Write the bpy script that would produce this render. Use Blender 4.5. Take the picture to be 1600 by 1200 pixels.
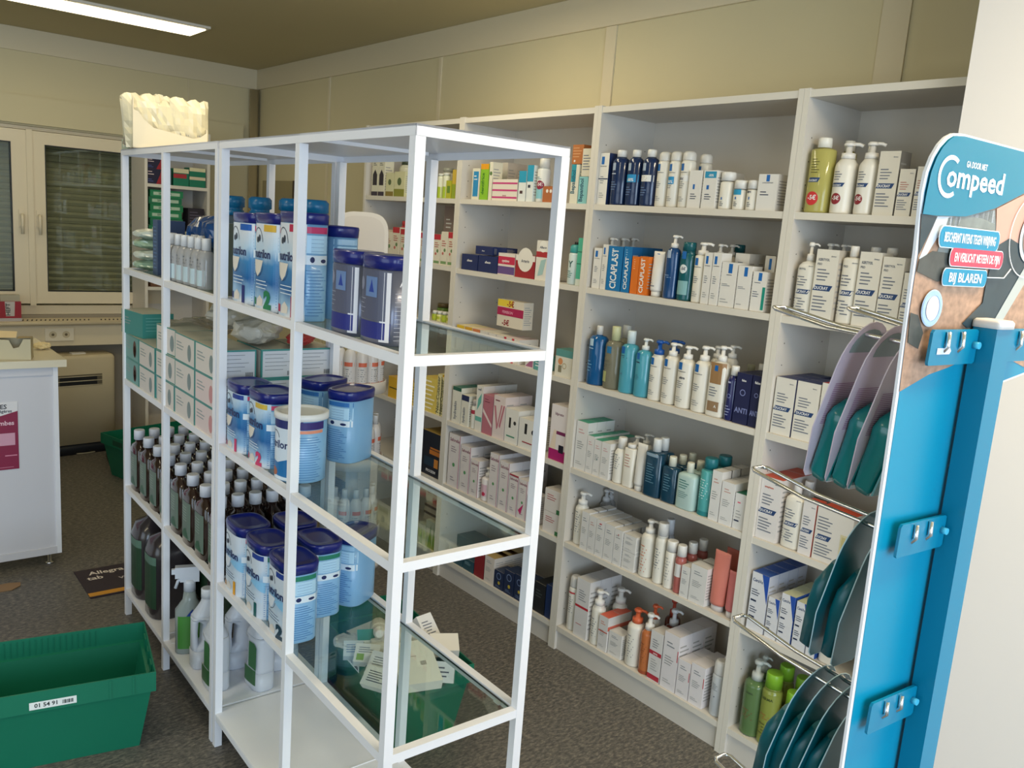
import bpy, bmesh, math, random
from mathutils import Vector, Matrix
random.seed(7)
for o in list(bpy.data.objects): bpy.data.objects.remove(o)
SC = bpy.context.scene; COL = SC.collection
PI = math.pi
# ------------------------------------------------------------------ camera
CAM = Vector((-0.836, -1.310, 1.585))
FOC = 1334.94
YAW, PIT, ROL = 0.6741 + 0.0227, -0.1815, 0.0751
def cam_axes():
    cy, sy, cp, sp = math.cos(YAW), math.sin(YAW), math.cos(PIT), math.sin(PIT)
    f = Vector((sy*cp, cy*cp, sp)); r = Vector((cy, -sy, 0)); u = r.cross(f)
    c, s = math.cos(ROL), math.sin(ROL)
    return c*r + s*u, -s*r + c*u, f
CR, CU, CF = cam_axes()
cd = bpy.data.cameras.new('camera'); co = bpy.data.objects.new('camera', cd); COL.objects.link(co)
co.matrix_world = Matrix(((CR.x, CU.x, -CF.x, CAM.x), (CR.y, CU.y, -CF.y, CAM.y), (CR.z, CU.z, -CF.z, CAM.z), (0, 0, 0, 1)))
cd.sensor_fit = 'HORIZONTAL'; cd.sensor_width = 36; cd.lens = 36*FOC/1600; cd.clip_start = 0.02
SC.camera = co
# ------------------------------------------------------------------ world, light, exposure
W = bpy.data.worlds.new('world'); SC.world = W; W.use_nodes = True
bg = W.node_tree.nodes['Background']; bg.inputs[0].default_value = (0.80, 0.88, 1.0, 1); bg.inputs[1].default_value = 0.30
def area(name, loc, size, size_y, energy, col, rot):
    l = bpy.data.lights.new(name, 'AREA'); l.shape = 'RECTANGLE'; l.size = size; l.size_y = size_y
    l.energy = energy; l.color = col
    o = bpy.data.objects.new(name, l); COL.objects.link(o); o.location = loc; o.rotation_euler = rot
    return o
# daylight entering by the glazed shop front behind the camera and by the glazing on the left
area('shop_front_daylight', (-1.3, -3.9, 1.35), 3.6, 2.2, 118, (0.64, 0.81, 1.0), (PI/2, 0, 0))
area('side_glazing_daylight', (-3.4, 0.2, 1.35), 2.6, 1.9, 26, (0.68, 0.83, 1.0), (PI/2, 0, -PI/2))
vs = SC.view_settings; vs.view_transform = 'Standard'; vs.look = 'None'; vs.exposure = 0.30; vs.gamma = 1; vs.use_curve_mapping = False

# ------------------------------------------------------------------ pixel <-> place helpers (rays of the calibrated camera onto real planes)
def ray(x, y): return CR*((x-800)/FOC) - CU*((y-600)/FOC) + CF
def onz(x, y, z): d = ray(x, y); return CAM + d*((z-CAM.z)/d.z)
def onx(x, y, X): d = ray(x, y); return CAM + d*((X-CAM.x)/d.x)
def ony(x, y, Y): d = ray(x, y); return CAM + d*((Y-CAM.y)/d.y)
def pr(p):
    q = Vector(p)-CAM; w = q.dot(CF); return 800+FOC*q.dot(CR)/w, 600-FOC*q.dot(CU)/w
def ypx(px, X, z):                      # y on the line (X, ?, z) seen at pixel column px
    a, b = -0.9, 5.0
    for i in range(40):
        m = (a+b)/2
        if pr((X, m, z))[0] > px: a = m
        else: b = m
    return (a+b)/2
def zpy(py, X, Y):                      # height on the vertical (X, Y) seen at pixel row py
    a, b = -0.2, 2.6
    for i in range(40):
        m = (a+b)/2
        if pr((X, Y, m))[1] > py: a = m
        else: b = m
    return (a+b)/2
# ------------------------------------------------------------------ materials
def lin(c):
    c /= 255.0
    return c/12.92 if c <= 0.04045 else ((c+0.055)/1.055)**2.4
MATS = {}
def mat(name, rgb, rough=0.5, metal=0.0, trans=0.0, spec=0.5, noise=0.0, nscale=20.0, alpha=1.0, coat=0.0, emit=None):
    if name in MATS: return MATS[name]
    m = bpy.data.materials.new(name); m.use_nodes = True; nt = m.node_tree; b = nt.nodes['Principled BSDF']
    col = tuple(lin(c) for c in rgb)+(1,)
    b.inputs['Base Color'].default_value = col; b.inputs['Roughness'].default_value = rough
    b.inputs['Metallic'].default_value = metal; b.inputs['Specular IOR Level'].default_value = spec
    b.inputs['Coat Weight'].default_value = coat
    b.inputs['Transmission Weight'].default_value = trans
    if emit:
        b.inputs['Emission Color'].default_value = col; b.inputs['Emission Strength'].default_value = emit
    if noise:
        tc = nt.nodes.new('ShaderNodeTexCoord'); n = nt.nodes.new('ShaderNodeTexNoise'); n.inputs['Scale'].default_value = nscale; n.inputs['Detail'].default_value = 4
        nt.links.new(tc.outputs['Object'], n.inputs['Vector'])
        mx = nt.nodes.new('ShaderNodeMix'); mx.data_type = 'RGBA'
        mx.inputs[6].default_value = tuple(c*(1-noise) for c in col[:3])+(1,); mx.inputs[7].default_value = tuple(min(1, c*(1+noise)) for c in col[:3])+(1,)
        nt.links.new(n.outputs['Fac'], mx.inputs[0]); nt.links.new(mx.outputs[2], b.inputs['Base Color'])
    if alpha < 1:                        # thin clear plastic: part see-through, part surface
        tr = nt.nodes.new('ShaderNodeBsdfTransparent'); tr.inputs[0].default_value = tuple(min(1, .35+.65*c) for c in col[:3])+(1,)
        ms = nt.nodes.new('ShaderNodeMixShader'); ms.inputs[0].default_value = alpha
        nt.links.new(tr.outputs[0], ms.inputs[1]); nt.links.new(b.outputs[0], ms.inputs[2])
        nt.links.new(ms.outputs[0], nt.nodes['Material Output'].inputs['Surface'])
    MATS[name] = m; return m
def C(hexs, rough=0.45):                # printed or moulded colour by hex
    h = hexs.lstrip('#'); return mat('paint_'+h+('' if rough == .45 else '_%d' % int(rough*100)), tuple(int(h[i:i+2], 16) for i in (0, 2, 4)), rough)
def glassmat(name, tint, refl=1.0):
    m = bpy.data.materials.new(name); m.use_nodes = True; nt = m.node_tree
    for n in list(nt.nodes): nt.nodes.remove(n)
    out = nt.nodes.new('ShaderNodeOutputMaterial'); tr = nt.nodes.new('ShaderNodeBsdfTransparent'); tr.inputs[0].default_value = tint+(1,)
    gl = nt.nodes.new('ShaderNodeBsdfGlossy'); gl.inputs['Roughness'].default_value = 0.01; gl.inputs[0].default_value = (.95, 1, .98, 1)
    fr = nt.nodes.new('ShaderNodeFresnel'); fr.inputs[0].default_value = 1.5
    ge = nt.nodes.new('ShaderNodeNewGeometry'); im = nt.nodes.new('ShaderNodeMath'); im.operation = 'MULTIPLY_ADD'     # same outside angle on both faces of a thin sheet
    im.inputs[1].default_value = 1/1.5-1.5; im.inputs[2].default_value = 1.5
    nt.links.new(ge.outputs['Backfacing'], im.inputs[0]); nt.links.new(im.outputs[0], fr.inputs[0])
    mu = nt.nodes.new('ShaderNodeMath'); mu.operation = 'MULTIPLY'; mu.inputs[1].default_value = refl
    ms = nt.nodes.new('ShaderNodeMixShader')
    nt.links.new(fr.outputs[0], mu.inputs[0]); nt.links.new(mu.outputs[0], ms.inputs[0]); nt.links.new(tr.outputs[0], ms.inputs[1]); nt.links.new(gl.outputs[0], ms.inputs[2])
    nt.links.new(ms.outputs[0], out.inputs[0]); return m
M_wall = mat('wall_paint', (208, 196, 158), .62, noise=.03, nscale=3)
M_ceil = mat('ceiling_paint', (188, 176, 136), .7, noise=.03, nscale=2)
M_part = mat('partition_paint', (240, 234, 228), .6, noise=.02, nscale=3)
M_trim = mat('trim_paint', (214, 201, 170), .5)
M_win = mat('window_pvc', (226, 212, 182), .35)
M_shut = mat('shutter_slats', (172, 164, 132), .55, noise=.06, nscale=8)
M_white = mat('white_powder_coat', (238, 238, 242), .38, noise=.015, nscale=15)
M_lam = mat('white_laminate', (214, 207, 196), .5, noise=.015, nscale=6)
M_lamin = mat('white_laminate_edge', (224, 217, 203), .42)
M_hole = mat('dark_hole', (60, 50, 40), .8)
M_glass = glassmat('shelf_glass', (.81, .87, .85), .75)
M_gedge = mat('glass_edge', (40, 60, 55), .15)
M_pane = glassmat('window_glass', (.85, .88, .86), .8)
M_chrome = mat('chrome_wire', (236, 236, 238), .22, metal=1.0)
M_zinc = mat('polished_tube', (168, 152, 116), .18, metal=.25, coat=.6)
M_lamp = mat('lamp_diffuser', (255, 240, 200), .5, emit=3.8)
# floor: grey speckled vinyl
def floor_mat():
    m = bpy.data.materials.new('speckled_vinyl'); m.use_nodes = True; nt = m.node_tree; b = nt.nodes['Principled BSDF']
    tc = nt.nodes.new('ShaderNodeTexCoord'); n1 = nt.nodes.new('ShaderNodeTexNoise'); n1.inputs['Scale'].default_value = 85; n1.inputs['Detail'].default_value = 6; n1.inputs['Roughness'].default_value = .75
    mp = nt.nodes.new('ShaderNodeMapping'); mp.inputs['Scale'].default_value = (.6, 1.3, 1)
    nt.links.new(tc.outputs['Object'], mp.inputs[0]); nt.links.new(mp.outputs[0], n1.inputs['Vector'])
    cr = nt.nodes.new('ShaderNodeValToRGB'); e = cr.color_ramp.elements
    def L(*c): return tuple(lin(x) for x in c)+(1,)
    e[0].position = .34; e[0].color = L(62, 60, 60); e[1].position = .66; e[1].color = L(146, 138, 124)
    k = e.new(.50); k.color = L(100, 96, 90)
    nt.links.new(n1.outputs['Fac'], cr.inputs[0]); nt.links.new(cr.outputs[0], b.inputs['Base Color']); b.inputs['Roughness'].default_value = .5
    return m
M_floor = floor_mat()
# ------------------------------------------------------------------ text meshes
_TX = {}
def textmesh(s, bold=1):
    k = (s, bold)
    if k in _TX: return _TX[k]
    cu = bpy.data.curves.new('t', 'FONT'); cu.body = s; cu.size = 1.0; cu.resolution_u = 2
    cu.offset = 0.022*bold
    o = bpy.data.objects.new('t', cu); COL.objects.link(o)
    dg = bpy.context.evaluated_depsgraph_get(); me = o.evaluated_get(dg).to_mesh()
    v = [(p.co.x, p.co.y) for p in me.vertices]; f = [tuple(p.vertices) for p in me.polygons]
    o.evaluated_get(dg).to_mesh_clear(); bpy.data.objects.remove(o); bpy.data.curves.remove(cu)
    if v:
        x0 = min(a for a, b in v); x1 = max(a for a, b in v)
        v = [(a-(x0+x1)/2, b) for a, b in v]; w = x1-x0
    else: w = 0
    _TX[k] = (v, f, w); return _TX[k]
# ------------------------------------------------------------------ mesh builder
class MB:
    def __init__(s): s.v = []; s.f = []; s.mi = []; s.sm = []; s.mats = []
    def m(s, mt):
        if mt not in s.mats: s.mats.append(mt)
        return s.mats.index(mt)
    def add(s, vs, fs, mt, smooth=False):
        b = len(s.v); s.v += [tuple(v) for v in vs]; i = s.m(mt)
        for f in fs: s.f.append([b+k for k in f]); s.mi.append(i); s.sm.append(smooth)
        return s
    def box(s, x0, x1, y0, y1, z0, z1, mt, top=None, side=None, front=None, bev=0):
        vs = [(x0,y0,z0),(x1,y0,z0),(x1,y1,z0),(x0,y1,z0),(x0,y0,z1),(x1,y0,z1),(x1,y1,z1),(x0,y1,z1)]
        s.add(vs, [(3,2,1,0),(1,2,6,5),(2,3,7,6)], mt)
        s.add(vs, [(4,5,6,7)], top or mt); s.add(vs, [(0,1,5,4)], side or mt); s.add(vs, [(3,0,4,7)], front or mt)
        return s
    def prism(s, poly, h0, h1, mt, axis='z'):       # poly of 2D points, extruded along axis
        n = len(poly)
        def P(a, b, h): return {'z': (a, b, h), 'x': (h, a, b), 'y': (a, h, b)}[axis]
        vs = [P(a, b, h0) for a, b in poly]+[P(a, b, h1) for a, b in poly]
        return s.add(vs, [tuple(range(n))[::-1], tuple(range(n, 2*n))]+[(i, (i+1) % n, n+(i+1) % n, n+i) for i in range(n)], mt)
    def loft(s, sec, mt, seg=20, smooth=True, cap=True, cx=0, cy=0):
        b = len(s.v); i = s.m(mt)
        for t in sec:
            z, ax, ay = t[:3]; n = t[3] if len(t) > 3 else 2; ox = t[4] if len(t) > 4 else 0; oy = t[5] if len(t) > 5 else 0
            for k in range(seg):
                a = 2*PI*k/seg; c, q = math.cos(a), math.sin(a)
                s.v.append((cx+ox+ax*math.copysign(abs(c)**(2/n), c), cy+oy+ay*math.copysign(abs(q)**(2/n), q), z))
        for j in range(len(sec)-1):
            for k in range(seg):
                s.f.append([b+j*seg+k, b+j*seg+(k+1) % seg, b+(j+1)*seg+(k+1) % seg, b+(j+1)*seg+k]); s.mi.append(i); s.sm.append(smooth)
        if cap:
            s.f.append([b+k for k in range(seg)][::-1]); s.mi.append(i); s.sm.append(False)
            e = b+(len(sec)-1)*seg; s.f.append([e+k for k in range(seg)]); s.mi.append(i); s.sm.append(False)
        return s
    def tube(s, pts, r, mt, seg=8, closed=False):
        pts = [Vector(p) for p in pts]; n = len(pts); b = len(s.v); i = s.m(mt)
        up = Vector((0, 0, 1)); prev = None
        for j, p in enumerate(pts):
            a = pts[(j-1) % n] if (closed or j > 0) else p; c = pts[(j+1) % n] if (closed or j < n-1) else p
            d = (c-a).normalized()
            x = d.cross(up) if prev is None else prev - d*prev.dot(d)
            if x.length < 1e-4: x = d.cross(Vector((1, 0, 0)))
            x.normalize(); prev = x; y = d.cross(x)
            for k in range(seg):
                t = 2*PI*k/seg; s.v.append(tuple(p+x*(r*math.cos(t))+y*(r*math.sin(t))))
        for j in range(n if closed else n-1):
            j2 = (j+1) % n
            for k in range(seg): s.f.append([b+j*seg+k, b+j*seg+(k+1) % seg, b+j2*seg+(k+1) % seg, b+j2*seg+k]); s.mi.append(i); s.sm.append(True)
        if not closed:
            s.f.append([b+k for k in range(seg)][::-1]); s.mi.append(i); s.sm.append(False)
            s.f.append([b+(n-1)*seg+k for k in range(seg)]); s.mi.append(i); s.sm.append(False)
        return s
    # prints: surf(u, v) gives the place on the face for metres u (right), v (up)
    def prect(s, surf, u0, u1, v0, v1, mt, nu=1, e=0, slant=0):
        vs = []
        for a in range(nu+1):
            u = u0+(u1-u0)*a/nu
            vs.append(surf(u, v0)); vs.append(surf(u+slant, v1))
        return s.add(vs, [(2*a, 2*a+2, 2*a+3, 2*a+1) for a in range(nu)], mt)
    def pdisc(s, surf, u, v, ru, rv, mt, n=20):
        return s.ppoly(surf, [(u+ru*math.cos(2*PI*k/n), v+rv*math.sin(2*PI*k/n)) for k in range(n)], mt, n=10)
    def pring(s, surf, u, v, ru, rv, t, mt, a0=0, a1=2*PI, n=20):
        vs = []
        for k in range(n+1):
            a = a0+(a1-a0)*k/n; vs.append(surf(u+ru*math.cos(a), v+rv*math.sin(a))); vs.append(surf(u+(ru-t)*math.cos(a), v+(rv-t)*math.sin(a)))
        return s.add(vs, [(2*k, 2*k+1, 2*k+3, 2*k+2) for k in range(n)], mt)
    def ppoly(s, surf, pts, mt, n=14):
        # cut the outline into upright strips so it follows a curved face
        us = [p[0] for p in pts]; u0, u1 = min(us), max(us); N = len(pts); cols = []
        cuts = sorted(set([u0+(u1-u0)*i/n for i in range(n+1)]+us))
        for a, c in zip(cuts[:-1], cuts[1:]):
            if c-a < 1e-7: continue
            q = []
            for u in (a+1e-7, c-1e-7):
                vv = []
                for i in range(N):
                    (p, r), (p2, r2) = pts[i], pts[(i+1) % N]
                    if (p-u)*(p2-u) <= 0 and abs(p-p2) > 1e-9: vv.append(r+(r2-r)*(u-p)/(p2-p))
                if len(vv) >= 2: q.append((u, min(vv), max(vv)))
            if len(q) == 2:
                s.add([surf(q[0][0], q[0][1]), surf(q[1][0], q[1][1]), surf(q[1][0], q[1][2]), surf(q[0][0], q[0][2])], [(0, 1, 2, 3)], mt)
        return s
    def ptext(s, surf, txt, u, v, h, mt, rot=False, maxw=None, sx=1.0, bold=True, skew=0):
        V, F, w = textmesh(txt, bold); k = h/0.70
        kx = k*sx
        if maxw and w*kx > maxw: kx = maxw/w
        if rot: vs = [surf(u-b*k, v+a*kx) for a, b in V]
        else: vs = [surf(u+a*kx+skew*b*k, v+b*k) for a, b in V]
        return s.add(vs, F, mt)
    def build(s, name, parent=None, loc=None, rot=None):
        me = bpy.data.meshes.new(name); me.from_pydata(s.v, [], s.f)
        for mt in s.mats: me.materials.append(mt)
        me.polygons.foreach_set('material_index', s.mi); me.polygons.foreach_set('use_smooth', s.sm); me.update()
        o = bpy.data.objects.new(name, me); COL.objects.link(o)
        if parent: o.parent = parent
        if loc is not None: o.location = loc
        if rot is not None: o.rotation_euler = rot
        return o
LABELS = {}
def tag(o, label, cat, group=None, kind=None):
    n = len(label.split())
    if n > 16 or n < 4: print('LABEL WORDS', n, label)
    o['label'] = label; o['category'] = cat
    if group: o['group'] = group
    if kind: o['kind'] = kind
    if label in LABELS and not group: print('DUP LABEL', label)
    LABELS[label] = 1
    return o
def struct(o): o['kind'] = 'structure'; return o
def empty(name, loc=(0, 0, 0), rz=0):
    o = bpy.data.objects.new(name, None); COL.objects.link(o); o.location = loc; o.rotation_euler = (0, 0, rz); o.empty_display_size = .05; return o
# ------------------------------------------------------------------ room shell
XF = 1.308            # front plane of the wall bookcases
XW = 1.608            # right wall
YW = 4.526            # far wall
ZC = 2.495
struct(MB().box(-4.2, XW+.1, -4.4, YW+.3, -.1, 0, M_floor).build('floor'))
struct(MB().box(-4.2, XW+.1, -4.4, YW+.3, ZC, ZC+.1, M_ceil).build('ceiling'))
b = MB().box(XW, XW+.1, -4.4, YW+.3, 0, ZC, M_wall)
struct(b.build('wall_right'))
WX0, WX1, WZ0, WZ1 = -1.25, 1.02, .845, 1.955
b = MB()
b.box(-4.2, WX0, YW, YW+.28, 0, ZC, M_wall); b.box(WX1, XW, YW, YW+.28, 0, ZC, M_wall)
b.box(WX0, WX1, YW, YW+.28, WZ1, ZC, M_wall); b.box(WX0, WX1, YW, YW+.28, 0, WZ0, mat('wall_paint_sill_shade', (150, 140, 122), .6))  # below the window the sill's shadow is put into a darker wall colour
struct(b.build('wall_far'))
b = MB(); b.box(-4.3, -4.2, -4.4, YW+.3, 0, ZC, M_wall)
struct(b.build('wall_left'))
b = MB(); b.box(-4.2, -3.2, -4.5, -4.4, 0, ZC, M_wall); b.box(.6, XW, -4.5, -4.4, 0, ZC, M_wall); b.box(-3.2, .6, -4.5, -4.4, 2.45, ZC, M_wall)
struct(b.build('wall_back'))
# cornice band (protruding strip below the ceiling), joints and cover strips
b = MB(); b.box(XW-.012, XW-.0005, -4.3, YW-.0005, 2.367, ZC-.0005, M_trim); struct(b.build('trim_1'))
b = MB(); b.box(-4.19, XW-.013, YW-.012, YW-.0005, 2.367, ZC-.0005, M_trim); struct(b.build('trim_2'))
n = 3
for px, py, w in ((516, 125, .022), (690, 95, .022), (957, 50, .055), (1402, 20, .085)):
    y = onx(px, py, XW).y
    b = MB(); b.box(XW-.007, XW-.0005, y-w/2, y+w/2, 0.01, 2.366, M_trim); struct(b.build('trim_%d' % n)); n += 1
# vertical polished pipe cover in the corner
b = MB(); b.loft([(0.01, .03, .03), (2.36, .03, .03)], M_zinc, 24, cx=XW-.042, cy=YW-.042)
struct(b.build('trim_%d' % n)); n += 1
# far wall joints: line on the shutter box
b = MB(); b.box(-4.19, 1.5, YW-.03, YW-.0005, 1.965, 2.122, M_wall); struct(b.build('trim_%d' % n)); n += 1
x = ony(294, 150, YW).x
b = MB(); b.box(x-.003, x+.003, YW-.004, YW-.0005, 2.124, 2.366, M_hole if False else M_trim); struct(b.build('trim_%d' % n)); n += 1
# partition in front of the nearest bookcase
yP = onx(1497, 210, 1.22).y
b = MB(); b.box(1.22, 1.27, -4.3, yP, 0, ZC-.001, M_part); struct(b.build('wall_partition'))
# baseboard of far wall under the window
b = MB(); b.box(-4.19, XW-.001, YW-.014, YW-.0005, 0, .07, M_trim); struct(b.build('baseboard_far'))

# window: two sashes, frame, shutter behind, handles, sill
win = empty('window_1', (0, 0, 0)); struct(win)
y0 = YW+.02
b = MB()
b.box(WX0+.001, WX1-.001, y0, y0+.06, WZ0+.001, WZ0+.055, M_win); b.box(WX0+.001, WX1-.001, y0, y0+.06, WZ1-.02, WZ1-.001, M_win)
b.box(WX0+.001, WX0+.04, y0, y0+.06, WZ0+.055, WZ1-.02, M_win); b.box(WX1-.04, WX1-.001, y0, y0+.06, WZ0+.055, WZ1-.02, M_win)
b.build('window_frame', win)
for (sx0, sx1) in ((-1.20, .208), (.225, .97)):
    s0, s1, f = .915, 1.93, .073
    b = MB()
    ya, yb = y0-.035, y0-.0005
    b.box(sx0, sx0+f, ya, yb, s0, s1, M_win); b.box(sx1-f-.012, sx1, ya, yb, s0, s1, M_win)
    b.box(sx0+f, sx1-f-.012, ya, yb, s0, s0+f, M_win); b.box(sx0+f, sx1-f-.012, ya, yb, s1-f, s1, M_win)
    # dark rubber bead round the pane
    g = C('1c1c18')
    b.box(sx0+f, sx0+f+.006, ya+.004, yb, s0+f+.006, s1-f-.006, g); b.box(sx1-f-.018, sx1-f-.012, ya+.004, yb, s0+f+.006, s1-f-.006, g)
    b.box(sx0+f, sx1-f-.012, ya+.004, yb, s1-f-.006, s1-f, g); b.box(sx0+f, sx1-f-.012, ya+.004, yb, s0+f, s0+f+.006, g)
    so = b.build('sash', win)
    MB().box(sx0+f+.006, sx1-f-.018, y0-.014, y0-.010, s0+f+.006, s1-f-.006, M_pane).build('pane', so)
b = MB(); b.box(.200, .232, y0-.045, y0-.034, .905, 1.935, M_win); b.build('mullion_cover', win)
for hx in (.165, .258):
    b = MB(); b.box(hx-.013, hx+.013, y0-.045, y0-.034, 1.37, 1.47, M_win)
    b.tube([(hx, y0-.05, 1.44), (hx, y0-.075, 1.44), (hx, y0-.078, 1.42), (hx, y0-.076, 1.33)], .009, M_win, 10)
    b.build('window_handle', win)
b = MB(); nsl = 30
for i in range(nsl):
    z = WZ0+ (WZ1-WZ0)*i/nsl; z2 = WZ0+(WZ1-WZ0)*(i+1)/nsl; zm_ = (z+z2)/2
    vs = [(WX0, y0+.125, z), (WX1, y0+.125, z), (WX1, y0+.113, zm_), (WX0, y0+.113, zm_), (WX1, y0+.125, z2-.003), (WX0, y0+.125, z2-.003), (WX1, y0+.135, z2), (WX0, y0+.135, z2)]
    b.add(vs, [(0, 1, 2, 3), (3, 2, 4, 5), (5, 4, 6, 7)], M_shut, False)
b.box(WX0, WX1, y0+.136, y0+.15, WZ0, WZ1, M_shut)
b.build('roller_shutter', win)
YS = 4.34
sill = empty('window_sill', (0, 0, 0)); tag(sill, 'cream window sill with slotted heating grille under the shuttered window', 'window sill')
b = MB(); b.box(-2.4, .785, YS, YW-.001, .805, .825, M_win); b.loft([(-2.4, .012, .012), (.785, .012, .012)], M_win, 12)
# turn the loft (bullnose) into a horizontal rod
for i in range(len(b.v)-24, len(b.v)):
    x, y, z = b.v[i]; b.v[i] = (z, YS+y, .815+x)
b.build('sill_board', sill)
b = MB(); xx = -.9
while xx < .76:
    if not (.50 < xx < .545): b.add([(xx, YS+.05, .8256), (xx+.008, YS+.05, .8256), (xx+.022, YS+.11, .8256), (xx+.014, YS+.11, .8256)], [(0, 1, 2, 3)], M_hole)
    xx += .024
b.build('grille_slots', sill)
zl = zpy(532, .45, YS+.025)
b = MB(); b.box(-2.4, .785, YS+.025, YS+.05, .675, .804, M_win); b.build('sill_apron', sill)
# double socket
sk = empty('wall_socket', (0, 0, 0)); tag(sk, 'white double power socket on the apron below the window sill', 'socket')
sx0 = ony(70, 520, YS+.02).x; sx1 = ony(115, 520, YS+.02).x; sz = .745
MB().box(sx0, sx1, YS+.014, YS+.0245, sz-.038, sz+.038, C('ece2cc')).build('socket_plate', sk)
for k in (0.27, .73):
    cx = sx0+(sx1-sx0)*k
    b = MB(); n_ = 24
    vs = [(cx+.021*math.cos(2*PI*i/n_), YS+.0135, sz+.021*math.sin(2*PI*i/n_)) for i in range(n_)]
    b.add(vs, [tuple(range(n_))], C('cdbf9f')); b.add([(cx+.008*math.cos(2*PI*i/n_), YS+.013, sz+.008*math.sin(2*PI*i/n_)) for i in range(n_)], [tuple(range(n_))], C('6a5c44'))
    b.build('socket_outlet', sk)
# ceiling lamp
lamp = empty('ceiling_lamp', (0, 0, 0)); tag(lamp, 'long glowing LED ceiling lamp above the sales counter', 'ceiling lamp')
MB().box(-.75, .875, 3.40, 3.72, ZC-.012, ZC-.0005, M_lamin).build('lamp_housing', lamp)
MB().box(-.735, .862, 3.44, 3.68, ZC-.016, ZC-.0121, M_lamp).build('lamp_diffuser', lamp)
area('ceiling_lamp_and_fill_light', (.06, 3.55, ZC-.03), 1.5, .22, 1.0, (1.0, .86, .56), (0, 0, 0))
area('ceiling_lamp_and_fill_light', (-1.6, .6, ZC-.03), 1.5, .25, 9, (1.0, .86, .6), (0, 0, 0))
area('ceiling_lamp_and_fill_light', (.35, 1.35, ZC-.03), 1.5, .25, 12, (1.0, .88, .64), (0, 0, 0))  # unseen lamp added over the aisle to brighten the upper right wall
area('ceiling_lamp_and_fill_light', (.55, -1.35, ZC-.03), .9, .25, 24, (1.0, .84, .58), (0, 0, 0))
# ------------------------------------------------------------------ bookcases
def bookcase(y0, y1, shelves, label, cat='bookcase', x0=XF, depth=.28, rz=0, loc=(0, 0, 0)):
    t = empty('bookcase', (x0, (y0+y1)/2, 0) if not rz else loc, rz); w = (y1-y0)/2; x = 0
    tag(t, label, cat, 'white bookcases')
    for s in (-1, 1):
        b = MB(); a, c = (-w+.0003, -w+.018) if s < 0 else (w-.018, w-.0003)
        b.box(0, depth, a, c, 0, 2.016, M_lam, front=M_lamin)
        yy = a-.0003 if s > 0 else c+.0003       # inner face with rows of pin holes
        zz = .16
        while zz < 1.95:
            for xx in (.035, .235):
                q = .0022; pts = [(xx+q*math.cos(k*PI/3), yy, zz+q*math.sin(k*PI/3)) for k in range(6)]
                b.add(pts if s > 0 else pts[::-1], [tuple(range(6))], M_hole)
            zz += .064
        b.build('side_panel', t)
    MB().box(.002, depth, -w+.018, w-.018, 1.992, 2.012, M_lam, front=M_lamin).build('top_panel', t)
    MB().box(depth-.005, depth-.001, -w+.018, w-.018, .08, 1.992, M_lam).build('back_panel', t)
    for z in shelves: MB().box(.002, depth-.005, -w+.018, w-.018, z-.02, z, M_lam, front=M_lamin).build('shelf', t)
    MB().box(.012, .028, -w+.018, w-.018, 0, shelves[-1]-.0201, M_lam).build('plinth', t)
    return t
ZS = [1.684, 1.393, 1.050, .727, .438, .098]
ZS0 = [1.684, 1.397, 1.149, .731, .438, .098]
bookcase(1.70, 2.50, ZS0, 'white wall bookcase furthest from the camera, holding red herbal boxes')
bookcase(.90, 1.70, ZS, 'white wall bookcase seen through the end of the metal shelf, mixed boxes')
bookcase(.10, .90, ZS, 'white wall bookcase in the middle, densely filled with skincare bottles')
bookcase(-.70, .10, ZS, 'white wall bookcase nearest the camera, partly hidden by the blue display')
# far narrow bookcase against the window wall (faces the camera side of the room)
FX0, FX1, FY = .788, 1.188, 4.25
ft = bookcase(-.2, .2, [1.682, 1.39, 1.05, .70, .38, .09], 'narrow white bookcase against the window wall behind the metal shelves', rz=PI/2, loc=((FX0+FX1)/2, FY, 0), depth=.272)
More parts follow.
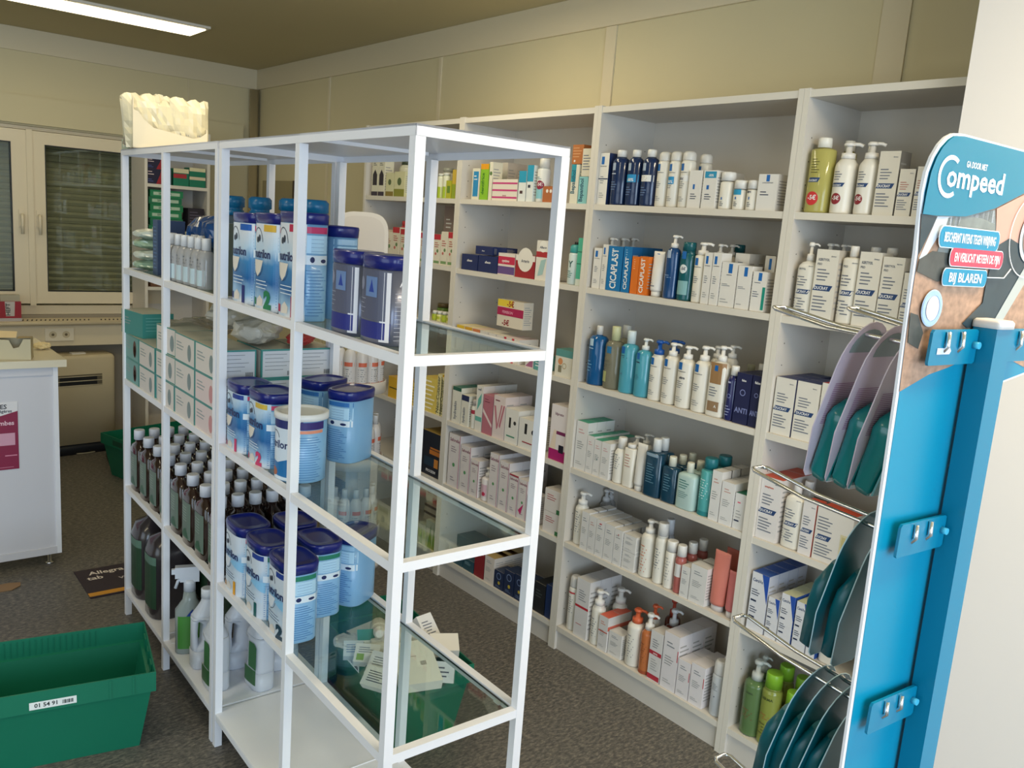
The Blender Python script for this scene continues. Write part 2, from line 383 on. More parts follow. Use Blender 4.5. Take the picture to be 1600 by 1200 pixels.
# ------------------------------------------------------------------ white metal shelf units (own frame, turned 1.3 degrees to the wall)
TH = -0.0227
MR = Matrix.Rotation(TH, 4, 'Z')
def met(x, y, z=0): return MR @ Vector((x, y, z))
def to_met(p): return MR.inverted() @ Vector(p)
def mz(px, py, z): return to_met(onz(px, py, z))
ML = [1.338, .9335, .523]; MBOT = .109; MTOP = 1.75; T = .020; MD = .36
def metal_unit(y0, label):
    t = empty('shelf_unit', met(0, y0), TH); tag(t, label, 'shelf unit')
    L = .985; P = .021; mid = .482
    for x in (0, MD-P):
        for y in (0, L-P): MB().box(x, x+P, y, y+P, 0, MTOP-.020, M_white).build('post', t)
        MB().box(x, x+P, mid, mid+P, MBOT, MTOP-.020, M_white).build('post', t)
    for x in (0, MD-P): # stub of the middle posts under the lowest shelf
        MB().box(x, x+P, mid, mid+P, 0, MBOT-.02, M_white).build('foot', t)
    b = MB(); b.box(0, MD, 0, L, MTOP-.004, MTOP, M_white)
    for (a, c, d, e) in ((0, MD, 0, .002), (0, MD, L-.002, L), (0, .002, 0, L), (MD-.002, MD, 0, L)): b.box(a, c, d, e, MTOP-.0205, MTOP, M_white)
    b.box(.03, .33, L/2-.012, L/2+.012, MTOP-.012, MTOP-.004, M_white)
    b.build('top_panel', t)
    b = MB(); b.box(.001, MD-.001, .001, L-.001, MBOT-.003, MBOT, M_white)
    for (a, c, d, e) in ((.0005, MD-.0005, .0005, .002), (.0005, MD-.0005, L-.002, L-.0005), (.0005, .002, 0.001, L), (MD-.002, MD-.0005, .001, L)): b.box(a, c, d, e, MBOT-.02, MBOT-.003, M_white)
    for y in (mid-.03, mid+.045): b.box(.02, MD-.02, y, y+.003, MBOT, MBOT+.002, M_white)
    b.build('bottom_panel', t)
    for z in ML:
        b = MB(); q = .0008
        b.box(q, P-q, P, L-P, z-T, z, M_white); b.box(MD-P+q, MD-q, P, L-P, z-T, z, M_white)
        b.box(P, MD-P, q, P-q, z-T, z, M_white); b.box(P, MD-P, L-P+q, L-q, z-T, z, M_white)
        for y in (P+.03, L-P-.05):      # small lugs carrying the glass
            b.box(P, P+.012, y, y+.02, z-.012, z-.009, M_white); b.box(MD-P-.012, MD-P, y, y+.02, z-.012, z-.009, M_white)
        sf = b.build('shelf_frame', t)
        b = MB(); g = .0015
        b.box(P+g, MD-P-g, P+g, L-P-g, z-.0085, z-.0035, M_glass)
        for j in range(len(b.mi)):                   # ground edges of the sheet
            if abs(sum(b.v[i][2] for i in b.f[j])/4-(z-.006)) < .001: b.mi[j] = b.m(M_gedge)
        b.build('glass_shelf', sf)
    return t
metal_unit(0.0, 'nearest white metal shelf unit with glass shelves holding blue milk tins')
metal_unit(.995, 'further white metal shelf unit with glass shelves, brown bottles and face mask boxes')
GZ = [z-.0034 for z in ML]

# ------------------------------------------------------------------ product kit: every maker returns a top-level object, front facing local -X, base at the origin
def flat(d, w, eps=.0004):
    return lambda u, v: (-d/2-eps, -u, v)
def sideF(d, w, eps=.0004):
    return lambda u, v: (u, -w/2-eps, v)
def roundF(ax, ay, n=2, eps=.0005, cx=0, zs=None):
    def f(u, v):
        r = min(.995, abs(u)/ay); k = (1-r**n)**(1/n)
        return (cx-ax*k-eps, -u, v)
    return f
def roundS(ax, ay, n=2, eps=.0005):
    def f(u, v):
        r = min(.995, abs(u)/ax); k = (1-r**n)**(1/n)
        return (u, -ay*k-eps, v)
    return f
INK = C('6f7480'); DK = C('2b3550'); LRB = C('1268b3'); NAVY = C('16265a'); WH = C('f2f0ec'); OFF = C('e9e4da'); RED = C('b3202c')
def prints(b, surf_, W_, H, spec, nu=6, nrm=(-1, 0, 0)):
    for idx, p in enumerate(spec):          # each ink layer lies a hair above the one before
        k = p[0]; q_ = .00012*idx
        def surf(u, v, q_=q_):
            a = surf_(u, v); return (a[0]+nrm[0]*q_, a[1]+nrm[1]*q_, a[2]+nrm[2]*q_)
        if k == 'r': b.prect(surf, p[1]*W_/2, p[2]*W_/2, p[3]*H, p[4]*H, p[5], nu)
        elif k == 's': b.prect(surf, p[1]*W_/2, p[2]*W_/2, p[3]*H, p[4]*H, p[5], nu, slant=(p[4]-p[3])*H*.5)
        elif k == 'l':                                  # block of small print
            n = p[5]; u0, u1, v0, v1 = p[1]*W_/2, p[2]*W_/2, p[3]*H, p[4]*H
            for i in range(n):
                v = v1-(v1-v0)*(i+.5)/n; h = (v1-v0)/n*.34
                b.prect(surf, u0, u0+(u1-u0)*(.62+.38*((i*37 % 10)/10)), v-h/2, v+h/2, p[6], 2)
        elif k == 't': b.ptext(surf, p[1], p[2]*W_/2, p[3]*H, p[4]*H, p[5], maxw=(p[6] if len(p) > 6 else .86)*W_)
        elif k == 'vt': b.ptext(surf, p[1], p[2]*W_/2, p[3]*H, p[4]*W_, p[5], rot=True, maxw=(p[6] if len(p) > 6 else .7)*H)
        elif k == 'c': b.pdisc(surf, p[1]*W_/2, p[2]*H, p[3]*W_/2, p[3]*W_/2, p[4])
        elif k == 'o': b.pring(surf, p[1]*W_/2, p[2]*H, p[3]*W_/2, p[3]*W_/2, p[4]*W_/2, p[5])
        elif k == 'b':                                  # barcode
            u0, u1, v0, v1 = p[1]*W_/2, p[2]*W_/2, p[3]*H, p[4]*H; n = 9
            for i in range(n): b.prect(surf, u0+(u1-u0)*i/n, u0+(u1-u0)*(i+.3+.3*((i*7) % 3)/2)/n, v0, v1, C('222222'), 1)
        elif k == 'p': b.ppoly(surf, [(a*W_/2, c*H) for a, c in p[1]], p[2])
def carton(w, d, h, body, top=None, side=None, fr=(), sd=(), name='carton', tops=()):
    b = MB(); b.box(-d/2, d/2, -w/2, w/2, 0, h, body, top=top, side=side)
    prints(b, flat(d, w, .0003), w, h, fr, 1); prints(b, sideF(d, w, .0003), d, h, sd, 1, (0, -1, 0))
    # tuck flap line on the lid
    b.add([(-d/2+.003, -w/2+.002, h+.0003), (-d/2+.004, -w/2+.002, h+.0003), (-d/2+.004, w/2-.002, h+.0003), (-d/2+.003, w/2-.002, h+.0003)], [(0, 1, 2, 3)], C('b9b2a4'))
    prints(b, lambda u, v: (-d/2+v, -u, h+.0004), w, d, tops, 1, (0, 0, 1))
    return b.build(name)
def pump_head(b, z, r, h, m, ang, nozzle=.03):
    """collar, stem and press head with nozzle; ang = direction of the nozzle (radians from local x)"""
    b.loft([(z, r, r), (z+h*.34, r*.96, r*.96), (z+h*.38, r*.45, r*.45), (z+h*.80, r*.40, r*.40)], m, 16)
    b.loft([(z+h*.78, r*.72, r*.72), (z+h*.90, r*.80, r*.80), (z+h, r*.55, r*.55)], m, 16)
    c, s = math.cos(ang), math.sin(ang)
    b.tube([(0, 0, z+h*.90), (c*nozzle*.7, s*nozzle*.7, z+h*.90), (c*nozzle, s*nozzle, z+h*.80)], r*.26, m, 8)
def bottle(w, d, h, hb, body, cap, kind='cap', n=2.0, sh=.12, fr=(), sd=(), name=None, capw=.5, ang=-1.2, capn=2, base=None, label=None):
    """w,d footprint, h overall, hb height of the body; kind: cap, pump, spray (aerosol dome), roll, disc"""
    names = {'cap': 'bottle', 'pump': 'pump_bottle', 'aero': 'spray_can', 'roll': 'roll_on_deodorant', 'disc': 'bottle'}
    t = empty(name or names[kind]); ax, ay = d/2, w/2
    rn = min(ax, ay)*capw if kind != 'aero' else min(ax, ay)
    b = MB(); e = .0
    s0 = hb*(1-sh)
    if kind == 'aero':
        b.loft([(0, ax*.93, ay*.93, n), (.004, ax, ay, n), (hb*.95, ax, ay, n), (hb, ax*.88, ay*.88, n)], body, 22)
    else:
        b.loft([(0, ax*.90, ay*.90, n), (h*.012, ax*.985, ay*.985, n), (h*.03, ax, ay, n), (s0, ax, ay, n), (s0+(hb-s0)*.45, ax*.93, ay*.93, n), (s0+(hb-s0)*.8, ax*.72, ay*.72, 2), (hb*.985, rn*1.08, rn*1.08, 2), (hb, rn*.95, rn*.95, 2)], body, 24)
    if base: b.loft([(0.0002, ax*1.003, ay*1.003, n), (hb*base[0], ax*1.004, ay*1.004, n)], base[1], 24, cap=False)
    prints(b, roundF(ax, ay, n), w, hb, fr); prints(b, roundS(ax, ay, n), d, hb, sd, 6, (0, -1, 0))
    b.build('body', t)
    b = MB()
    if kind == 'pump': pump_head(b, hb+.0003, rn*1.02, h-hb, cap, ang, nozzle=max(.022, rn*1.9)); b.build('pump', t)
    elif kind == 'aero':
        b.loft([(hb+.0003, ax*.9, ay*.9), (hb+(h-hb)*.1, ax*.93, ay*.93), (h-(h-hb)*.25, ax*.90, ay*.90), (h-.003, ax*.78, ay*.78), (h, ax*.6, ay*.6)], cap, 20); b.build('cap', t)
    else:
        r = rn*1.05 if kind == 'cap' else min(ax, ay)*.97
        b.loft([(hb+.0003, r, r), (h-.003, r*.97, r*.97), (h, r*.88, r*.88)], cap, 20); b.build('cap', t)
    return t
def tube_pack(w, d, h, body, cap, fr=(), hc=.12, name='cream_tube'):
    """tube standing on its cap with a flat crimp on top"""
    t = empty(name); c = h*hc
    b = MB(); b.loft([(0, d*.40, w*.36), (c, d*.40, w*.36)], cap, 20); b.build('cap', t)
    b = MB(); b.loft([(c+.0003, d*.46, w*.42), (c+h*.05, d*.5, w*.45), (h*.6, d*.34, w*.49), (h*.93, .003, w*.5, 3), (h, .0012, w*.5, 6)], body, 24)
    def surf(u, v):
        f = v/h; rr = (d*.5-.0)*(1-max(0, (f-.15))/.80) if f < .93 else .0015
        r = min(.99, abs(u)/(w*.49)); return (-max(rr, .0015)*math.sqrt(1-r*r)-.0012, -u, v)
    prints(b, surf, w, h, fr); b.build('body', t)
    return t
def place(o, x, y, z, rz=0.0):
    o.location = (x, y, z); o.rotation_euler = (0, 0, rz); return o
def dup(o, loc=None, rz=None):
    c = o.copy(); COL.objects.link(c)
    for k in list(c.keys()):
        if k in ('label', 'category', 'group', 'kind'): del c[k]
    for ch in o.children:
        g = ch.copy(); COL.objects.link(g); g.parent = c
        for gg in ch.children:
            h = gg.copy(); COL.objects.link(h); h.parent = g
    if loc is not None: c.location = loc
    if rz is not None: c.rotation_euler = (0, 0, rz)
    return c
ORD = ['zeroth', 'first', 'second', 'third', 'fourth', 'fifth', 'sixth', 'seventh', 'eighth', 'ninth', 'tenth', 'eleventh', 'twelfth', 'thirteenth', 'fourteenth', 'fifteenth', 'sixteenth', 'seventeenth']
CASEY = {'middle bookcase': (.10, .90), 'nearest bookcase': (-.70, .10), 'second furthest bookcase': (.90, 1.70), 'furthest wall bookcase': (1.70, 2.50)}
SHN = {0: 'top shelf', 1: 'second shelf', 2: 'third shelf', 3: 'fourth shelf', 4: 'fifth shelf', 5: 'bottom shelf'}
# one shelf row.  entry: (description, category, L, R, T, maker(w, h, hb) , opts)
def row(case, si, items, zs=ZS):
    z = zs[si]; n = 0
    for it in items:
        desc, cat, L, R, Tp, mk = it[:6]; o = it[6] if len(it) > 6 else {}
        ins = o.get('ins', .012); X = XF+ins; behind = o.get('behind', False)
        z0 = z+o.get('lift', 0)+.0004
        ya, yb = ypx(L, X, z0), ypx(R, X, z0)
        lo, hi = CASEY[case][0]+.0186, CASEY[case][1]-.0186
        if ya > hi: yb = max(lo, min(yb, hi-(ya-yb)*.8)); ya = hi
        if yb < lo: ya = min(hi, max(ya, lo+(ya-yb)*.8)); yb = lo
        w = ya-yb; yc = (ya+yb)/2
        if 'base' in o: z0 = zpy(o['base'], X, yc)
        h = zpy(Tp, X+o.get('tx', 0), yc)-z0
        ceil_ = (zs[si-1]-.022 if si else 1.99)-z0
        if h > ceil_: print('TALL', desc, round(h, 3), round(ceil_, 3)); h = ceil_
        hb = (zpy(o['B'], X+o.get('tx', 0), yc)-z0) if 'B' in o else h
        ob = mk(w-.0012, h, hb)
        d = o.get('d', w)
        place(ob, X+d/2, yc, z0, o.get('rz', 0))
        if not behind: n += 1; lab = '%s, %s from left, %s, %s' % (desc, ORD[n], SHN[si], case)
        else: lab = '%s, behind %s item, %s, %s' % (desc, ORD[o['behind']], SHN[si], case)
        if o.get('free'): lab = o['free']; n -= (0 if behind else 1)
        tag(ob, lab, cat, o.get('group'))
        for k in range(1, o.get('deep', 1)):
            dd = o.get('dd', d+.001)
            if o.get('ins', .012)+dd*k+d > .270: break
            c = dup(ob, (X+d/2+dd*k, yc, z0), o.get('rz', 0))
            tag(c, '%s, %s back in %s column, %s, %s' % (o.get('dname', cat), ORD[k+1], ORD[n], SHN[si], case), cat, o.get('dgroup'))
# ---- print styles
def lrp(extra=()):   # blue square over a brand line and small print
    return [('r', -.62, .0, .78, .93, LRB), ('t', 'LA ROCHE-POSAY', -.1, .735, .018, DK, .7), ('l', -.6, .4, .40, .56, 4, INK), ('l', -.6, .5, .12, .24, 3, C('9a9a98'))]+list(extra)
def duc(extra=(), ink=INK):
    return [('s', -1.0, .55, .42, .50, C('20406f')), ('t', 'DUCRAY', -.22, .438, .043, WH, .62), ('l', -.75, .5, .55, .74, 4, ink), ('t', 'dermo', .55, .90, .02, INK), ('l', -.85, .6, .12, .36, 5, INK)]+list(extra)
def lab(hd='8a8d92', mid='9a9a98'):
    return [('l', -.6, .55, .74, .86, 2, C(hd)), ('l', -.7, .6, .42, .60, 4, C(mid)), ('l', -.7, .5, .10, .18, 2, C('b0aeaa'))]
def CT(body, fr=(), d=.05, top=None, side=None, sd=None, tops=()):
    sd = [('l', -.8, .8, .15, .85, 9, C('a9a6a2'))] if sd is None else sd
    return lambda w, h, hb: carton(w, d, h, C(body), C(top) if top else None, C(side) if side else None, fr, sd, tops=tops)
def BT(body, cap, kind='cap', fr=(), n=2.0, flatk=1.0, **kw):
    bm = body if not isinstance(body, str) else C(body, .3); cm = cap if not isinstance(cap, str) else C(cap, .35)
    return lambda w, h, hb: bottle(w, w*flatk, h, hb, bm, cm, kind, n=n, fr=fr, **kw)
def TB(body, cap, fr=(), d=.04, hc=.12): return lambda w, h, hb: tube_pack(w, d, h, C(body), C(cap), fr, hc)
CLR = lambda nm, rgb, a=.7: mat(nm, rgb, .08, alpha=a, coat=.3)
G_navy = mat('navy_gloss', (22, 44, 84), .15, coat=.4); G_blue = CLR('clear_blue', (18, 92, 150), .85); G_aqua = CLR('clear_aqua', (90, 178, 198), .8)
G_clear = CLR('clear_pale', (176, 172, 148), .42); G_teal = mat('dark_teal_gloss', (20, 62, 84), .2, coat=.4); G_green = CLR('clear_green', (28, 104, 112), .75)
G_yel = CLR('clear_yellow', (214, 206, 120), .6); G_or = CLR('clear_orange', (214, 128, 76), .8); G_olv = CLR('clear_olive', (150, 160, 74), .85); G_pink = CLR('clear_pink', (206, 120, 112), .7)
G_frost = CLR('frosted_clear', (205, 205, 205), .5); G_lime = CLR('clear_lime', (108, 140, 88), .72)
GC = C('e6e1d4', .3)
K2 = 'middle bookcase'
W2 = 'white'
row(K2, 0, [
 ('white carton with blue square', 'box', 930.5, 946, 239, CT('e8e4da', lrp([('r', -1, 1, .49, .51, C('20355c'))]), d=.055, side='1c3260', sd=[]), {'d': .055}),
 ('navy bottle with white cap', 'bottle', 948, 970, 234, BT(G_navy, 'e9e6df', fr=[('r', -.5, 0, .72, .87, C('a9b8cc')), ('l', -.6, .4, .3, .5, 4, C('5f7aa6')), ('l', -.6, .5, .62, .68, 1, C('b8c4d6'))], flatk=.8, capw=.62), {'B': 245, 'd': .04}),
 ('navy bottle with blue discount band', 'bottle', 971.5, 992, 233.5, BT(G_navy, 'e9e6df', fr=[('r', -.5, 0, .72, .87, C('a9b8cc')), ('r', -.9, .9, .48, .64, C('1f8fc4')), ('t', '-50%', 0, .50, .06, WH), ('l', -.6, .4, .2, .4, 4, C('5f7aa6'))], flatk=.8, capw=.62), {'B': 245, 'd': .04}),
 ('navy bottle with white printed band', 'bottle', 994, 1016, 233, BT(G_navy, 'e9e6df', fr=[('r', -.5, 0, .72, .87, C('a9b8cc')), ('r', -.95, .9, .50, .63, C('e8e6e0')), ('l', -.9, .4, .52, .61, 3, DK), ('l', -.6, .4, .2, .4, 4, C('5f7aa6'))], flatk=.8, capw=.62), {'B': 245, 'd': .04}),
 ('white aerosol with blue square', 'spray can', 1017, 1034, 236.5, BT(GC, 'd9d6ce', 'aero', fr=lrp()), {'B': 251}),
 ('white aerosol with blue discount label', 'spray can', 1035, 1052, 236, BT(GC, 'd9d6ce', 'aero', fr=lrp([('r', -.9, .5, .50, .66, C('1f8fc4')), ('t', '-50%', -.2, .52, .06, WH)])), {'B': 251}),
 ('white aerosol marked 48H', 'spray can', 1053, 1071, 235.5, BT(GC, 'd9d6ce', 'aero', fr=lrp([('r', -.9, .9, .56, .68, C('e8e6e0')), ('t', '48H', -.4, .58, .06, DK)])), {'B': 250}),
 ('white carton with blue square', 'box', 1072, 1092, 266, CT('e6e2da', [('r', -.3, .0, .50, .63, LRB), ('l', -.6, .5, .22, .40, 3, DK)]), {'d': .05}),
 ('white carton with blue discount top', 'box', 1094, 1115, 266, CT('e6e2da', [('r', -.8, .9, .80, .97, C('1f93bb')), ('t', '-50%', .1, .84, .06, WH), ('r', -.4, -.05, .50, .61, LRB), ('l', -.6, .5, .22, .40, 3, DK)]), {'d': .05}),
 ('white roll-on with blue top label', 'roll-on', 1116, 1136, 268, BT(GC, 'e6e3dc', 'disc', fr=[('r', -.2, .0, .33, .42, LRB), ('l', -.4, .3, .1, .28, 3, DK)], sh=.08, n=2), {'B': 282}),
 ('short white roll-on with blue label', 'roll-on', 1138, 1157.5, 281, BT(GC, 'e6e3dc', 'disc', fr=[('r', -.7, .6, .72, .98, C('1f93bb')), ('r', -.2, .0, .5, .62, LRB), ('l', -.4, .3, .15, .4, 3, DK)], sh=.08), {'B': 295}),
 ('short white roll-on marked 24H', 'roll-on', 1159, 1178, 281, BT(GC, 'e6e3dc', 'disc', fr=[('t', '24H', -.3, .8, .12, DK), ('r', -.2, .0, .5, .62, LRB), ('l', -.4, .3, .15, .4, 3, DK)], sh=.08), {'B': 295}),
 ('wide white carton with blue square', 'box', 1179.5, 1210, 272, CT('e6e2da', [('r', -.2, .15, .80, .98, LRB), ('t', 'LA ROCHE-POSAY', 0, .75, .03, DK, .6), ('l', -.7, .3, .40, .55, 2, DK)], d=.075), {'d': .075}),
 ('white aerosol', 'spray can', 1080, 1097, 240, BT(GC, 'd9d6ce', 'aero', fr=lrp()), {'B': 255, 'behind': 8, 'ins': .08}),
 ('pale carton', 'box', 1122, 1142, 270, CT('dcd8ce', lab()), {'behind': 10, 'ins': .09, 'd': .05}),
])
row(K2, 1, [
 ('slim white carton with blue square', 'box', 923.5, 935.5, 387.5, CT('e6e2da', lrp(), d=.04), {'d': .04}),
 ('slim white carton, taller', 'box', 936.5, 945, 382, CT('e3dfd7', lrp(), d=.04), {'d': .04}),
 ('tall blue carton with white vertical lettering', 'box', 945.5, 968, 385, CT('1273ae', [('vt', 'CICAPLAST', .35, .5, .42, WH, .9), ('l', -.5, 0, .65, .95, 6, C('8fc0e0'))], d=.05, side='135f96', top='1b6ea8'), {'d': .05, 'deep': 2, 'dname': 'blue carton'}),
 ('narrow blue carton with white vertical lettering', 'box', 969, 982, 385.5, CT('1273ae', [('vt', 'CICAPLAST', .3, .42, .40, WH, .8), ('l', -.5, 0, .75, .95, 4, C('8fc0e0'))], d=.05, side='135f96', top='1b6ea8'), {'d': .05, 'deep': 3, 'dname': 'blue carton'}),
 ('orange carton', 'box', 983, 994, 401, CT('e07424', [('l', -.5, 0, .65, .95, 5, C('f4b48a'))], d=.045), {'d': .045}),
 ('orange carton with white vertical lettering', 'box', 994.5, 1008, 401, CT('e07424', [('vt', 'CICAPLAST', .25, .5, .45, WH, .9), ('l', -.6, -.2, .65, .95, 5, C('f4b48a'))], d=.045), {'d': .045}),
 ('white cream tube with blue band', 'tube', 1009.5, 1027, 392.5, TB('ece8e0', 'e8e4dc', [('r', -.4, .1, .80, .95, LRB), ('r', -.75, .6, .62, .74, C('2b78b4')), ('o', -.1, .50, .3, .1, LRB), ('l', -.6, .4, .2, .40, 3, INK)]), {'d': .04}),
 ('navy blue pump bottle', 'bottle', 1030, 1049.5, 367, BT(mat('blue_gloss', (24, 70, 122), .15, coat=.4), 'ece8e0', 'pump', fr=[('r', -.4, .2, .80, .95, C('a9b8cc')), ('l', -.6, .6, .40, .48, 2, C('8fa8c8'))], flatk=.8, capw=.6), {'B': 387, 'd': .04}),
 ('dark green clear bottle with -5 sticker', 'bottle', 1051, 1073, 378, BT(G_green, G_green, fr=[('r', -.35, .25, .84, .99, LRB), ('c', 0, .64, .5, C('dfe6e6')), ('t', '-5€', 0, .615, .06, DK), ('r', -.7, .7, .12, .4, C('86b4b6'))], capw=.9, flatk=.8), {'B': 392, 'd': .045}),
 ('slim white airless bottle with blue square', 'bottle', 1075.5, 1092, 378.5, BT(GC, 'ece8e0', 'pump', fr=lrp(), n=3, capw=.8, sh=.03), {'B': 398}),
 ('white carton with blue square', 'box', 1094, 1106, 394.5, CT('e6e2da', lrp()), {'d': .045}),
 ('white carton with blue square', 'box', 1107, 1120, 395, CT('e6e2da', lrp()), {'d': .045}),
 ('wider white carton with blue square', 'box', 1121, 1145, 410, CT('e6e2da', [('r', -.1, .4, .76, .97, LRB), ('l', -.3, .8, .70, .74, 1, DK), ('l', -.8, .4, .46, .53, 2, INK), ('l', -.8, .4, .08, .2, 2, C('b0aeaa'))], d=.05), {'d': .05}),
 ('white carton with blue square', 'box', 1146.5, 1168, 415.5, CT('e6e2da', [('r', -.1, .4, .76, .97, LRB), ('l', -.8, .4, .46, .53, 2, INK), ('l', -.8, .4, .08, .14, 1, C('b0aeaa'))], d=.05), {'d': .05}),
 ('white carton showing green bottle', 'box', 1170, 1192, 424.5, CT('e6e2da', [('r', -.2, .3, .77, .97, LRB), ('l', -.7, .7, .70, .74, 1, DK), ('r', .55, .95, .05, .62, C('13907c')), ('l', -.8, .2, .35, .52, 3, INK)], d=.055), {'d': .055}),
 ('white pump bottle', 'bottle', 938, 950, 371, BT(GC, 'ece8e0', 'pump', capw=.6), {'B': 390, 'behind': 1, 'ins': .07}),
 ('white pump bottle', 'bottle', 955, 968, 371.5, BT(GC, 'ece8e0', 'pump', capw=.6), {'B': 392, 'behind': 3, 'ins': .125}),
 ('white pump bottle', 'bottle', 971, 983, 371.5, BT(GC, 'ece8e0', 'pump', capw=.6), {'B': 392, 'behind': 5, 'ins': .175}),
 ('white pump bottle', 'bottle', 1103, 1118, 381, BT(GC, 'ece8e0', 'pump', capw=.6), {'B': 400, 'behind': 11, 'ins': .07}),
 ('white pump bottle', 'bottle', 1121, 1136, 382, BT(GC, 'ece8e0', 'pump', capw=.6), {'B': 400, 'behind': 12, 'ins': .13}),
 ('clear green topped bottle', 'bottle', 1133, 1148, 382, BT(G_green, G_green, capw=.9), {'B': 394, 'behind': 13, 'ins': .17}),
 ('grey-sided carton', 'box', 1140, 1162, 396, CT('d8d4cc', lab(), d=.045), {'behind': 14, 'ins': .075, 'd': .045, 'deep': 3, 'dname': 'grey-sided carton', 'dgroup': 'cartons behind the blue-square cartons'}),
 ('carton with small blue square', 'box', 1186, 1202, 400, CT('dedad2', [('r', -.2, .3, .75, .95, LRB), ('l', -.6, .6, .3, .6, 3, INK)], d=.05), {'behind': 15, 'ins': .08, 'd': .05}),
])
row(K2, 2, [
 ('deep blue clear bottle, white nozzle', 'bottle', 911, 934, 509, BT(G_blue, 'dcd8d0', fr=[('r', -.4, .1, .78, .92, C('b9d4e6')), ('l', -.6, .6, .70, .76, 1, C('9fc0dc')), ('l', -.6, .2, .25, .50, 4, C('6aa4cc'))], capw=.36, flatk=.85), {'B': 523, 'd': .05}),
 ('clear bottle with pale green label', 'bottle', 936, 959, 510, BT(G_clear, 'cfcfa0', fr=[('r', -.3, .3, .74, .88, C('2a76a8')), ('r', -.9, -.1, .14, .36, C('b8bc7c')), ('l', -.6, .5, .40, .60, 4, C('6a6c60'))], capw=.5, flatk=.85), {'B': 532, 'd': .05}),
 ('aqua clear bottle, white nozzle', 'bottle', 960, 982.5, 517, BT(G_aqua, 'd8e4e4', fr=[('r', -.6, .0, .80, .94, LRB), ('l', -.7, .5, .70, .77, 2, DK), ('l', -.6, .2, .36, .42, 1, C('3a7c96'))], capw=.5, flatk=.85), {'B': 537, 'd': .05}),
 ('smaller aqua pump bottle', 'bottle', 984, 1005, 529, BT(G_aqua, 'e4e8e6', 'pump', fr=[('r', -.5, .0, .80, .94, LRB), ('l', -.7, .5, .70, .77, 1, DK), ('l', -.6, .2, .36, .48, 3, C('3a7c96'))], capw=.5, flatk=.85), {'B': 547, 'd': .045}),
 ('white bottle with bright blue pump', 'bottle', 1006, 1025, 532, BT(GC, '1d57a6', 'pump', fr=lrp(), capw=.75, flatk=.85), {'B': 554, 'd': .045}),
 ('white pump bottle with blue square', 'bottle', 1026.5, 1047, 536, BT(GC, 'eeebe4', 'pump', fr=lrp(), capw=.62, flatk=.85), {'B': 556, 'd': .045}),
 ('white pump bottle with script word', 'bottle', 1048.5, 1071, 541, BT(GC, 'eeebe4', 'pump', fr=lrp([('t', 'ultra', .1, .60, .05, DK)]), capw=.62, flatk=.85), {'B': 561, 'd': .045}),
 ('white pump bottle, plain lower half', 'bottle', 1072.5, 1096, 541, BT(GC, 'eeebe4', 'pump', fr=lrp(), capw=.62, flatk=.85), {'B': 564, 'd': .05}),
 ('white pump bottle with brown kraft bands', 'bottle', 1098, 1124, 541, BT('e6e1d4', 'eeebe4', 'pump', fr=[('r', -.97, .97, .60, .98, C('a07a50')), ('r', -.2, .2, .83, .93, LRB), ('r', -.97, .97, .10, .28, C('96795a')), ('l', -.6, .5, .36, .55, 4, INK), ('t', 'A', .3, .17, .05, WH)], n=4, capw=.55, flatk=.8), {'B': 565, 'd': .05}),
 ('navy bottle with white cap', 'bottle', 1125.5, 1142, 572, BT(mat('navy_violet_gloss', (28, 32, 88), .2, coat=.3), 'efece4', fr=[('l', -.5, .5, .8, .9, 1, C('b8bcd8')), ('o', 0, .55, .35, .1, C('8088b8')), ('l', -.6, .6, .1, .35, 4, C('9098c0'))], capw=.62), {'B': 587}),
 ('navy carton with round emblem', 'box', 1143, 1166, 583.5, CT('1d2148', [('t', 'false', 0, .84, .04, WH), ('o', 0, .62, .38, .1, C('8088b8')), ('t', 'ANTI', 0, .22, .1, C('8088b8'))], d=.06), {'d': .06, 'deep': 2, 'dname': 'navy carton'}),
 ('navy carton beside the shelf end', 'box', 1167, 1185, 587.5, CT('1b1e42', [('t', 'false', 0, .84, .05, WH), ('o', 0, .62, .38, .1, C('8088b8')), ('t', 'ANTI', 0, .22, .1, C('8088b8'))], d=.06), {'d': .06}),
 ('white pump bottle', 'bottle', 1096, 1113, 541, BT(GC, 'eeebe4', 'pump', capw=.62), {'B': 560, 'behind': 8, 'ins': .075}),
 ('white pump bottle', 'bottle', 1118, 1136, 540, BT(GC, 'eeebe4', 'pump', capw=.62), {'B': 560, 'behind': 9, 'ins': .085}),
 ('blue pump bottle', 'bottle', 1030, 1047, 532, BT(GC, '1d57a6', 'pump', capw=.75), {'B': 552, 'behind': 5, 'ins': .08}),
 ('bottle with cream cap', 'bottle', 1151, 1167, 570, BT('25295a', 'd6d3b4', capw=.62), {'B': 585, 'behind': 11, 'ins': .15}),
 ('bottle with white cap', 'bottle', 1168, 1184, 569, BT('25295a', 'efece4', capw=.62), {'B': 585, 'behind': 12, 'ins': .12}),
 ('clear bottle with pale cap', 'bottle', 953, 972, 508, BT(G_clear, 'd6d3c8', capw=.5), {'B': 528, 'behind': 2, 'ins': .08}),
])
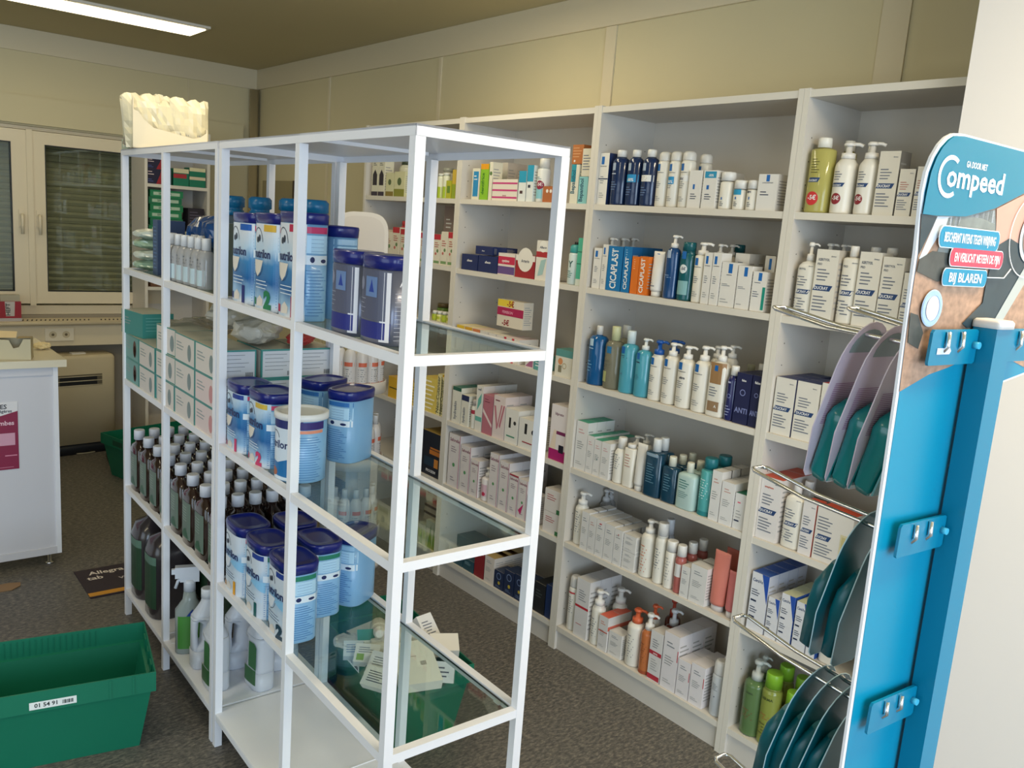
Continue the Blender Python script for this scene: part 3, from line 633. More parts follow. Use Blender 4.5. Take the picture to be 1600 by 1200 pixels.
row(K2, 3, [
 ('tall white carton with green lid', 'box', 895.5, 913, 659, CT('e2dfda', lab('d2a2a0'), d=.045, top='2f9a78'), {'d': .045, 'deep': 3, 'dname': 'green-lidded carton'}),
 ('white carton with green lid', 'box', 913.5, 924, 681, CT('e2dfda', lab('d2a2a0'), d=.045, top='2f9a78'), {'d': .045, 'deep': 4, 'dname': 'green-lidded carton'}),
 ('white carton with green lid and logo', 'box', 924.5, 936, 688, CT('e2dfda', lab('d2a2a0')+[('c', 0, .46, .12, C('1c7a6a'))], d=.045, top='2f9a78'), {'d': .045, 'deep': 4, 'dname': 'green-lidded carton'}),
 ('white carton, plain', 'box', 936.5, 950, 692, CT('e2dfda', lab('d2a2a0')), {'d': .045}),
 ('white spray bottle with dark print', 'bottle', 951, 967.5, 684, BT(GC, 'e6e2da', fr=[('l', -.6, .6, .4, .85, 7, C('7c8288'))], capw=.6, sh=.2), {'B': 701}),
 ('white bottle with peach print', 'bottle', 968.5, 984, 694, BT(GC, 'e6e2da', 'disc', fr=[('l', -.6, .6, .5, .85, 5, C('c8988a'))], n=4, flatk=.7, sh=.03), {'B': 700, 'd': .035}),
 ('white cream tube with crimped top', 'tube', 985, 1000, 694, TB('e4e0d8', 'dcd8d0', [('l', -.6, .6, .4, .62, 3, C('b0aeaa'))]), {'d': .035}),
 ('large dark teal bottle with white neck', 'bottle', 1001, 1027, 686, BT(G_teal, 'dfe0dc', 'cap', fr=[('r', -.7, .7, .90, .97, C('8ea4b4')), ('l', -.5, .5, .3, .75, 8, C('5a8498'))], n=3.5, flatk=.62, capw=.62, sh=.05), {'B': 706, 'd': .035, 'deep': 2, 'dname': 'dark teal bottle'}),
 ('smaller dark teal bottle, cream cap', 'bottle', 1028, 1051, 714, BT(G_teal, 'dcdac8', 'cap', fr=[('l', -.5, .5, .3, .8, 7, C('5a8498'))], n=3.5, flatk=.62, capw=.62, sh=.06), {'B': 729, 'd': .035, 'deep': 3, 'dname': 'dark teal bottle', 'dd': .05}),
 ('pale mint bottle with cream cap', 'bottle', 1052.5, 1081, 723.5, BT(mat('mint_plastic', (178, 202, 196), .3), 'dcdac8', 'cap', fr=[('l', -.6, .6, .55, .82, 4, C('3c7a74')), ('l', -.6, .6, .3, .5, 4, C('6a8c88'))], n=3.5, flatk=.62, capw=.5, sh=.12), {'B': 739, 'd': .035, 'deep': 3, 'dname': 'mint bottle', 'dd': .05}),
 ('aqua clear bottle with teal cap', 'bottle', 1082, 1105, 717, BT(CLR('clear_teal_water', (96, 190, 190), .72), '1c6f78', 'cap', fr=[('l', -.6, .6, .35, .8, 8, C('d0ecec'))], capw=.72, sh=.05, base=(.10, C('1c7c80'))), {'B': 734, 'deep': 2, 'dd': .07, 'dname': 'teal capped bottle'}),
 ('white carton, tallest on its right', 'box', 1106, 1121, 736, CT('e2dfda', lab('c8988a')), {'d': .045, 'deep': 3, 'dname': 'white carton'}),
 ('white carton, shorter', 'box', 1122, 1142, 754, CT('e2dfda', lab('c8988a')), {'d': .045, 'deep': 3, 'dname': 'white carton'}),
 ('white carton with green lid beside the upright', 'box', 1143, 1160, 772, CT('e2dfda', [('l', -.5, .4, .7, .8, 1, C('e0607a')), ('l', -.6, .5, .30, .55, 3, C('b0aeaa')), ('r', -.8, .1, .22, .26, DK)], d=.05, top='1d7d62'), {'d': .05}),
 ('white pump bottle', 'bottle', 975, 990, 682, BT(GC, 'dfdcd4', 'pump', capw=.6), {'B': 697, 'behind': 6, 'ins': .07}),
 ('white pump bottle', 'bottle', 990, 1005, 679, BT(GC, 'dfdcd4', 'pump', capw=.6), {'B': 695, 'behind': 7, 'ins': .09}),
])
row(K2, 4, [
 ('white pump bottle', 'bottle', 890, 905, 770, BT(GC, 'ece8e0', 'pump', fr=[('l', -.6, .6, .3, .85, 9, C('7c8288'))], capw=.7), {'B': 789, 'ins': .02}),
 ('white carton, first of the slim run', 'box', 905.5, 916.5, 800, CT('e2dfda', lab()), {'d': .045, 'deep': 3, 'dname': 'slim white carton'}),
 ('slim white carton', 'box', 917, 928, 807, CT('e0ddd8', lab('c8988a')), {'d': .045, 'deep': 3, 'dname': 'slim white carton'}),
 ('slim white carton with red mark', 'box', 928.5, 941, 813, CT('e2dfda', lab()+[('r', -.3, .3, .88, .91, C('c83848'))]), {'d': .045, 'deep': 3, 'dname': 'slim white carton'}),
 ('slim white carton', 'box', 941.5, 956, 820, CT('e0ddd8', lab()), {'d': .045, 'deep': 3, 'dname': 'slim white carton'}),
 ('slim white carton with red dot', 'box', 956.5, 969, 828, CT('e2dfda', lab('9a9a98')+[('c', 0, .86, .12, C('c83848'))]), {'d': .045, 'deep': 3, 'dname': 'slim white carton'}),
 ('lower white cube carton', 'box', 970, 989, 863, CT('e2dfda', lab()), {'d': .05}),
 ('white pump bottle with orange print', 'bottle', 991, 1010, 814, BT(GC, 'ece8e0', 'pump', fr=[('l', -.6, .6, .1, .75, 9, C('d98a6a'))], capw=.62), {'B': 834}),
 ('white spray bottle with dark print', 'bottle', 1013.5, 1029, 818, BT(GC, 'dfdcd6', 'cap', fr=[('l', -.6, .6, .3, .75, 8, C('7c8288'))], capw=.8, sh=.12), {'B': 838}),
 ('white bottle with domed cap', 'bottle', 1030.5, 1045, 846, BT(GC, 'ece8e0', 'disc', fr=[('l', -.6, .6, .2, .85, 8, C('b0aeaa'))], sh=.04), {'B': 862}),
 ('small clear bottle, coral liquid', 'bottle', 1046, 1060, 853, BT(G_pink, 'ece8e0', 'cap', fr=[('r', -.9, .9, .45, .8, C('e0dcd8'))], capw=.8, sh=.12), {'B': 870, 'deep': 3, 'dd': .055, 'dname': 'small clear bottle with white cap'}),
 ('white carton', 'box', 1061, 1074, 885, CT('e2dfda', lab()), {'d': .045, 'deep': 2, 'dname': 'white carton'}),
 ('wider white carton', 'box', 1075, 1100, 885, CT('e0ddd8', lab()), {'d': .045, 'deep': 2, 'dname': 'white carton'}),
 ('large coral cream tube', 'tube', 1101, 1125, 864, TB('dc8272', 'cfc8c4', [('l', -.4, .4, .55, .62, 2, C('a85848'))], hc=.10), {'d': .045}),
 ('pink cream tube, white cap', 'tube', 1126, 1145, 896, TB('d67a78', 'e4ddd8', [('c', 0, .62, .2, C('a8504e')), ('l', -.4, .4, .35, .45, 1, C('a8504e'))], hc=.14), {'d': .04}),
 ('upper white cube carton', 'box', 970, 989, 837, CT('e2dfda', lab()), {'d': .05, 'base': 862.5, 'free': 'white cube carton stacked on the seventh item, fifth shelf, middle bookcase'}),
 ('coral tube', 'tube', 1120, 1143, 860, TB('c86e60', 'cfc8c4', [], hc=.10), {'d': .04, 'behind': 15, 'ins': .07}),
 ('clear pump bottle', 'bottle', 905, 922, 766, BT(G_frost, 'd8d8d8', 'pump', capw=.6), {'B': 785, 'behind': 2, 'ins': .16}),
 ('clear pump bottle', 'bottle', 925, 940, 762, BT(G_frost, 'd8d8d8', 'pump', capw=.6), {'B': 782, 'behind': 3, 'ins': .19}),
 ('frosted pump bottle', 'bottle', 1026, 1040, 812, BT(G_frost, 'd8d8d8', 'cap', capw=.7), {'B': 835, 'behind': 9, 'ins': .08}),
])
row(K2, 5, [
 ('white aerosol with red ring', 'spray can', 880, 893, 901, BT(GC, 'cfccc6', 'aero', fr=[('r', -.95, .95, .86, .90, C('c8484c')), ('l', -.6, .6, .4, .8, 8, C('8c8c90'))]), {'B': 918, 'ins': .016}),
 ('tall white carton with red band', 'box', 894.5, 914.5, 906, CT('e0dcd8', [('r', -1, 1, .50, .54, C('c02c38')), ('l', -.6, .6, .62, .82, 5, C('8c8c90')), ('l', -.7, .7, .20, .23, 1, C('c05058'))], d=.055), {'d': .055, 'deep': 3, 'dname': 'tall clear-sided carton'}),
 ('white bottle with domed pump', 'bottle', 915.5, 931, 924, BT(GC, 'ece8e0', 'pump', fr=[('l', -.6, .6, .2, .7, 8, C('7c8288'))], capw=.7), {'B': 947}),
 ('carton with orange lid', 'box', 932, 946, 963, CT('e0dcd8', lab('d98a6a')+[('r', -1, 1, .54, .57, C('d0604c'))], d=.06, top='e2664a', sd=[('r', -1, 1, .62, .74, C('d9705c'))]), {'d': .06, 'deep': 2, 'dname': 'orange-lidded carton'}),
 ('short white cream carton', 'box', 947, 967, 990, CT('e4e0da', lab()), {'d': .06}),
 ('white pump bottle, orange pump', 'bottle', 969, 990, 954, BT(GC, 'd8643c', 'pump', fr=[('l', -.6, .6, .2, .75, 9, C('8c8c90'))], capw=.6), {'B': 975}),
 ('orange clear bottle with white pump', 'bottle', 991, 1009, 961, BT(G_or, 'ece8e0', 'pump', fr=[('l', -.6, .6, .25, .72, 9, C('8a4a2a'))], capw=.62, base=(.08, C('a04c2c'))), {'B': 986}),
 ('white carton with red bands', 'box', 1010, 1028.5, 988, CT('e0dcd8', [('r', -1, 1, .52, .60, C('b83240')), ('t', 'xera', 0, .54, .04, WH), ('r', -1, 1, .02, .12, C('b83240')), ('l', -.6, .6, .66, .85, 4, C('8c8c90')), ('l', -.6, .6, .2, .45, 5, C('b0aeaa'))], d=.06), {'d': .06}),
 ('big white carton with red tab', 'box', 1030, 1053, 991, CT('e6e0e0', lab()+[('r', .9, 1, .55, .75, C('c02c38'))], d=.065), {'d': .065, 'deep': 3, 'dname': 'white carton'}),
 ('low white carton', 'box', 1054, 1073, 1033, CT('e6e0e0', lab()+[('r', .9, 1, .5, .75, C('c02c38'))], d=.065), {'d': .065, 'deep': 2, 'dname': 'low white carton'}),
 ('low white carton', 'box', 1074, 1095, 1040, CT('e6e0e0', lab()+[('r', .9, 1, .5, .75, C('c02c38'))], d=.065), {'d': .065, 'deep': 2, 'dname': 'low white carton'}),
 ('silver-white aerosol can', 'spray can', 1101, 1122, 1035, BT('c8cccf', 'e0deda', 'aero', fr=[('l', -.5, .4, .62, .8, 5, C('7c8288')), ('c', 0, .48, .08, C('405060'))]), {'B': 1056}),
 ('white pump bottle', 'bottle', 947, 964, 921, BT(GC, 'ece8e0', 'pump', capw=.7), {'B': 944, 'behind': 4, 'ins': .10}),
 ('white bottle, orange pump', 'bottle', 1000, 1016, 947, BT(GC, 'd8643c', 'pump', capw=.6), {'B': 968, 'behind': 7, 'ins': .075}),
 ('dark orange bottle, clear pump', 'bottle', 1024, 1046, 955, BT(mat('amber_gloss', (120, 54, 34), .15, coat=.5), 'd8d8da', 'pump', capw=.5), {'B': 980, 'behind': 8, 'ins': .085}),
 ('dark orange bottle, red pump', 'bottle', 1027, 1046, 938, BT(mat('amber_gloss', (120, 54, 34), .15, coat=.5), 'c85440', 'pump', capw=.5), {'B': 965, 'behind': 9, 'ins': .16}),
 ('white aerosol', 'spray can', 1118, 1132, 1028, BT(GC, 'e0deda', 'aero'), {'B': 1046, 'behind': 12, 'ins': .085}),
])
K3 = 'nearest bookcase'
row(K3, 0, [
 ('yellow clear bottle with red -5 sticker', 'bottle', 1250, 1285, 214, BT(G_yel, 'ece8dc', 'cap', fr=[('c', -.1, .22, .55, C('cf2f30')), ('t', '-5€', -.1, .20, .07, WH), ('s', -.7, .25, .47, .54, C('20406f')), ('t', 'DUCRAY', -.2, .482, .03, WH, .4), ('l', -.5, .3, .60, .84, 6, C('6a6630'))], capw=.66, sh=.05, n=2.4, flatk=.8), {'B': 230, 'd': .05}),
 ('white bottle with dark red -5 sticker', 'bottle', 1287.5, 1320, 221, BT(GC, 'ece8e0', 'pump', fr=[('c', -.15, .27, .5, C('8e1f2c')), ('t', '-5€', -.15, .25, .07, WH), ('s', -.8, .35, .49, .56, C('20406f')), ('t', 'DUCRAY', -.2, .50, .032, WH, .45), ('l', -.6, .3, .60, .78, 4, INK)], capw=.62, sh=.16), {'B': 247}),
 ('white bottle with dark red -5 sticker', 'bottle', 1325, 1356, 220, BT(GC, 'ece8e0', 'pump', fr=[('c', -.3, .27, .5, C('8e1f2c')), ('t', '-5€', -.3, .25, .07, WH), ('s', -.9, .35, .49, .56, C('20406f')), ('t', 'DUCRAY', -.25, .50, .032, WH, .45), ('l', -.6, .3, .60, .78, 4, INK)], capw=.62, sh=.16), {'B': 247}),
 ('tall white carton with navy brand band', 'box', 1361.5, 1394, 236, CT('ddd6c6', duc(), d=.055, side='8a867e'), {'d': .055}),
 ('shorter white carton with navy brand band', 'box', 1396, 1420.5, 264, CT('ddd6c6', duc(ink=C('b07060')), d=.055, side='8a867e'), {'d': .055}),
 ('shorter white carton with navy brand band', 'box', 1422.5, 1446, 260, CT('ddd6c6', duc(ink=C('b07060')), d=.055, side='8a867e'), {'d': .055}),
 ('white capped clear bottle', 'bottle', 1296, 1318, 219, BT(G_yel, 'ece8dc', 'cap', capw=.66, sh=.05), {'B': 236, 'behind': 2, 'ins': .09}),
 ('white capped bottle', 'bottle', 1334, 1352, 226, BT(GC, 'ece8dc', 'cap', capw=.66, sh=.2), {'B': 246, 'behind': 3, 'ins': .085}),
])
row(K3, 1, [
 ('white pump bottle with navy brand band', 'bottle', 1232, 1261, 378, BT(GC, 'ece8e0', 'pump', fr=duc([('t', 'KERTYOL', -.3, .84, .03, INK, .4)]), capw=.5, n=3, flatk=.7, sh=.16), {'B': 407, 'd': .05}),
 ('tall white carton with grey heading', 'box', 1262.5, 1297, 390, CT('e3ddcf', duc([('t', 'KERTYOL', -.25, .84, .035, INK, .5), ('t', 'PSO', -.6, .78, .03, INK, .2)]), d=.055, side='c8bfb0'), {'d': .055}),
 ('white bottle with tall cap', 'bottle', 1299, 1327, 384, BT(GC, 'ece8e0', 'cap', fr=duc([('t', 'PSO', -.4, .84, .03, INK, .3)]), n=3, flatk=.7, capw=.6, sh=.05), {'B': 401, 'd': .045}),
 ('wide white carton with grey heading', 'box', 1328.5, 1362.5, 394, CT('e3ddcf', duc([('t', 'KERTYOL', -.25, .84, .035, INK, .5), ('t', 'PSO', -.6, .78, .03, INK, .2)]), d=.055, top='5a5e70'), {'d': .055}),
 ('lower white carton with grey heading', 'box', 1364, 1398, 402, CT('e3ddcf', duc([('t', 'KERTYOL', -.3, .86, .03, INK, .5), ('t', 'PSO', -.6, .80, .03, INK, .2)]), d=.055, top='5a5e70'), {'d': .055}),
 ('smallest white carton with navy brand band', 'box', 1399.5, 1426, 427, CT('e3ddcf', duc(), d=.055), {'d': .055}),
 ('white pump bottle', 'bottle', 1262, 1288, 380, BT(GC, 'ece8e0', 'pump', capw=.5), {'B': 400, 'behind': 2, 'ins': .08}),
 ('white pump bottle', 'bottle', 1285, 1308, 382, BT(GC, 'ece8e0', 'pump', capw=.5), {'B': 400, 'behind': 3, 'ins': .085}),
 ('white capped bottle', 'bottle', 1338, 1356, 386, BT(GC, 'ece8e0', 'cap', capw=.8), {'B': 398, 'behind': 4, 'ins': .085}),
 ('white capped bottle', 'bottle', 1362, 1382, 387, BT(GC, 'ece8e0', 'cap', capw=.8), {'B': 400, 'behind': 5, 'ins': .085}),
])
row(K3, 2, [
 ('white carton with dark blue lid', 'box', 1202.5, 1233.5, 591, CT('e3ddd0', duc(), d=.06, top='2b3568', side='2b3568'), {'d': .06, 'deep': 3, 'dname': 'blue-lidded carton'}),
 ('second white carton with dark blue lid', 'box', 1235, 1270, 598, CT('e3ddd0', duc(), d=.06, top='2b3568'), {'d': .06, 'deep': 2, 'dname': 'blue-lidded carton'}),
 ('white carton with red lid and red edge', 'box', 1272, 1306, 601, CT('e3ddd0', duc(ink=C('b85a48')), d=.06, top='b83a34', side='b83a34'), {'d': .06, 'deep': 2, 'dname': 'red-lidded carton'}),
 ('white carton with navy brand band', 'box', 1308, 1340, 606, CT('e3ddd0', duc(), d=.06), {'d': .06}),
])
row(K3, 3, [
 ('tall white carton with orange-red lid', 'box', 1177.5, 1210.5, 747, CT('e3ddd8', duc([('t', 'anaphase', -.2, .83, .03, C('c8604c'), .5)]), d=.06, top='d3502c', side='ded6d0'), {'d': .06, 'deep': 3, 'dname': 'orange-lidded carton'}),
 ('white bottle with navy brand band', 'bottle', 1214, 1243, 757, BT(GC, 'e6e2dc', 'cap', fr=duc(), n=3, flatk=.65, capw=.55, sh=.14), {'B': 774, 'd': .045}),
 ('slim white carton with orange-red lid', 'box', 1245, 1265.5, 785, CT('e3ddd8', duc(), d=.05, top='d3502c', side='c8604c'), {'d': .05}),
 ('wide carton with ampoule window', 'box', 1267, 1323, 800, CT('e0dad0', [('s', -.95, -.2, .40, .50, C('20406f')), ('t', 'DUCRAY', -.6, .42, .05, WH, .3), ('l', -.9, 0, .55, .85, 5, INK), ('l', -.9, .2, .08, .35, 5, INK), ('r', .42, .78, .08, .62, C('d8cda4')), ('r', .50, .70, .12, .34, C('efe6c4')), ('r', .50, .70, .37, .58, C('c8ba80'))], d=.08, top='d3502c'), {'d': .08}),
 ('white carton at the hidden end', 'box', 1325, 1352, 830, CT('e0dad0', duc(), d=.06), {'d': .06}),
 ('translucent capped bottle', 'bottle', 1238, 1256, 753, BT(G_frost, 'dcd8d4', 'cap', capw=.7), {'B': 765, 'behind': 2, 'ins': .085}),
])
cer = lambda: [('t', 'CeraVe', -.28, .84, .055, C('27406e'), .58), ('p', [(.15, 1), (1, 1), (1, .52)], C('2450a8')), ('l', -.85, .2, .60, .72, 3, DK), ('l', -.85, .1, .30, .42, 3, DK), ('r', -.85, -.2, .50, .53, DK), ('r', -.85, -.2, .22, .25, DK)]
row(K3, 4, [
 ('tall white carton with blue corner', 'box', 1165, 1191, 897, CT('e0dfe0', cer(), d=.05, top='2a54a4', side='c8cad4'), {'d': .05, 'deep': 4, 'dname': 'tall carton with blue lid'}),
 ('small white carton with blue corner', 'box', 1193, 1210.5, 935, CT('e0dfe0', cer(), d=.05, top='d4d6da'), {'d': .05, 'deep': 2, 'dname': 'small carton'}),
 ('white carton with blue corner', 'box', 1212, 1233, 930, CT('e0dfe0', cer(), d=.05, top='cfd2ae', side='2a54a4'), {'d': .05, 'deep': 3, 'dname': 'blue-cornered carton'}),
 ('white carton with blue corner', 'box', 1235, 1255.5, 943, CT('e0dfe0', cer(), d=.05, top='cfd2ae', side='c8cad4'), {'d': .05, 'deep': 3, 'dname': 'blue-cornered carton'}),
 ('short white carton with blue corner', 'box', 1257, 1271.5, 962, CT('e0dfe0', cer(), d=.05, side='2a54a4'), {'d': .05}),
 ('white bottle with blue pump collar', 'bottle', 1273, 1300, 935, BT(GC, '2a54a4', 'pump', fr=[('t', 'CeraVe', 0, .80, .07, C('27406e'), .8), ('l', -.6, .5, .2, .6, 6, DK)], n=3, flatk=.65, capw=.5), {'B': 957, 'd': .045}),
])
row(K3, 5, [
 ('green clear pump bottle', 'bottle', 1146, 1177, 1036, BT(G_lime, 'c4c8c0', 'pump', fr=[('t', 'LUXEOL', 0, .78, .03, C('3a4a34')), ('l', -.6, .6, .3, .5, 5, C('7a5030'))], capw=.5, sh=.10), {'B': 1066}),
 ('olive bottle with lime cap', 'bottle', 1174, 1201, 1055, BT(G_olv, '84b830', 'cap', fr=[('t', 'DERMA', 0, .80, .045, C('3c4a20')), ('l', -.6, .6, .45, .56, 3, C('a05a30')), ('l', -.6, .6, .12, .4, 5, C('5a5a2a'))], capw=.8, sh=.10), {'B': 1077}),
 ('white bottle with lime cap', 'bottle', 1203, 1233, 1086, BT(GC, '84b830', 'cap', fr=[('l', -.6, .6, .5, .58, 2, C('d07050')), ('l', -.6, .6, .2, .4, 4, INK)], capw=.62, sh=.2), {'B': 1108}),
 ('clear pump bottle', 'bottle', 1236, 1258, 1084, BT(G_frost, 'c4d8a8', 'pump', capw=.6), {'B': 1105}),
 ('clear pump bottle', 'bottle', 1166, 1186, 1028, BT(G_lime, 'c4c8c0', 'pump', capw=.5), {'B': 1052, 'behind': 1, 'ins': .09}),
 ('olive bottle with lime cap', 'bottle', 1196, 1220, 1043, BT(G_olv, '84b830', 'cap', capw=.8), {'B': 1064, 'behind': 2, 'ins': .085}),
 ('olive bottle with lime cap', 'bottle', 1222, 1246, 1062, BT(G_olv, '84b830', 'cap', capw=.8), {'B': 1084, 'behind': 3, 'ins': .09}),
])
K1 = 'second furthest bookcase'
row(K1, 0, [
 ('blue and white carton', 'box', 736, 747.5, 263, CT('e6e0c8', [('r', -.7, .7, .1, .9, C('2a8cc0')), ('l', -.5, .5, .6, .8, 2, WH)], d=.05), {'d': .05}),
 ('lime green carton', 'box', 748.5, 761, 256, CT('8cc030', [('r', -1, 1, .85, 1, C('e8a020')), ('vt', 'dentifrice', 0, .45, .35, C('3c7a20'), .6)], d=.05), {'d': .05}),
 ('white carton with green oval', 'box', 762, 767, 253, CT('e6e0c8', [('c', 0, .7, .8, C('5a7a40'))], d=.05), {'d': .05}),
 ('white carton striped pink', 'box', 768, 807, 302, CT('e6dccc', [('r', -1, 1, .30, .55, C('c8407c')), ('t', 'dermal', 0, .6, .2, C('a02c5c'), .5)], d=.08), {'d': .08}),
 ('slim carton with blue gradient top', 'box', 808.5, 820, 267, CT('e0e4e0', [('r', -1, 1, .62, 1, C('2a98b8')), ('r', -.6, .2, .25, .35, C('503838'))], d=.05), {'d': .05}),
 ('taller slim carton, blue upper half', 'box', 821, 831, 258, CT('e0e4e0', [('r', -1, 1, .55, 1, C('2a98b8')), ('r', -.6, .2, .38, .46, C('303848'))], d=.05), {'d': .05}),
 ('white bottle with dark red -5 sticker', 'bottle', 832, 846, 247, BT('dcdcd4', 'e0dcd0', 'cap', fr=[('r', -.9, .9, .10, .42, C('8cc4cc')), ('c', .2, .50, .65, C('8e1f3c')), ('t', '-5€', .2, .47, .1, WH), ('l', -.6, .6, .65, .75, 2, C('2a6a7c'))], capw=.75, sh=.06), {'B': 262}),
 ('brown carton', 'box', 847, 866, 291, CT('b0683c', [('c', -.3, .7, .2, OFF), ('c', .3, .7, .2, OFF)], d=.06), {'d': .06}),
 ('white ointment carton lettered vertically', 'box', 889, 901, 257, CT('e2ddc8', [('r', -1, .2, .55, 1, C('2a98a8')), ('vt', 'Bepanthol', .1, .55, .5, C('1c5a70'), .6)], d=.05), {'d': .05}),
 ('blue-green ointment carton', 'box', 902, 916, 276, CT('8cc8c8', [('vt', 'Bepanthol', 0, .5, .42, C('1c4a60'), .85)], d=.05), {'d': .05}),
 ('orange carton', 'box', 888, 905, 226, CT('b8703c', [('l', -.9, .9, .3, .9, 4, C('d8a070')), ('c', -.5, .15, .15, OFF)], d=.05), {'d': .05, 'base': 256, 'free': 'orange carton lying on the ointment cartons, top shelf, second furthest bookcase', 'ins': .02}),
 ('white carton', 'box', 904, 920, 232, CT('dcd4be', [('l', -.8, .8, .2, .8, 6, INK)], d=.05), {'d': .05, 'base': 275.5, 'free': 'white printed carton standing on the blue-green ointment carton, second furthest bookcase'}),
 ('white carton striped pink', 'box', 768, 807, 291, CT('e6dccc', [('r', -1, 1, .30, .55, C('c8407c'))], d=.08), {'d': .08, 'base': 302, 'free': 'middle pink-striped carton of the stack of three, top shelf', 'tx': 0}),
 ('white carton striped pink', 'box', 768, 807, 280, CT('e6dccc', [('r', -1, 1, .30, .55, C('c8407c'))], d=.08), {'d': .08, 'base': 291, 'free': 'topmost pink-striped carton of the stack of three, top shelf'}),
 ('thin grey carton', 'box', 780, 790, 254, CT('cfc4b8', [], d=.05), {'behind': 4, 'ins': .10, 'd': .05, 'deep': 2, 'dname': 'thin grey carton', 'group': 'thin grey cartons at the back of the top shelf'}),
])
row(K1, 1, [
 ('navy carton with white script', 'box', 720.5, 745.5, 397.5, CT('1c2a5c', [('t', 'aflexan', 0, .55, .14, WH, .6)], d=.06), {'d': .06}),
 ('navy carton with white script', 'box', 746.5, 776, 400, CT('1c2a5c', [('t', 'aflexan', 0, .55, .14, WH, .6)], d=.06), {'d': .06}),
 ('red, white and purple carton', 'box', 777, 803, 396, CT('e8dcd0', [('r', -1, 1, .50, .85, C('c83050')), ('t', 'cystimo', -.1, .60, .12, WH, .6), ('r', -1, 1, .05, .40, C('6a5088'))], d=.06), {'d': .06}),
 ('dark red carton with white arch', 'box', 804, 834, 399, CT('a02830', [('r', -1, 1, .75, 1, C('ece6da')), ('c', 0, .80, .8, C('ece6da')), ('t', 'Arterin', 0, .68, .13, DK, .8)], d=.06), {'d': .06}),
 ('tall red and white carton', 'box', 835, 855, 376, CT('e6e0d4', [('r', -1, 1, .58, .72, C('b03038')), ('c', 0, .85, .6, C('f0ece2')), ('t', 'Alfason', 0, .80, .06, DK, .8), ('p', [(-.6, .1), (-.2, .5), (.6, .55), (.2, .15)], C('a8c8c4'))], d=.06), {'d': .06}),
 ('pale teal aerosol', 'spray can', 880, 897, 382, BT('cfdcd8', '3c9c98', 'aero', fr=[('t', 'Y', 0, .55, .2, C('2a5a58')), ('l', -.5, .5, .2, .45, 4, C('2a7a70'))]), {'B': 395}),
 ('green banded carton stack', 'box', 898, 910, 372, CT('54b89a', [('r', -1, 1, .7, .72, C('2a7a60')), ('r', -1, 1, .45, .47, C('2a7a60')), ('r', -1, 1, 0, .14, C('d8ddd0'))], d=.06), {'d': .06}),
 ('navy carton', 'box', 741, 768, 385, CT('1c2a5c', [('t', 'aflexan', -.1, .4, .14, WH, .6)], d=.06), {'d': .06, 'base': 398, 'ins': .02, 'free': 'navy carton lying across the front pair, second shelf, second furthest bookcase'}),
 ('navy carton', 'box', 769, 788, 387, CT('1c2a5c', [], d=.06), {'d': .06, 'base': 400, 'ins': .04, 'free': 'plain navy carton beside the upper navy one, second shelf, furthest side'}),
 ('black capped bottle', 'bottle', 889, 897, 378, BT('4a4a48', '202020', 'cap', capw=.8), {'B': 384, 'behind': 6, 'ins': .07}),
])
its = []
for k in range(8):
    L_ = 712+k*12.2
    its.append(('white carton lying with %s lid' % ['yellow', 'yellow', 'orange', 'cream', 'cream', 'cream', 'red', 'red'][k], 'box', L_, L_+11.6, 508+k*3.2,
        CT('e4dcd0', [('r', -1, 1, .70, 1, C(['e8c030', 'e0a828', 'd8804c', 'd8c8a0', 'd8c8a0', 'd8c8a0', 'c83848', 'c83848'][k]))] if k < 3 else ([('r', -1, -.4, 0, 1, C('d03848'))] if k > 5 else lab('d08890')), d=.10, top=['f0dca0', 'f0dca0', 'f0d0b0', 'e8e0cc', 'e8e0cc', 'e8e0cc', 'e8d0cc', 'e8d0cc'][k]), {'d': .10}))
its += [
 ('white carton with pink pattern', 'box', 820, 832.5, 556, CT('e2dcd4', [('p', [(-.9, .1), (.9, .9), (.9, .1)], C('b06a8c'))], d=.06), {'d': .06}),
 ('teal carton', 'box', 833.5, 848, 556, CT('5aa09c', [('l', -.7, .7, .2, .8, 3, WH)], d=.06), {'d': .06}),
 ('white carton with round orange picture', 'box', 866, 892, 558, CT('e0dac8', [('c', -.4, .75, .28, C('d8905c')), ('o', .1, .55, .25, .07, C('b8a478')), ('r', -.6, -.2, .2, .55, C('8c8468'))], d=.07), {'d': .07}),
 ('teal carton lying flat', 'box', 866, 892, 547, CT('5c9690', [], d=.07), {'d': .07, 'base': 558, 'free': 'teal carton lying on the round-picture carton, third shelf, second furthest bookcase'}),
 ('promotion carton', 'box', 772, 812, 470, CT('e4d8c4', [('r', -1, .2, .75, 1, C('ecd040')), ('t', '-5€', 0, .77, .2, C('a02030'), .5), ('r', -1, 1, .42, .72, C('b02454')), ('t', 'FEMIBION', -.2, .50, .1, C('e8a0b8'), .6), ('t', '-5€', -.3, .06, .2, C('a02030'), .4)], d=.05), {'d': .05, 'base': 512, 'ins': .03, 'free': 'yellow and magenta carton marked -5€ standing on the row of cartons'}),
]
row(K1, 2, its)
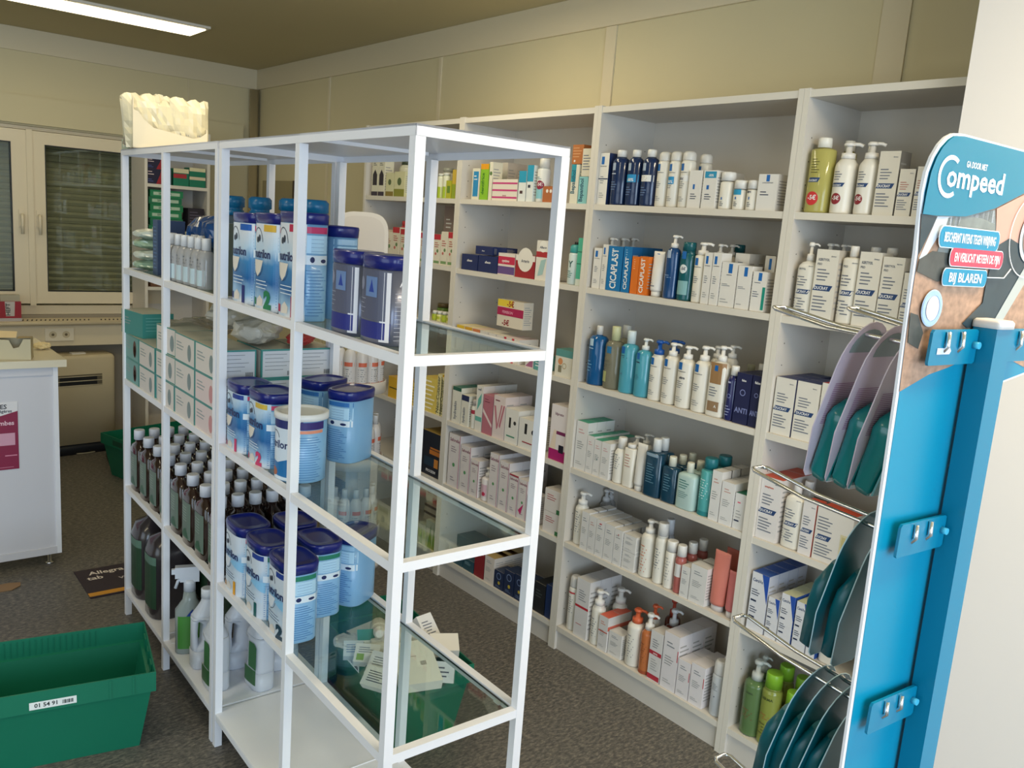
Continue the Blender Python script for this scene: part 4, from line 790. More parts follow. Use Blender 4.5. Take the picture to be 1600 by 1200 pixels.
row(K1, 3, [
 ('white carton with dark green lid', 'box', 705, 718, 605, CT('e0dccc', [('r', -1, 1, .90, 1, C('1f5c48')), ('vt', 'hydraskin', 0, .35, .3, INK, .5)], d=.06, top='2c6c54'), {'d': .06, 'deep': 2, 'dname': 'green lidded carton'}),
 ('white carton with navy lid', 'box', 719, 730.5, 618, CT('e0dccc', [('r', -1, 1, .82, 1, C('232c54')), ('vt', 'hydraskin', 0, .35, .3, INK, .5)], d=.06, top='e4e0d0'), {'d': .06}),
 ('small white bottle with red band', 'bottle', 731.5, 740, 625, BT('dcd8cc', 'c8c0b8', 'cap', fr=[('r', -.9, .9, .65, .82, C('a83040'))], capw=.7), {'B': 634}),
 ('tall white carton with teal leaf', 'box', 741, 751, 603, CT('e4dfd4', [('p', [(-.6, .45), (.6, .65), (.6, .85), (-.4, .7)], C('6ab4a4')), ('r', -1, 1, .22, .32, C('6ab4a4')), ('t', 'well', -.1, .9, .05, INK)], d=.06), {'d': .06, 'deep': 3, 'dname': 'tall white carton'}),
 ('pink patterned carton', 'box', 752, 767, 618, CT('b8707c', [('p', [(-1, .55), (1, .2), (1, .28), (-1, .65)], C('e8d4d0')), ('l', -.7, .5, .8, .92, 2, C('803848'))], d=.07), {'d': .07}),
 ('white carton with pink curved W', 'box', 768, 786, 619, CT('e2d2cc', [('p', [(-.9, .75), (-.6, .75), (-.1, .25), (-.3, .2)], C('c07480')), ('p', [(-.3, .2), (-.1, .25), (.5, .8), (.3, .8)], C('c07480')), ('p', [(.1, .3), (.3, .25), (.95, .8), (.7, .8)], C('c07480')), ('l', -.7, .5, .85, .92, 1, C('803848'))], d=.07), {'d': .07, 'deep': 2, 'dname': 'pink patterned carton'}),
 ('white carton with black bottle picture', 'box', 787, 807, 640, CT('e6e2d8', [('r', -.4, -.1, .45, .75, C('202020')), ('c', .5, .62, .2, C('303030')), ('r', -.7, .6, .18, .22, C('4c9474'))], d=.06), {'d': .06, 'deep': 2, 'dname': 'black-printed carton'}),
 ('white carton with black bottle and red line', 'box', 808.5, 834, 656, CT('e6e2d8', [('r', -.3, 0, .5, .85, C('202020')), ('c', .75, .62, .2, C('202028')), ('r', -.5, .7, .20, .24, C('a03040'))], d=.06), {'d': .06, 'deep': 2, 'dname': 'black-printed carton'}),
 ('big white carton with magenta foot', 'box', 856, 881, 634, CT('e6dcd8', [('t', 'Idproto', 0, .82, .05, C('7c5060'), .8), ('r', -1, 1, 0, .20, C('a81c68')), ('r', -.3, .9, .48, .54, C('7c2c58')), ('r', .2, .8, .16, .30, C('1c1828')), ('p', [(-.9, .2), (-.5, .55), (-.2, .55), (-.2, .2)], C('e8d4bc'))], d=.07), {'d': .07, 'deep': 2, 'dname': 'magenta footed carton'}),
])
saf = lambda: [('t', 'Saforelle', 0, .86, .06, C('8c4c60'), .85), ('l', -.6, .5, .65, .78, 3, C('9a8890')), ('c', 0, .42, .22, C('5c9c60')), ('l', -.5, .4, .1, .2, 2, C('a89ca0')), ('r', .88, 1, 0, 1, C('c88ca0'))]
row(K1, 4, [
 ('tall white carton with green clover', 'box', 698, 715, 679, CT('e4dcd8', saf(), d=.07), {'d': .07, 'deep': 2, 'dname': 'clover carton'}),
 ('white carton with green clover', 'box', 716.5, 731.5, 697, CT('e4dcd8', saf(), d=.07), {'d': .07, 'deep': 3, 'dname': 'clover carton'}),
 ('shorter white carton with green clover', 'box', 732.5, 745, 719, CT('e4dcd8', saf(), d=.06), {'d': .06}),
 ('small white pump bottle, pink label', 'bottle', 746, 759, 732, BT('e4dcd8', 'e6e2dc', 'pump', fr=[('r', -.9, .9, .2, .7, C('d8b4bc')), ('c', .2, .3, .3, C('c03050'))], capw=.5), {'B': 746}),
 ('tall white carton with green clover', 'box', 761, 775, 709, CT('e4dcd8', saf(), d=.07), {'d': .07, 'deep': 3, 'dname': 'clover carton'}),
 ('white carton with green clover', 'box', 776.5, 791, 722, CT('e4dcd8', saf(), d=.07), {'d': .07, 'deep': 3, 'dname': 'clover carton'}),
 ('white carton with red lid edge', 'box', 792, 806, 742, CT('e4dcd8', saf()+[('r', -1, 1, .96, 1, C('a82c40'))], d=.07), {'d': .07, 'deep': 2, 'dname': 'clover carton'}),
 ('white carton with pink ribbon', 'box', 807, 820, 750, CT('e4dcd8', saf()+[('p', [(-.8, .2), (.4, .4), (-.2, .1)], C('c83070'))], d=.07), {'d': .07}),
 ('white carton with magenta corner', 'box', 821, 834, 776, CT('e4dcd8', [('r', -.8, .6, .1, .4, C('c02c68')), ('l', -.6, .6, .6, .8, 3, INK)], d=.07), {'d': .07}),
 ('lower white and red cube carton', 'box', 847, 871, 801, CT('e0d8d0', [('l', -.7, .6, .5, .8, 3, C('b85a5a')), ('r', .6, 1, 0, .2, C('3c7a4c'))], d=.07), {'d': .07}),
 ('upper cube', 'box', 847, 871, 766, CT('e0d8d0', [('l', -.7, .6, .5, .8, 3, C('b85a5a')), ('r', .6, 1, 0, .2, C('3c7a4c'))], d=.07), {'d': .07, 'base': 800.5, 'free': 'white and red cube carton stacked on another, fifth shelf, second furthest bookcase'}),
])
nv = lambda: [('o', 0, .72, .5, .1, C('7c90b8')), ('c', .1, .35, .25, C('c8b040')), ('l', -.6, .6, .08, .2, 2, C('6a80a8'))]
row(K1, 5, [
 ('dark teal carton', 'box', 705, 722, 868, CT('24505c', [('l', -.7, .6, .5, .8, 3, C('8cb0b8'))], d=.08), {'d': .08}),
 ('dark teal carton', 'box', 723, 739, 875, CT('24505c', [('l', -.7, .6, .5, .8, 3, C('8cb0b8'))], d=.08), {'d': .08}),
 ('dark red carton', 'box', 740, 754, 866, CT('8c2028', [], d=.08), {'d': .08}),
 ('white and gold carton', 'box', 755.5, 770, 870, CT('ddd2c6', lab(), d=.08, top='b89c60'), {'d': .08, 'deep': 3, 'dname': 'white and gold carton', 'dd': .05}),
 ('navy carton with ring emblem', 'box', 771, 785, 893, CT('1c2c4c', nv(), d=.07), {'d': .07}),
 ('navy carton with ring emblem', 'box', 786, 801, 893, CT('1c2c4c', nv(), d=.07), {'d': .07}),
 ('navy carton with ring emblem', 'box', 802, 816, 900, CT('1c2c4c', nv(), d=.07), {'d': .07}),
 ('navy carton with ring emblem', 'box', 817, 831, 908, CT('1c2c4c', nv(), d=.07), {'d': .07}),
 ('black carton', 'box', 832, 849, 912, CT('1a1e22', [('l', -.7, .6, .5, .8, 3, C('48504c'))], d=.09), {'d': .09, 'deep': 2, 'dname': 'black carton'}),
 ('dark blue carton', 'box', 850, 859, 915, CT('16305c', [], d=.09), {'d': .09}),
 ('pale teal carton', 'box', 712, 760, 847, CT('3c6870', [], d=.10), {'d': .10, 'base': 866, 'ins': .10, 'free': 'pale teal carton lying on top behind the red carton, bottom shelf'}),
])
K0 = 'furthest wall bookcase'
row(K0, 0, [
 ('white carton with black bottle picture', 'box', 580, 589.5, 251, CT('e2dcc4', [('p', [(-.7, .3), (-.7, .6), (0, .75), (.7, .6), (.7, .3)], C('2c2430')), ('r', -1, 1, 0, .12, C('3c3040')), ('l', -.6, .6, .85, .95, 2, DK)], d=.05), {'d': .05}),
 ('white carton with black bottle picture', 'box', 590, 599.5, 251, CT('e2dcc4', [('p', [(-.7, .3), (-.7, .6), (0, .75), (.7, .6), (.7, .3)], C('2c2430')), ('r', -1, 1, 0, .12, C('3c3040')), ('l', -.6, .6, .85, .95, 2, DK)], d=.05), {'d': .05}),
 ('cream carton with green print', 'box', 602, 614, 270, CT('d8d4a8', [('c', 0, .6, .4, C('5a6a40')), ('r', -1, 1, 0, .2, C('8c7838'))], d=.05), {'d': .05}),
 ('cream carton with green print, wider', 'box', 615, 631, 268, CT('d8d4a8', [('c', 0, .6, .4, C('5a6a40')), ('r', -1, 1, 0, .3, C('8c8c38'))], d=.05), {'d': .05}),
 ('lime labelled white tube', 'bottle', 680, 687, 271, BT('dcdcc0', 'dcdcd0', 'cap', fr=[('r', -.9, .9, .0, .5, C('a8bc30'))], capw=.9), {'B': 274}),
 ('lime labelled white tube', 'bottle', 688, 695, 270, BT('dcdcc0', 'dcdcd0', 'cap', fr=[('r', -.9, .9, .0, .5, C('a8bc30'))], capw=.9), {'B': 273}),
 ('yellow and lime carton', 'box', 696, 704, 282, CT('b8b830', [('r', -.6, .6, .3, .7, C('6a8c30'))], d=.05), {'d': .05}),
 ('yellow carton', 'box', 705, 711, 265, CT('d0b040', [('r', -1, 1, 0, .5, C('98a830'))], d=.05), {'d': .05}),
 ('green and white bottle', 'bottle', 617, 630, 251, BT('d0ccb0', '3c4430', 'cap', capw=.7), {'B': 257, 'behind': 4, 'ins': .075}),
 ('grey capped bottle', 'bottle', 684, 696, 262, BT('c8c4b0', 'a8a898', 'cap', capw=.8), {'B': 268, 'behind': 5, 'ins': .075}),
])
its = []
xs = [577, 589, 601, 612, 624, 640, 655, 676, 687, 698]
tp = [360, 358, 362, 355, 358, 360, 364, 366, 362, 363]
for k, L_ in enumerate(xs):
    its.append(('white carton with %s' % ['red lid', 'red lid and green leaves', 'red side panel', 'tall red top', 'green leaves', 'red foot', 'red lid half hidden', 'red lid right of post', 'green sprigs', 'green sprigs at the upright'][k], 'box', L_, L_+10.6, tp[k],
        CT('e4dcc8', [('r', -1, 1, .82, 1, C('c0303c'))]*(k % 3 != 2)+[('c', .2, .45, .3, C('6a8c58')), ('c', -.3, .35, .25, C('c86a60')), ('l', -.7, .7, .55, .75, 3, C('b84c48')), ('r', -.8, .8, .04, .12, C('7c9c68'))], d=.05), {'d': .05}))
its += [('red stand-up bottle', 'bottle', 618, 630, 345, BT('c03840', 'c03840', 'cap', capw=.7), {'B': 352, 'behind': 4, 'ins': .065}),
 ('grey folded leaflet card', 'leaflet', 690, 706, 322, CT('9c8880', [('l', -.6, .6, .6, .8, 3, WH)], d=.01), {'d': .01, 'behind': 9, 'ins': .12})]
row(K0, 1, its, ZS0)
row(K0, 2, [('lime and white mini bottle', 'bottle', 672+k*7.5, 678.5+k*7.5, 485+k, BT('e0dc90' if k % 2 else 'a8b838', 'e6e2d8', 'cap', fr=[('r', -.9, .9, .3, .7, C('b8c030'))], capw=.8), {'B': 490+k}) for k in range(4)]+[
 ('lime bottle with brown cap', 'bottle', 677, 690, 474, BT('5c7a30', '5c4a28', 'cap', capw=.9), {'B': 480, 'behind': 2, 'ins': .06})], ZS0)
row(K0, 3, [
 ('yellow carton stack edge', 'box', 640, 659, 601, CT('e0c048', [('l', -.9, .9, .1, .9, 6, C('a88c30'))], d=.07), {'d': .07}),
 ('low yellow and white carton pile', 'box', 660, 680, 590, CT('e2c860', [('l', -.9, .9, .05, .95, 7, C('fff6d8'))], d=.07), {'d': .07}),
 ('upright yellow carton with vertical lettering, left one', 'box', 681, 688, 585, CT('e8dca0', [('vt', 'Neo-Cutaneer', 0, .5, .6, C('5a5c40'), .9)], d=.07, side='e0b83c'), {'d': .07}),
 ('upright yellow carton beside the upright panel', 'box', 690, 699, 590, CT('e8dca0', [('vt', 'Neo-Cutaneer', 0, .5, .6, C('5a5c40'), .9)], d=.07, side='e0b83c'), {'d': .07}),
 ('yellow carton', 'box', 606, 626, 590, CT('e0b030', [('r', -.8, .8, .45, .5, C('403c20'))], d=.07), {'d': .07}),
], ZS0)
row(K0, 4, [
 ('black battery display carton with orange cells', 'box', 657, 689, 676, CT('1c2230', [('r', -.2, .9, .50, .60, C('c87830')), ('r', -.15, .9, .62, .66, C('c87830')), ('r', -.7, .6, .22, .42, C('20384c')), ('r', .3, .7, .22, .42, C('d88c3c')), ('t', 'PROGEEM', 0, .08, .06, WH, .8)], d=.12, top='a88c40', side='6c4c30'), {'d': .12}),
 ('white and red carton', 'box', 615, 634, 690, CT('d8d0c0', [('c', 0, .7, .4, C('b83040')), ('r', -1, 1, .85, 1, C('d8a830')), ('l', -.6, .6, .1, .4, 4, DK)], d=.07), {'d': .07}),
], ZS0)
row(K0, 5, [
 ('green and white carton', 'box', 652, 663, 818, CT('c8ccb4', [('p', [(-.6, 0), (0, .9), (.3, 0)], C('5c8c54'))], d=.07), {'d': .07}),
 ('green and white carton', 'box', 664, 679, 815, CT('c8ccb4', [('p', [(-.6, 0), (0, .9), (.3, 0)], C('5c8c54')), ('p', [(.3, 0), (.7, .9), (.9, 0)], C('5c8c54'))], d=.07), {'d': .07}),
 ('brown and white carton pile', 'box', 660, 679, 790, CT('b8a890', [('r', -1, 1, .4, .55, C('403028')), ('r', -1, 1, .85, 1, C('403028'))], d=.07), {'d': .07, 'base': 815, 'ins': .03, 'free': 'brown and white cartons stacked above the green cartons, bottom shelf, furthest bookcase'}),
], ZS0)
# ------------------------------------------------------------------ things on the metal shelf units
M_lid = mat('navy_lid', (14, 26, 112), .28, coat=.3, noise=.02); M_tin = mat('sky_blue_tin', (128, 176, 216), .3, coat=.2)
M_tinw = mat('tin_white', (214, 226, 238), .35); M_tinb = mat('tin_blue', (28, 110, 172), .35)
def printgrad(name, stops, scale):
    m = bpy.data.materials.new(name); m.use_nodes = True; nt = m.node_tree; b = nt.nodes['Principled BSDF']; b.inputs['Roughness'].default_value = .32
    tc = nt.nodes.new('ShaderNodeTexCoord'); sp = nt.nodes.new('ShaderNodeSeparateXYZ'); nt.links.new(tc.outputs['Object'], sp.inputs[0])
    ns = nt.nodes.new('ShaderNodeTexNoise'); ns.inputs['Scale'].default_value = 22; nt.links.new(tc.outputs['Object'], ns.inputs['Vector'])
    ma = nt.nodes.new('ShaderNodeMath'); ma.operation = 'MULTIPLY_ADD'; ma.inputs[1].default_value = .05; nt.links.new(ns.outputs['Fac'], ma.inputs[0])
    mu = nt.nodes.new('ShaderNodeMath'); mu.operation = 'MULTIPLY'; mu.inputs[1].default_value = 1; nt.links.new(sp.outputs[2], mu.inputs[0]); nt.links.new(mu.outputs[0], ma.inputs[2])
    m2 = nt.nodes.new('ShaderNodeMath'); m2.operation = 'MULTIPLY'; m2.inputs[1].default_value = scale; nt.links.new(ma.outputs[0], m2.inputs[0])
    cr = nt.nodes.new('ShaderNodeValToRGB'); e = cr.color_ramp.elements
    while len(e) > 1: e.remove(e[-1])
    for i, (p, c) in enumerate(stops):
        k = e[0] if i == 0 else e.new(p); k.position = p; k.color = tuple(lin(q) for q in c)+(1,)
    nt.links.new(m2.outputs[0], cr.inputs[0]); nt.links.new(cr.outputs[0], b.inputs['Base Color']); return m
# printed label artwork of the tins (inks: white, sky blue, deep blue), part of the packaging design
M_tinp = printgrad('tin_label_print', [(.10, (222, 226, 232)), (.22, (150, 190, 222)), (.40, (24, 96, 158)), (.58, (60, 132, 186)), (.72, (186, 212, 232)), (.90, (222, 228, 236))], 4.2)
M_tinq = printgrad('tin_label_print_pale', [(.10, (206, 216, 226)), (.40, (200, 214, 228)), (.55, (140, 186, 222)), (.66, (206, 218, 230)), (.90, (214, 222, 232))], 4.2)
def mput(o, x, y, z, rz=0):
    o.location = met(x, y, z); o.rotation_euler = (0, 0, TH+rz); return o
def milk_tin(num, ncol, H=.185, w=.132, d=.092, patch=None, side='c83060', style=0, plain=False, band=None):
    """oval milk powder tin: front is local -X, long side along Y"""
    t = empty('milk_powder_tin'); ax, ay, n = d/2, w/2, 3.2; hb = H-.024
    b = MB(); b.loft([(0, ax*.97, ay*.97, n), (.003, ax, ay, n), (hb, ax, ay, n)], M_tin, 36)
    f = roundF(ax, ay, n, .0005); s = roundS(ax, ay, n, .0005)
    if not plain:
        f2 = roundF(ax, ay, n, .0009); f3 = roundF(ax, ay, n, .0013)
        b.prect(f, -ay*.93, ay*.93, hb*.005, hb*.985, M_tinp if style == 0 else M_tinq, 20)
        if False:
            b.ppoly(f2, [(-ay*.9, hb*.2), (-ay*.3, hb*.12), (ay*.5, hb*.16), (ay*.88, hb*.34), (ay*.88, hb*.42), (ay*.4, hb*.50), (-ay*.2, hb*.42), (-ay*.9, hb*.46)], M_tinb)
            b.ppoly(f2, [(ay*.1, hb*.52), (ay*.88, hb*.44), (ay*.88, hb*.62), (ay*.5, hb*.58)], C('8cc4e8'))
        elif style == 1:
            b.ppoly(f2, [(0, hb*.52), (ay*.9, hb*.42), (ay*.9, hb*.58), (ay*.3, hb*.57)], C('8cc4e8'))
            b.ppoly(f2, [(-ay*.9, hb*.30), (ay*.2, hb*.36), (ay*.9, hb*.30), (ay*.9, hb*.26), (-ay*.9, hb*.26)], C('c8d8e8'))
        b.pring(f3, -ay*.35, hb*.74, ay*.42, hb*.20, .0022, DK, a0=.2, a1=PI*1.05)
        b.pdisc(f3, -ay*.38, hb*.80, ay*.10, hb*.035, C('303848')); b.pdisc(f3, -ay*.22, hb*.82, ay*.08, hb*.04, C('303848'))
        b.ptext(roundF(ax, ay, n, .0019), 'nutrilon', -ay*.02, hb*.60, .021, C('1c2a60'), maxw=w*.84)
        b.ppoly(f3, [(-ay*.75, hb*.57), (ay*.1, hb*.57), (-ay*.1, hb*.44), (-ay*.35, hb*.38), (-ay*.6, hb*.44)], C('e4dcd0') if style == 0 else C('dfe6ee'))
        b.pring(f3, -ay*.33, hb*.56, ay*.46, hb*.18, .0015, DK, a0=PI*1.1, a1=PI*1.9)
        for i in range(3): b.prect(f3, -ay*.5, ay*(.35+.1*(i % 2)), hb*(.33-.04*i), hb*(.335-.04*i)+.001, C('dfeaf4') if style == 0 else C('405070'), 3)
        if patch: b.prect(roundF(ax, ay, n, .0019), ay*.15, ay*.85, hb*.90, hb*.975, C(patch), 5)
        b.ptext(roundF(ax, ay, n, .0021), num, ay*.46, hb*.04, hb*.185, C(ncol), sx=1.15, bold=3)
        b.ppoly(f3, [(-ay*.4, hb*.04), (ay*.1, hb*.05), (ay*.15, hb*.12), (-ay*.1, hb*.17), (-ay*.35, hb*.12)], C('ded6cc'))
        b.prect(f3, -ay*.85, -ay*.45, hb*.05, hb*.13, C(ncol), 4)
    # printed information side, facing local -Y and (mirrored) +Y
    for sg in (1, -1):
        ss = (lambda u, v, g=0: s(u, v)) if sg > 0 else (lambda u, v: (-u, -s(u, v)[1], v))
        b.prect(ss, -ax*.80, ax*.85, hb*.90, hb*.965, C(side), 8)
        b.prect(ss, -ax*.80, ax*.85, hb*.70, hb*.88, C('b4d8f0'), 8)
        e = roundS(ax, ay, n, .0010); s2 = (lambda u, v: e(u, v)) if sg > 0 else (lambda u, v: (-u, -e(u, v)[1], v))
        for i in range(4): b.prect(s2, -ax*.7, ax*.75, hb*(.72+.04*i), hb*(.72+.04*i)+.0007, C('5a86b4'), 4)
        b.prect(s2, -ax*.80, ax*.85, hb*.585, hb*.68, C('dce8f2'), 8)
        e2 = roundS(ax, ay, n, .0014); s3 = (lambda u, v: e2(u, v)) if sg > 0 else (lambda u, v: (-u, -e2(u, v)[1], v))
        b.pdisc(s3, -ax*.3, hb*.635, ax*.14, hb*.03, NAVY); b.pdisc(s3, ax*.4, hb*.625, ax*.18, hb*.02, NAVY)
        for i in range(15):
            u1 = ax*(.2+.5*((i*5 % 7)/7)); b.prect(s2, -ax*.75, u1, hb*(.06+.033*i), hb*(.06+.033*i)+.0014, C('3c74b0'), 4)
    b.build('tin_body', t)
    b = MB(); b.loft([(hb-.002, ax*1.02, ay*1.02, n), (H-.006, ax*1.05, ay*1.04, n), (H-.001, ax*1.02, ay*1.01, n), (H-.0005, ax*.86, ay*.9, n), (H-.004, ax*.82, ay*.86, n), (H-.003, ax*.5, ay*.5, n)], M_lid, 36)
    b.build('lid', t); return t
def mtag(o, label, cat, x, y, z, rz=0, group=None): mput(o, x, y, z, rz); return tag(o, label, cat, group)
z1, z2, z3 = [g+.0002 for g in GZ]
zb = MBOT+.0004
# upper glass shelf: three tins facing the aisle and one behind
mtag(milk_tin('1', '1c2a70', .236, .150, .078, '1c5cb0'), 'blue milk powder tin marked with navy 1 on the upper glass shelf', 'tin', .060, .887, z1)
mtag(milk_tin('2', '1c7a50', .240, .150, .078, 'd8b040'), 'blue milk powder tin marked with green 2 on the upper glass shelf', 'tin', .060, .730, z1)
mtag(milk_tin('1', 'b0244c', .248, .150, .078, 'c02850', side='c02860'), 'milk powder tin marked with dark red 1 beside the middle post', 'tin', .058, .574, z1)
mtag(milk_tin('1', '1c2a70', .222, .13, .080, plain=True, side='a8cce8'), 'milk powder tin behind the dark red 1 tin on the upper shelf', 'tin', .148, .590, z1)
# two dark grey growing-up milk tins
def grey_tin():
    t = empty('milk_powder_tin'); ax, ay, n, H = .044, .0625, 2.6, .178; hb = H-.026
    G = mat('silver_grey_tin', (108, 112, 130), .3, metal=.4, coat=.3)
    b = MB(); b.loft([(0, ax*.96, ay*.96, n), (.003, ax, ay, n), (hb, ax, ay, n)], G, 36)
    f = roundF(ax, ay, n, .0005); s = roundS(ax, ay, n, .0005); g = roundF(ax, ay, n, .001)
    b.prect(f, -ay*.9, ay*.9, hb*.08, hb*.30, C('20287c'), 14)
    b.prect(f, -ay*.9, ay*.9, hb*.32, hb*.97, C('565a70'), 14)
    b.prect(g, -ay*.2, ay*.45, hb*.62, hb*.88, C('6a86b4'), 6); b.ppoly(g, [(0, hb*.68), (ay*.15, hb*.85), (ay*.3, hb*.68)], C('22409c'))
    for i in range(4): b.prect(g, -ay*.7, -ay*.3+ay*.1*(i % 2), hb*(.4+.06*i), hb*(.4+.06*i)+.0012, C('a8acc0'), 3)
    b.pdisc(g, -ay*.5, hb*.78, ay*.18, hb*.09, C('888ca4'))
    b.prect(s, -ax*.9, -ax*.62, hb*.05, hb*.95, C('e2e2ea'), 4)
    b.ptext(roundS(ax, ay, n, .001), 'AGE', ax*.1, hb*.78, .012, C('e2e2ea'))
    for i in range(12): b.prect(roundS(ax, ay, n, .001), -ax*.45, ax*(.5+.2*(i % 3)/2), hb*(.08+.055*i), hb*(.08+.055*i)+.001, C('b8bac8'), 4)
    b.build('tin_body', t)
    b = MB(); b.loft([(hb-.002, ax*1.02, ay*1.02, n), (H-.006, ax*1.05, ay*1.05, n), (H-.001, ax*1.0, ay*1.0, n), (H-.0005, ax*.8, ay*.8, n)], M_lid, 36); b.build('lid', t)
    return t
for k, (gx, gy) in enumerate(((.066, .315), (.066, .182))):
    o = grey_tin() if k == 0 else dup(o)
    mtag(o, ['dark grey milk powder tin beside the light blue tins on the upper shelf', 'dark grey milk powder tin by the near corner post, upper glass shelf'][k], 'tin', gx, gy, z1)
# middle glass shelf
mtag(milk_tin('1', 'c83868', .190, .135, .098, '1c3c90', side='c83868'), 'milk powder tin marked with pink 1 in front of the mask cartons', 'tin', .062, .900, z2)
mtag(milk_tin('2', 'c83868', .196, .135, .098, 'd0b040', side='d0406c'), 'milk powder tin marked with pink 2 behind the round white-lidded tin', 'tin', .066, .750, z2)
mtag(milk_tin('1', '1c2a70', .196, .128, .095, plain=True, side='2c6cb0', band='b8a050'), 'blue milk tin with yellow band standing clear at the shelf back', 'tin', .272, .712, z2, PI/2+.5)
mtag(milk_tin('1', '1c2a70', .196, .128, .095, plain=True, side='2c6cb0', band='b8a050'), 'blue milk tin partly hidden behind the clear standing tin, middle shelf', 'tin', .262, .860, z2, PI/2+.4)
def round_tin():
    t = empty('milk_powder_tin'); r = .062; H = .172; hb = H-.016
    b = MB(); b.loft([(0, r*.97, r*.97), (.002, r, r), (hb, r, r)], M_tin, 40)
    f = roundF(r, r, 2, .0005); g = roundF(r, r, 2, .001)
    b.prect(f, -r*.9, r*.9, 0.004, hb*.99, M_tinw, 20); b.prect(g, -r*.94, r*.94, hb*.86, hb*.99, C('1c2468'), 20)
    b.pring(g, -r*.1, hb*.68, r*.3, hb*.13, .002, DK, a0=.2, a1=PI*1.1); b.ptext(g, 'nutrilon', 0, hb*.54, .019, C('1c2a60'), maxw=r*1.3)
    b.ppoly(g, [(-r*.85, hb*.1), (r*.6, hb*.08), (r*.8, hb*.40), (r*.1, hb*.30), (-r*.85, hb*.36)], M_tinb)
    b.pdisc(g, -r*.2, hb*.14, r*.3, hb*.07, C('a85c3c'))
    s = roundS(r, r, 2, .0005); s2 = roundS(r, r, 2, .001)
    b.prect(s, -r*.72, r*.55, hb*.86, hb*.98, C('2c1c68'), 10); b.prect(s, -r*.72, r*.5, hb*.80, hb*.85, C('d88c70'), 10)
    for i in range(18): b.prect(s2, -r*.7, r*(.2+.3*((i*5 % 7)/7)), hb*(.05+.04*i), hb*(.05+.04*i)+.0013, C('3c74b0'), 6)
    b.build('tin_body', t)
    b = MB(); b.loft([(hb-.001, r*1.02, r*1.02), (hb, r*1.07, r*1.07), (H-.001, r*1.07, r*1.07), (H, r*1.0, r*1.0), (H-.0005, r*.88, r*.88), (H-.005, r*.86, r*.86)], C('dcdcdc'), 40); b.build('lid', t)
    return t
mtag(round_tin(), 'round milk powder tin with white lid behind the middle post', 'tin', .080, .604, z2)
# lower glass shelf
mtag(milk_tin('1', 'e09c20', .203, .135, .098, style=1), 'milk powder tin marked with yellow 1 on the lower glass shelf', 'tin', .062, .893, z3)
mtag(milk_tin('1', '1c5c5c', .206, .135, .098, '1c3c90', style=1, side='1c7a60'), 'milk powder tin marked with dark green 1, lower glass shelf', 'tin', .062, .741, z3)
mtag(milk_tin('2', '1c3c50', .209, .135, .098, '1c3c90', style=1, side='1c7a60'), 'milk powder tin marked with dark 2 behind the middle post, lower shelf', 'tin', .064, .590, z3)
mtag(milk_tin('1', '1c3c50', .206, .135, .098, style=1, side='1c7a60'), 'milk powder tin behind the dark 2 tin, lower glass shelf', 'tin', .180, .690, z3)
mtag(milk_tin('1', '1c3c50', .206, .128, .095, plain=True, style=1, side='9cc4e4'), 'plain blue milk tin at the back edge of the lower glass shelf', 'tin', .295, .700, z3, PI/2+.55)
mtag(milk_tin('1', '1c3c50', .206, .132, .098, style=1, side='1c7a60'), 'milk tin hidden in the shade behind the dark green 1 tin', 'tin', .182, .850, z3)
# water jugs with blue caps at the back of the upper shelf
M_jug = mat('smoky_clear_jug', (96, 112, 124), .25, alpha=.82); M_bcap = mat('blue_screw_cap', (24, 112, 160), .25, alpha=.9)
def jug():
    t = empty('water_jug'); a = .050; h = .228
    b = MB(); b.loft([(0, a*.95, a*.95, 3.5), (.006, a, a, 3.5), (h*.80, a, a, 3.5), (h*.90, a*.8, a*.8, 2.6), (h*.96, a*.42, a*.42), (h, a*.40, a*.40)], M_jug, 28); b.build('body', t)
    b = MB(); b.loft([(h*.975, .029, .029), (h*1.04, .031, .031), (h*1.05, .027, .027), (h*1.08, .027, .027), (h*1.09, .033, .033), (h*1.20, .033, .033), (h*1.23, .026, .026)], M_bcap, 24); b.build('cap', t)
    return t
jg = jug()
for k, (x, y) in enumerate(((.168, 1.33), (.170, 1.125), (.166, .895), (.166, .745), (.285, 1.18))):
    o = jg if k == 0 else dup(jg)
    mtag(o, ['water jug with blue cap behind the small clear bottles', 'water jug with blue cap behind the joint posts', 'water jug with blue cap behind the navy 1 tin', 'water jug with blue cap behind the green 2 tin', 'water jug with blue cap at the very back of the upper shelf'][k], 'jug', x, y, z1)
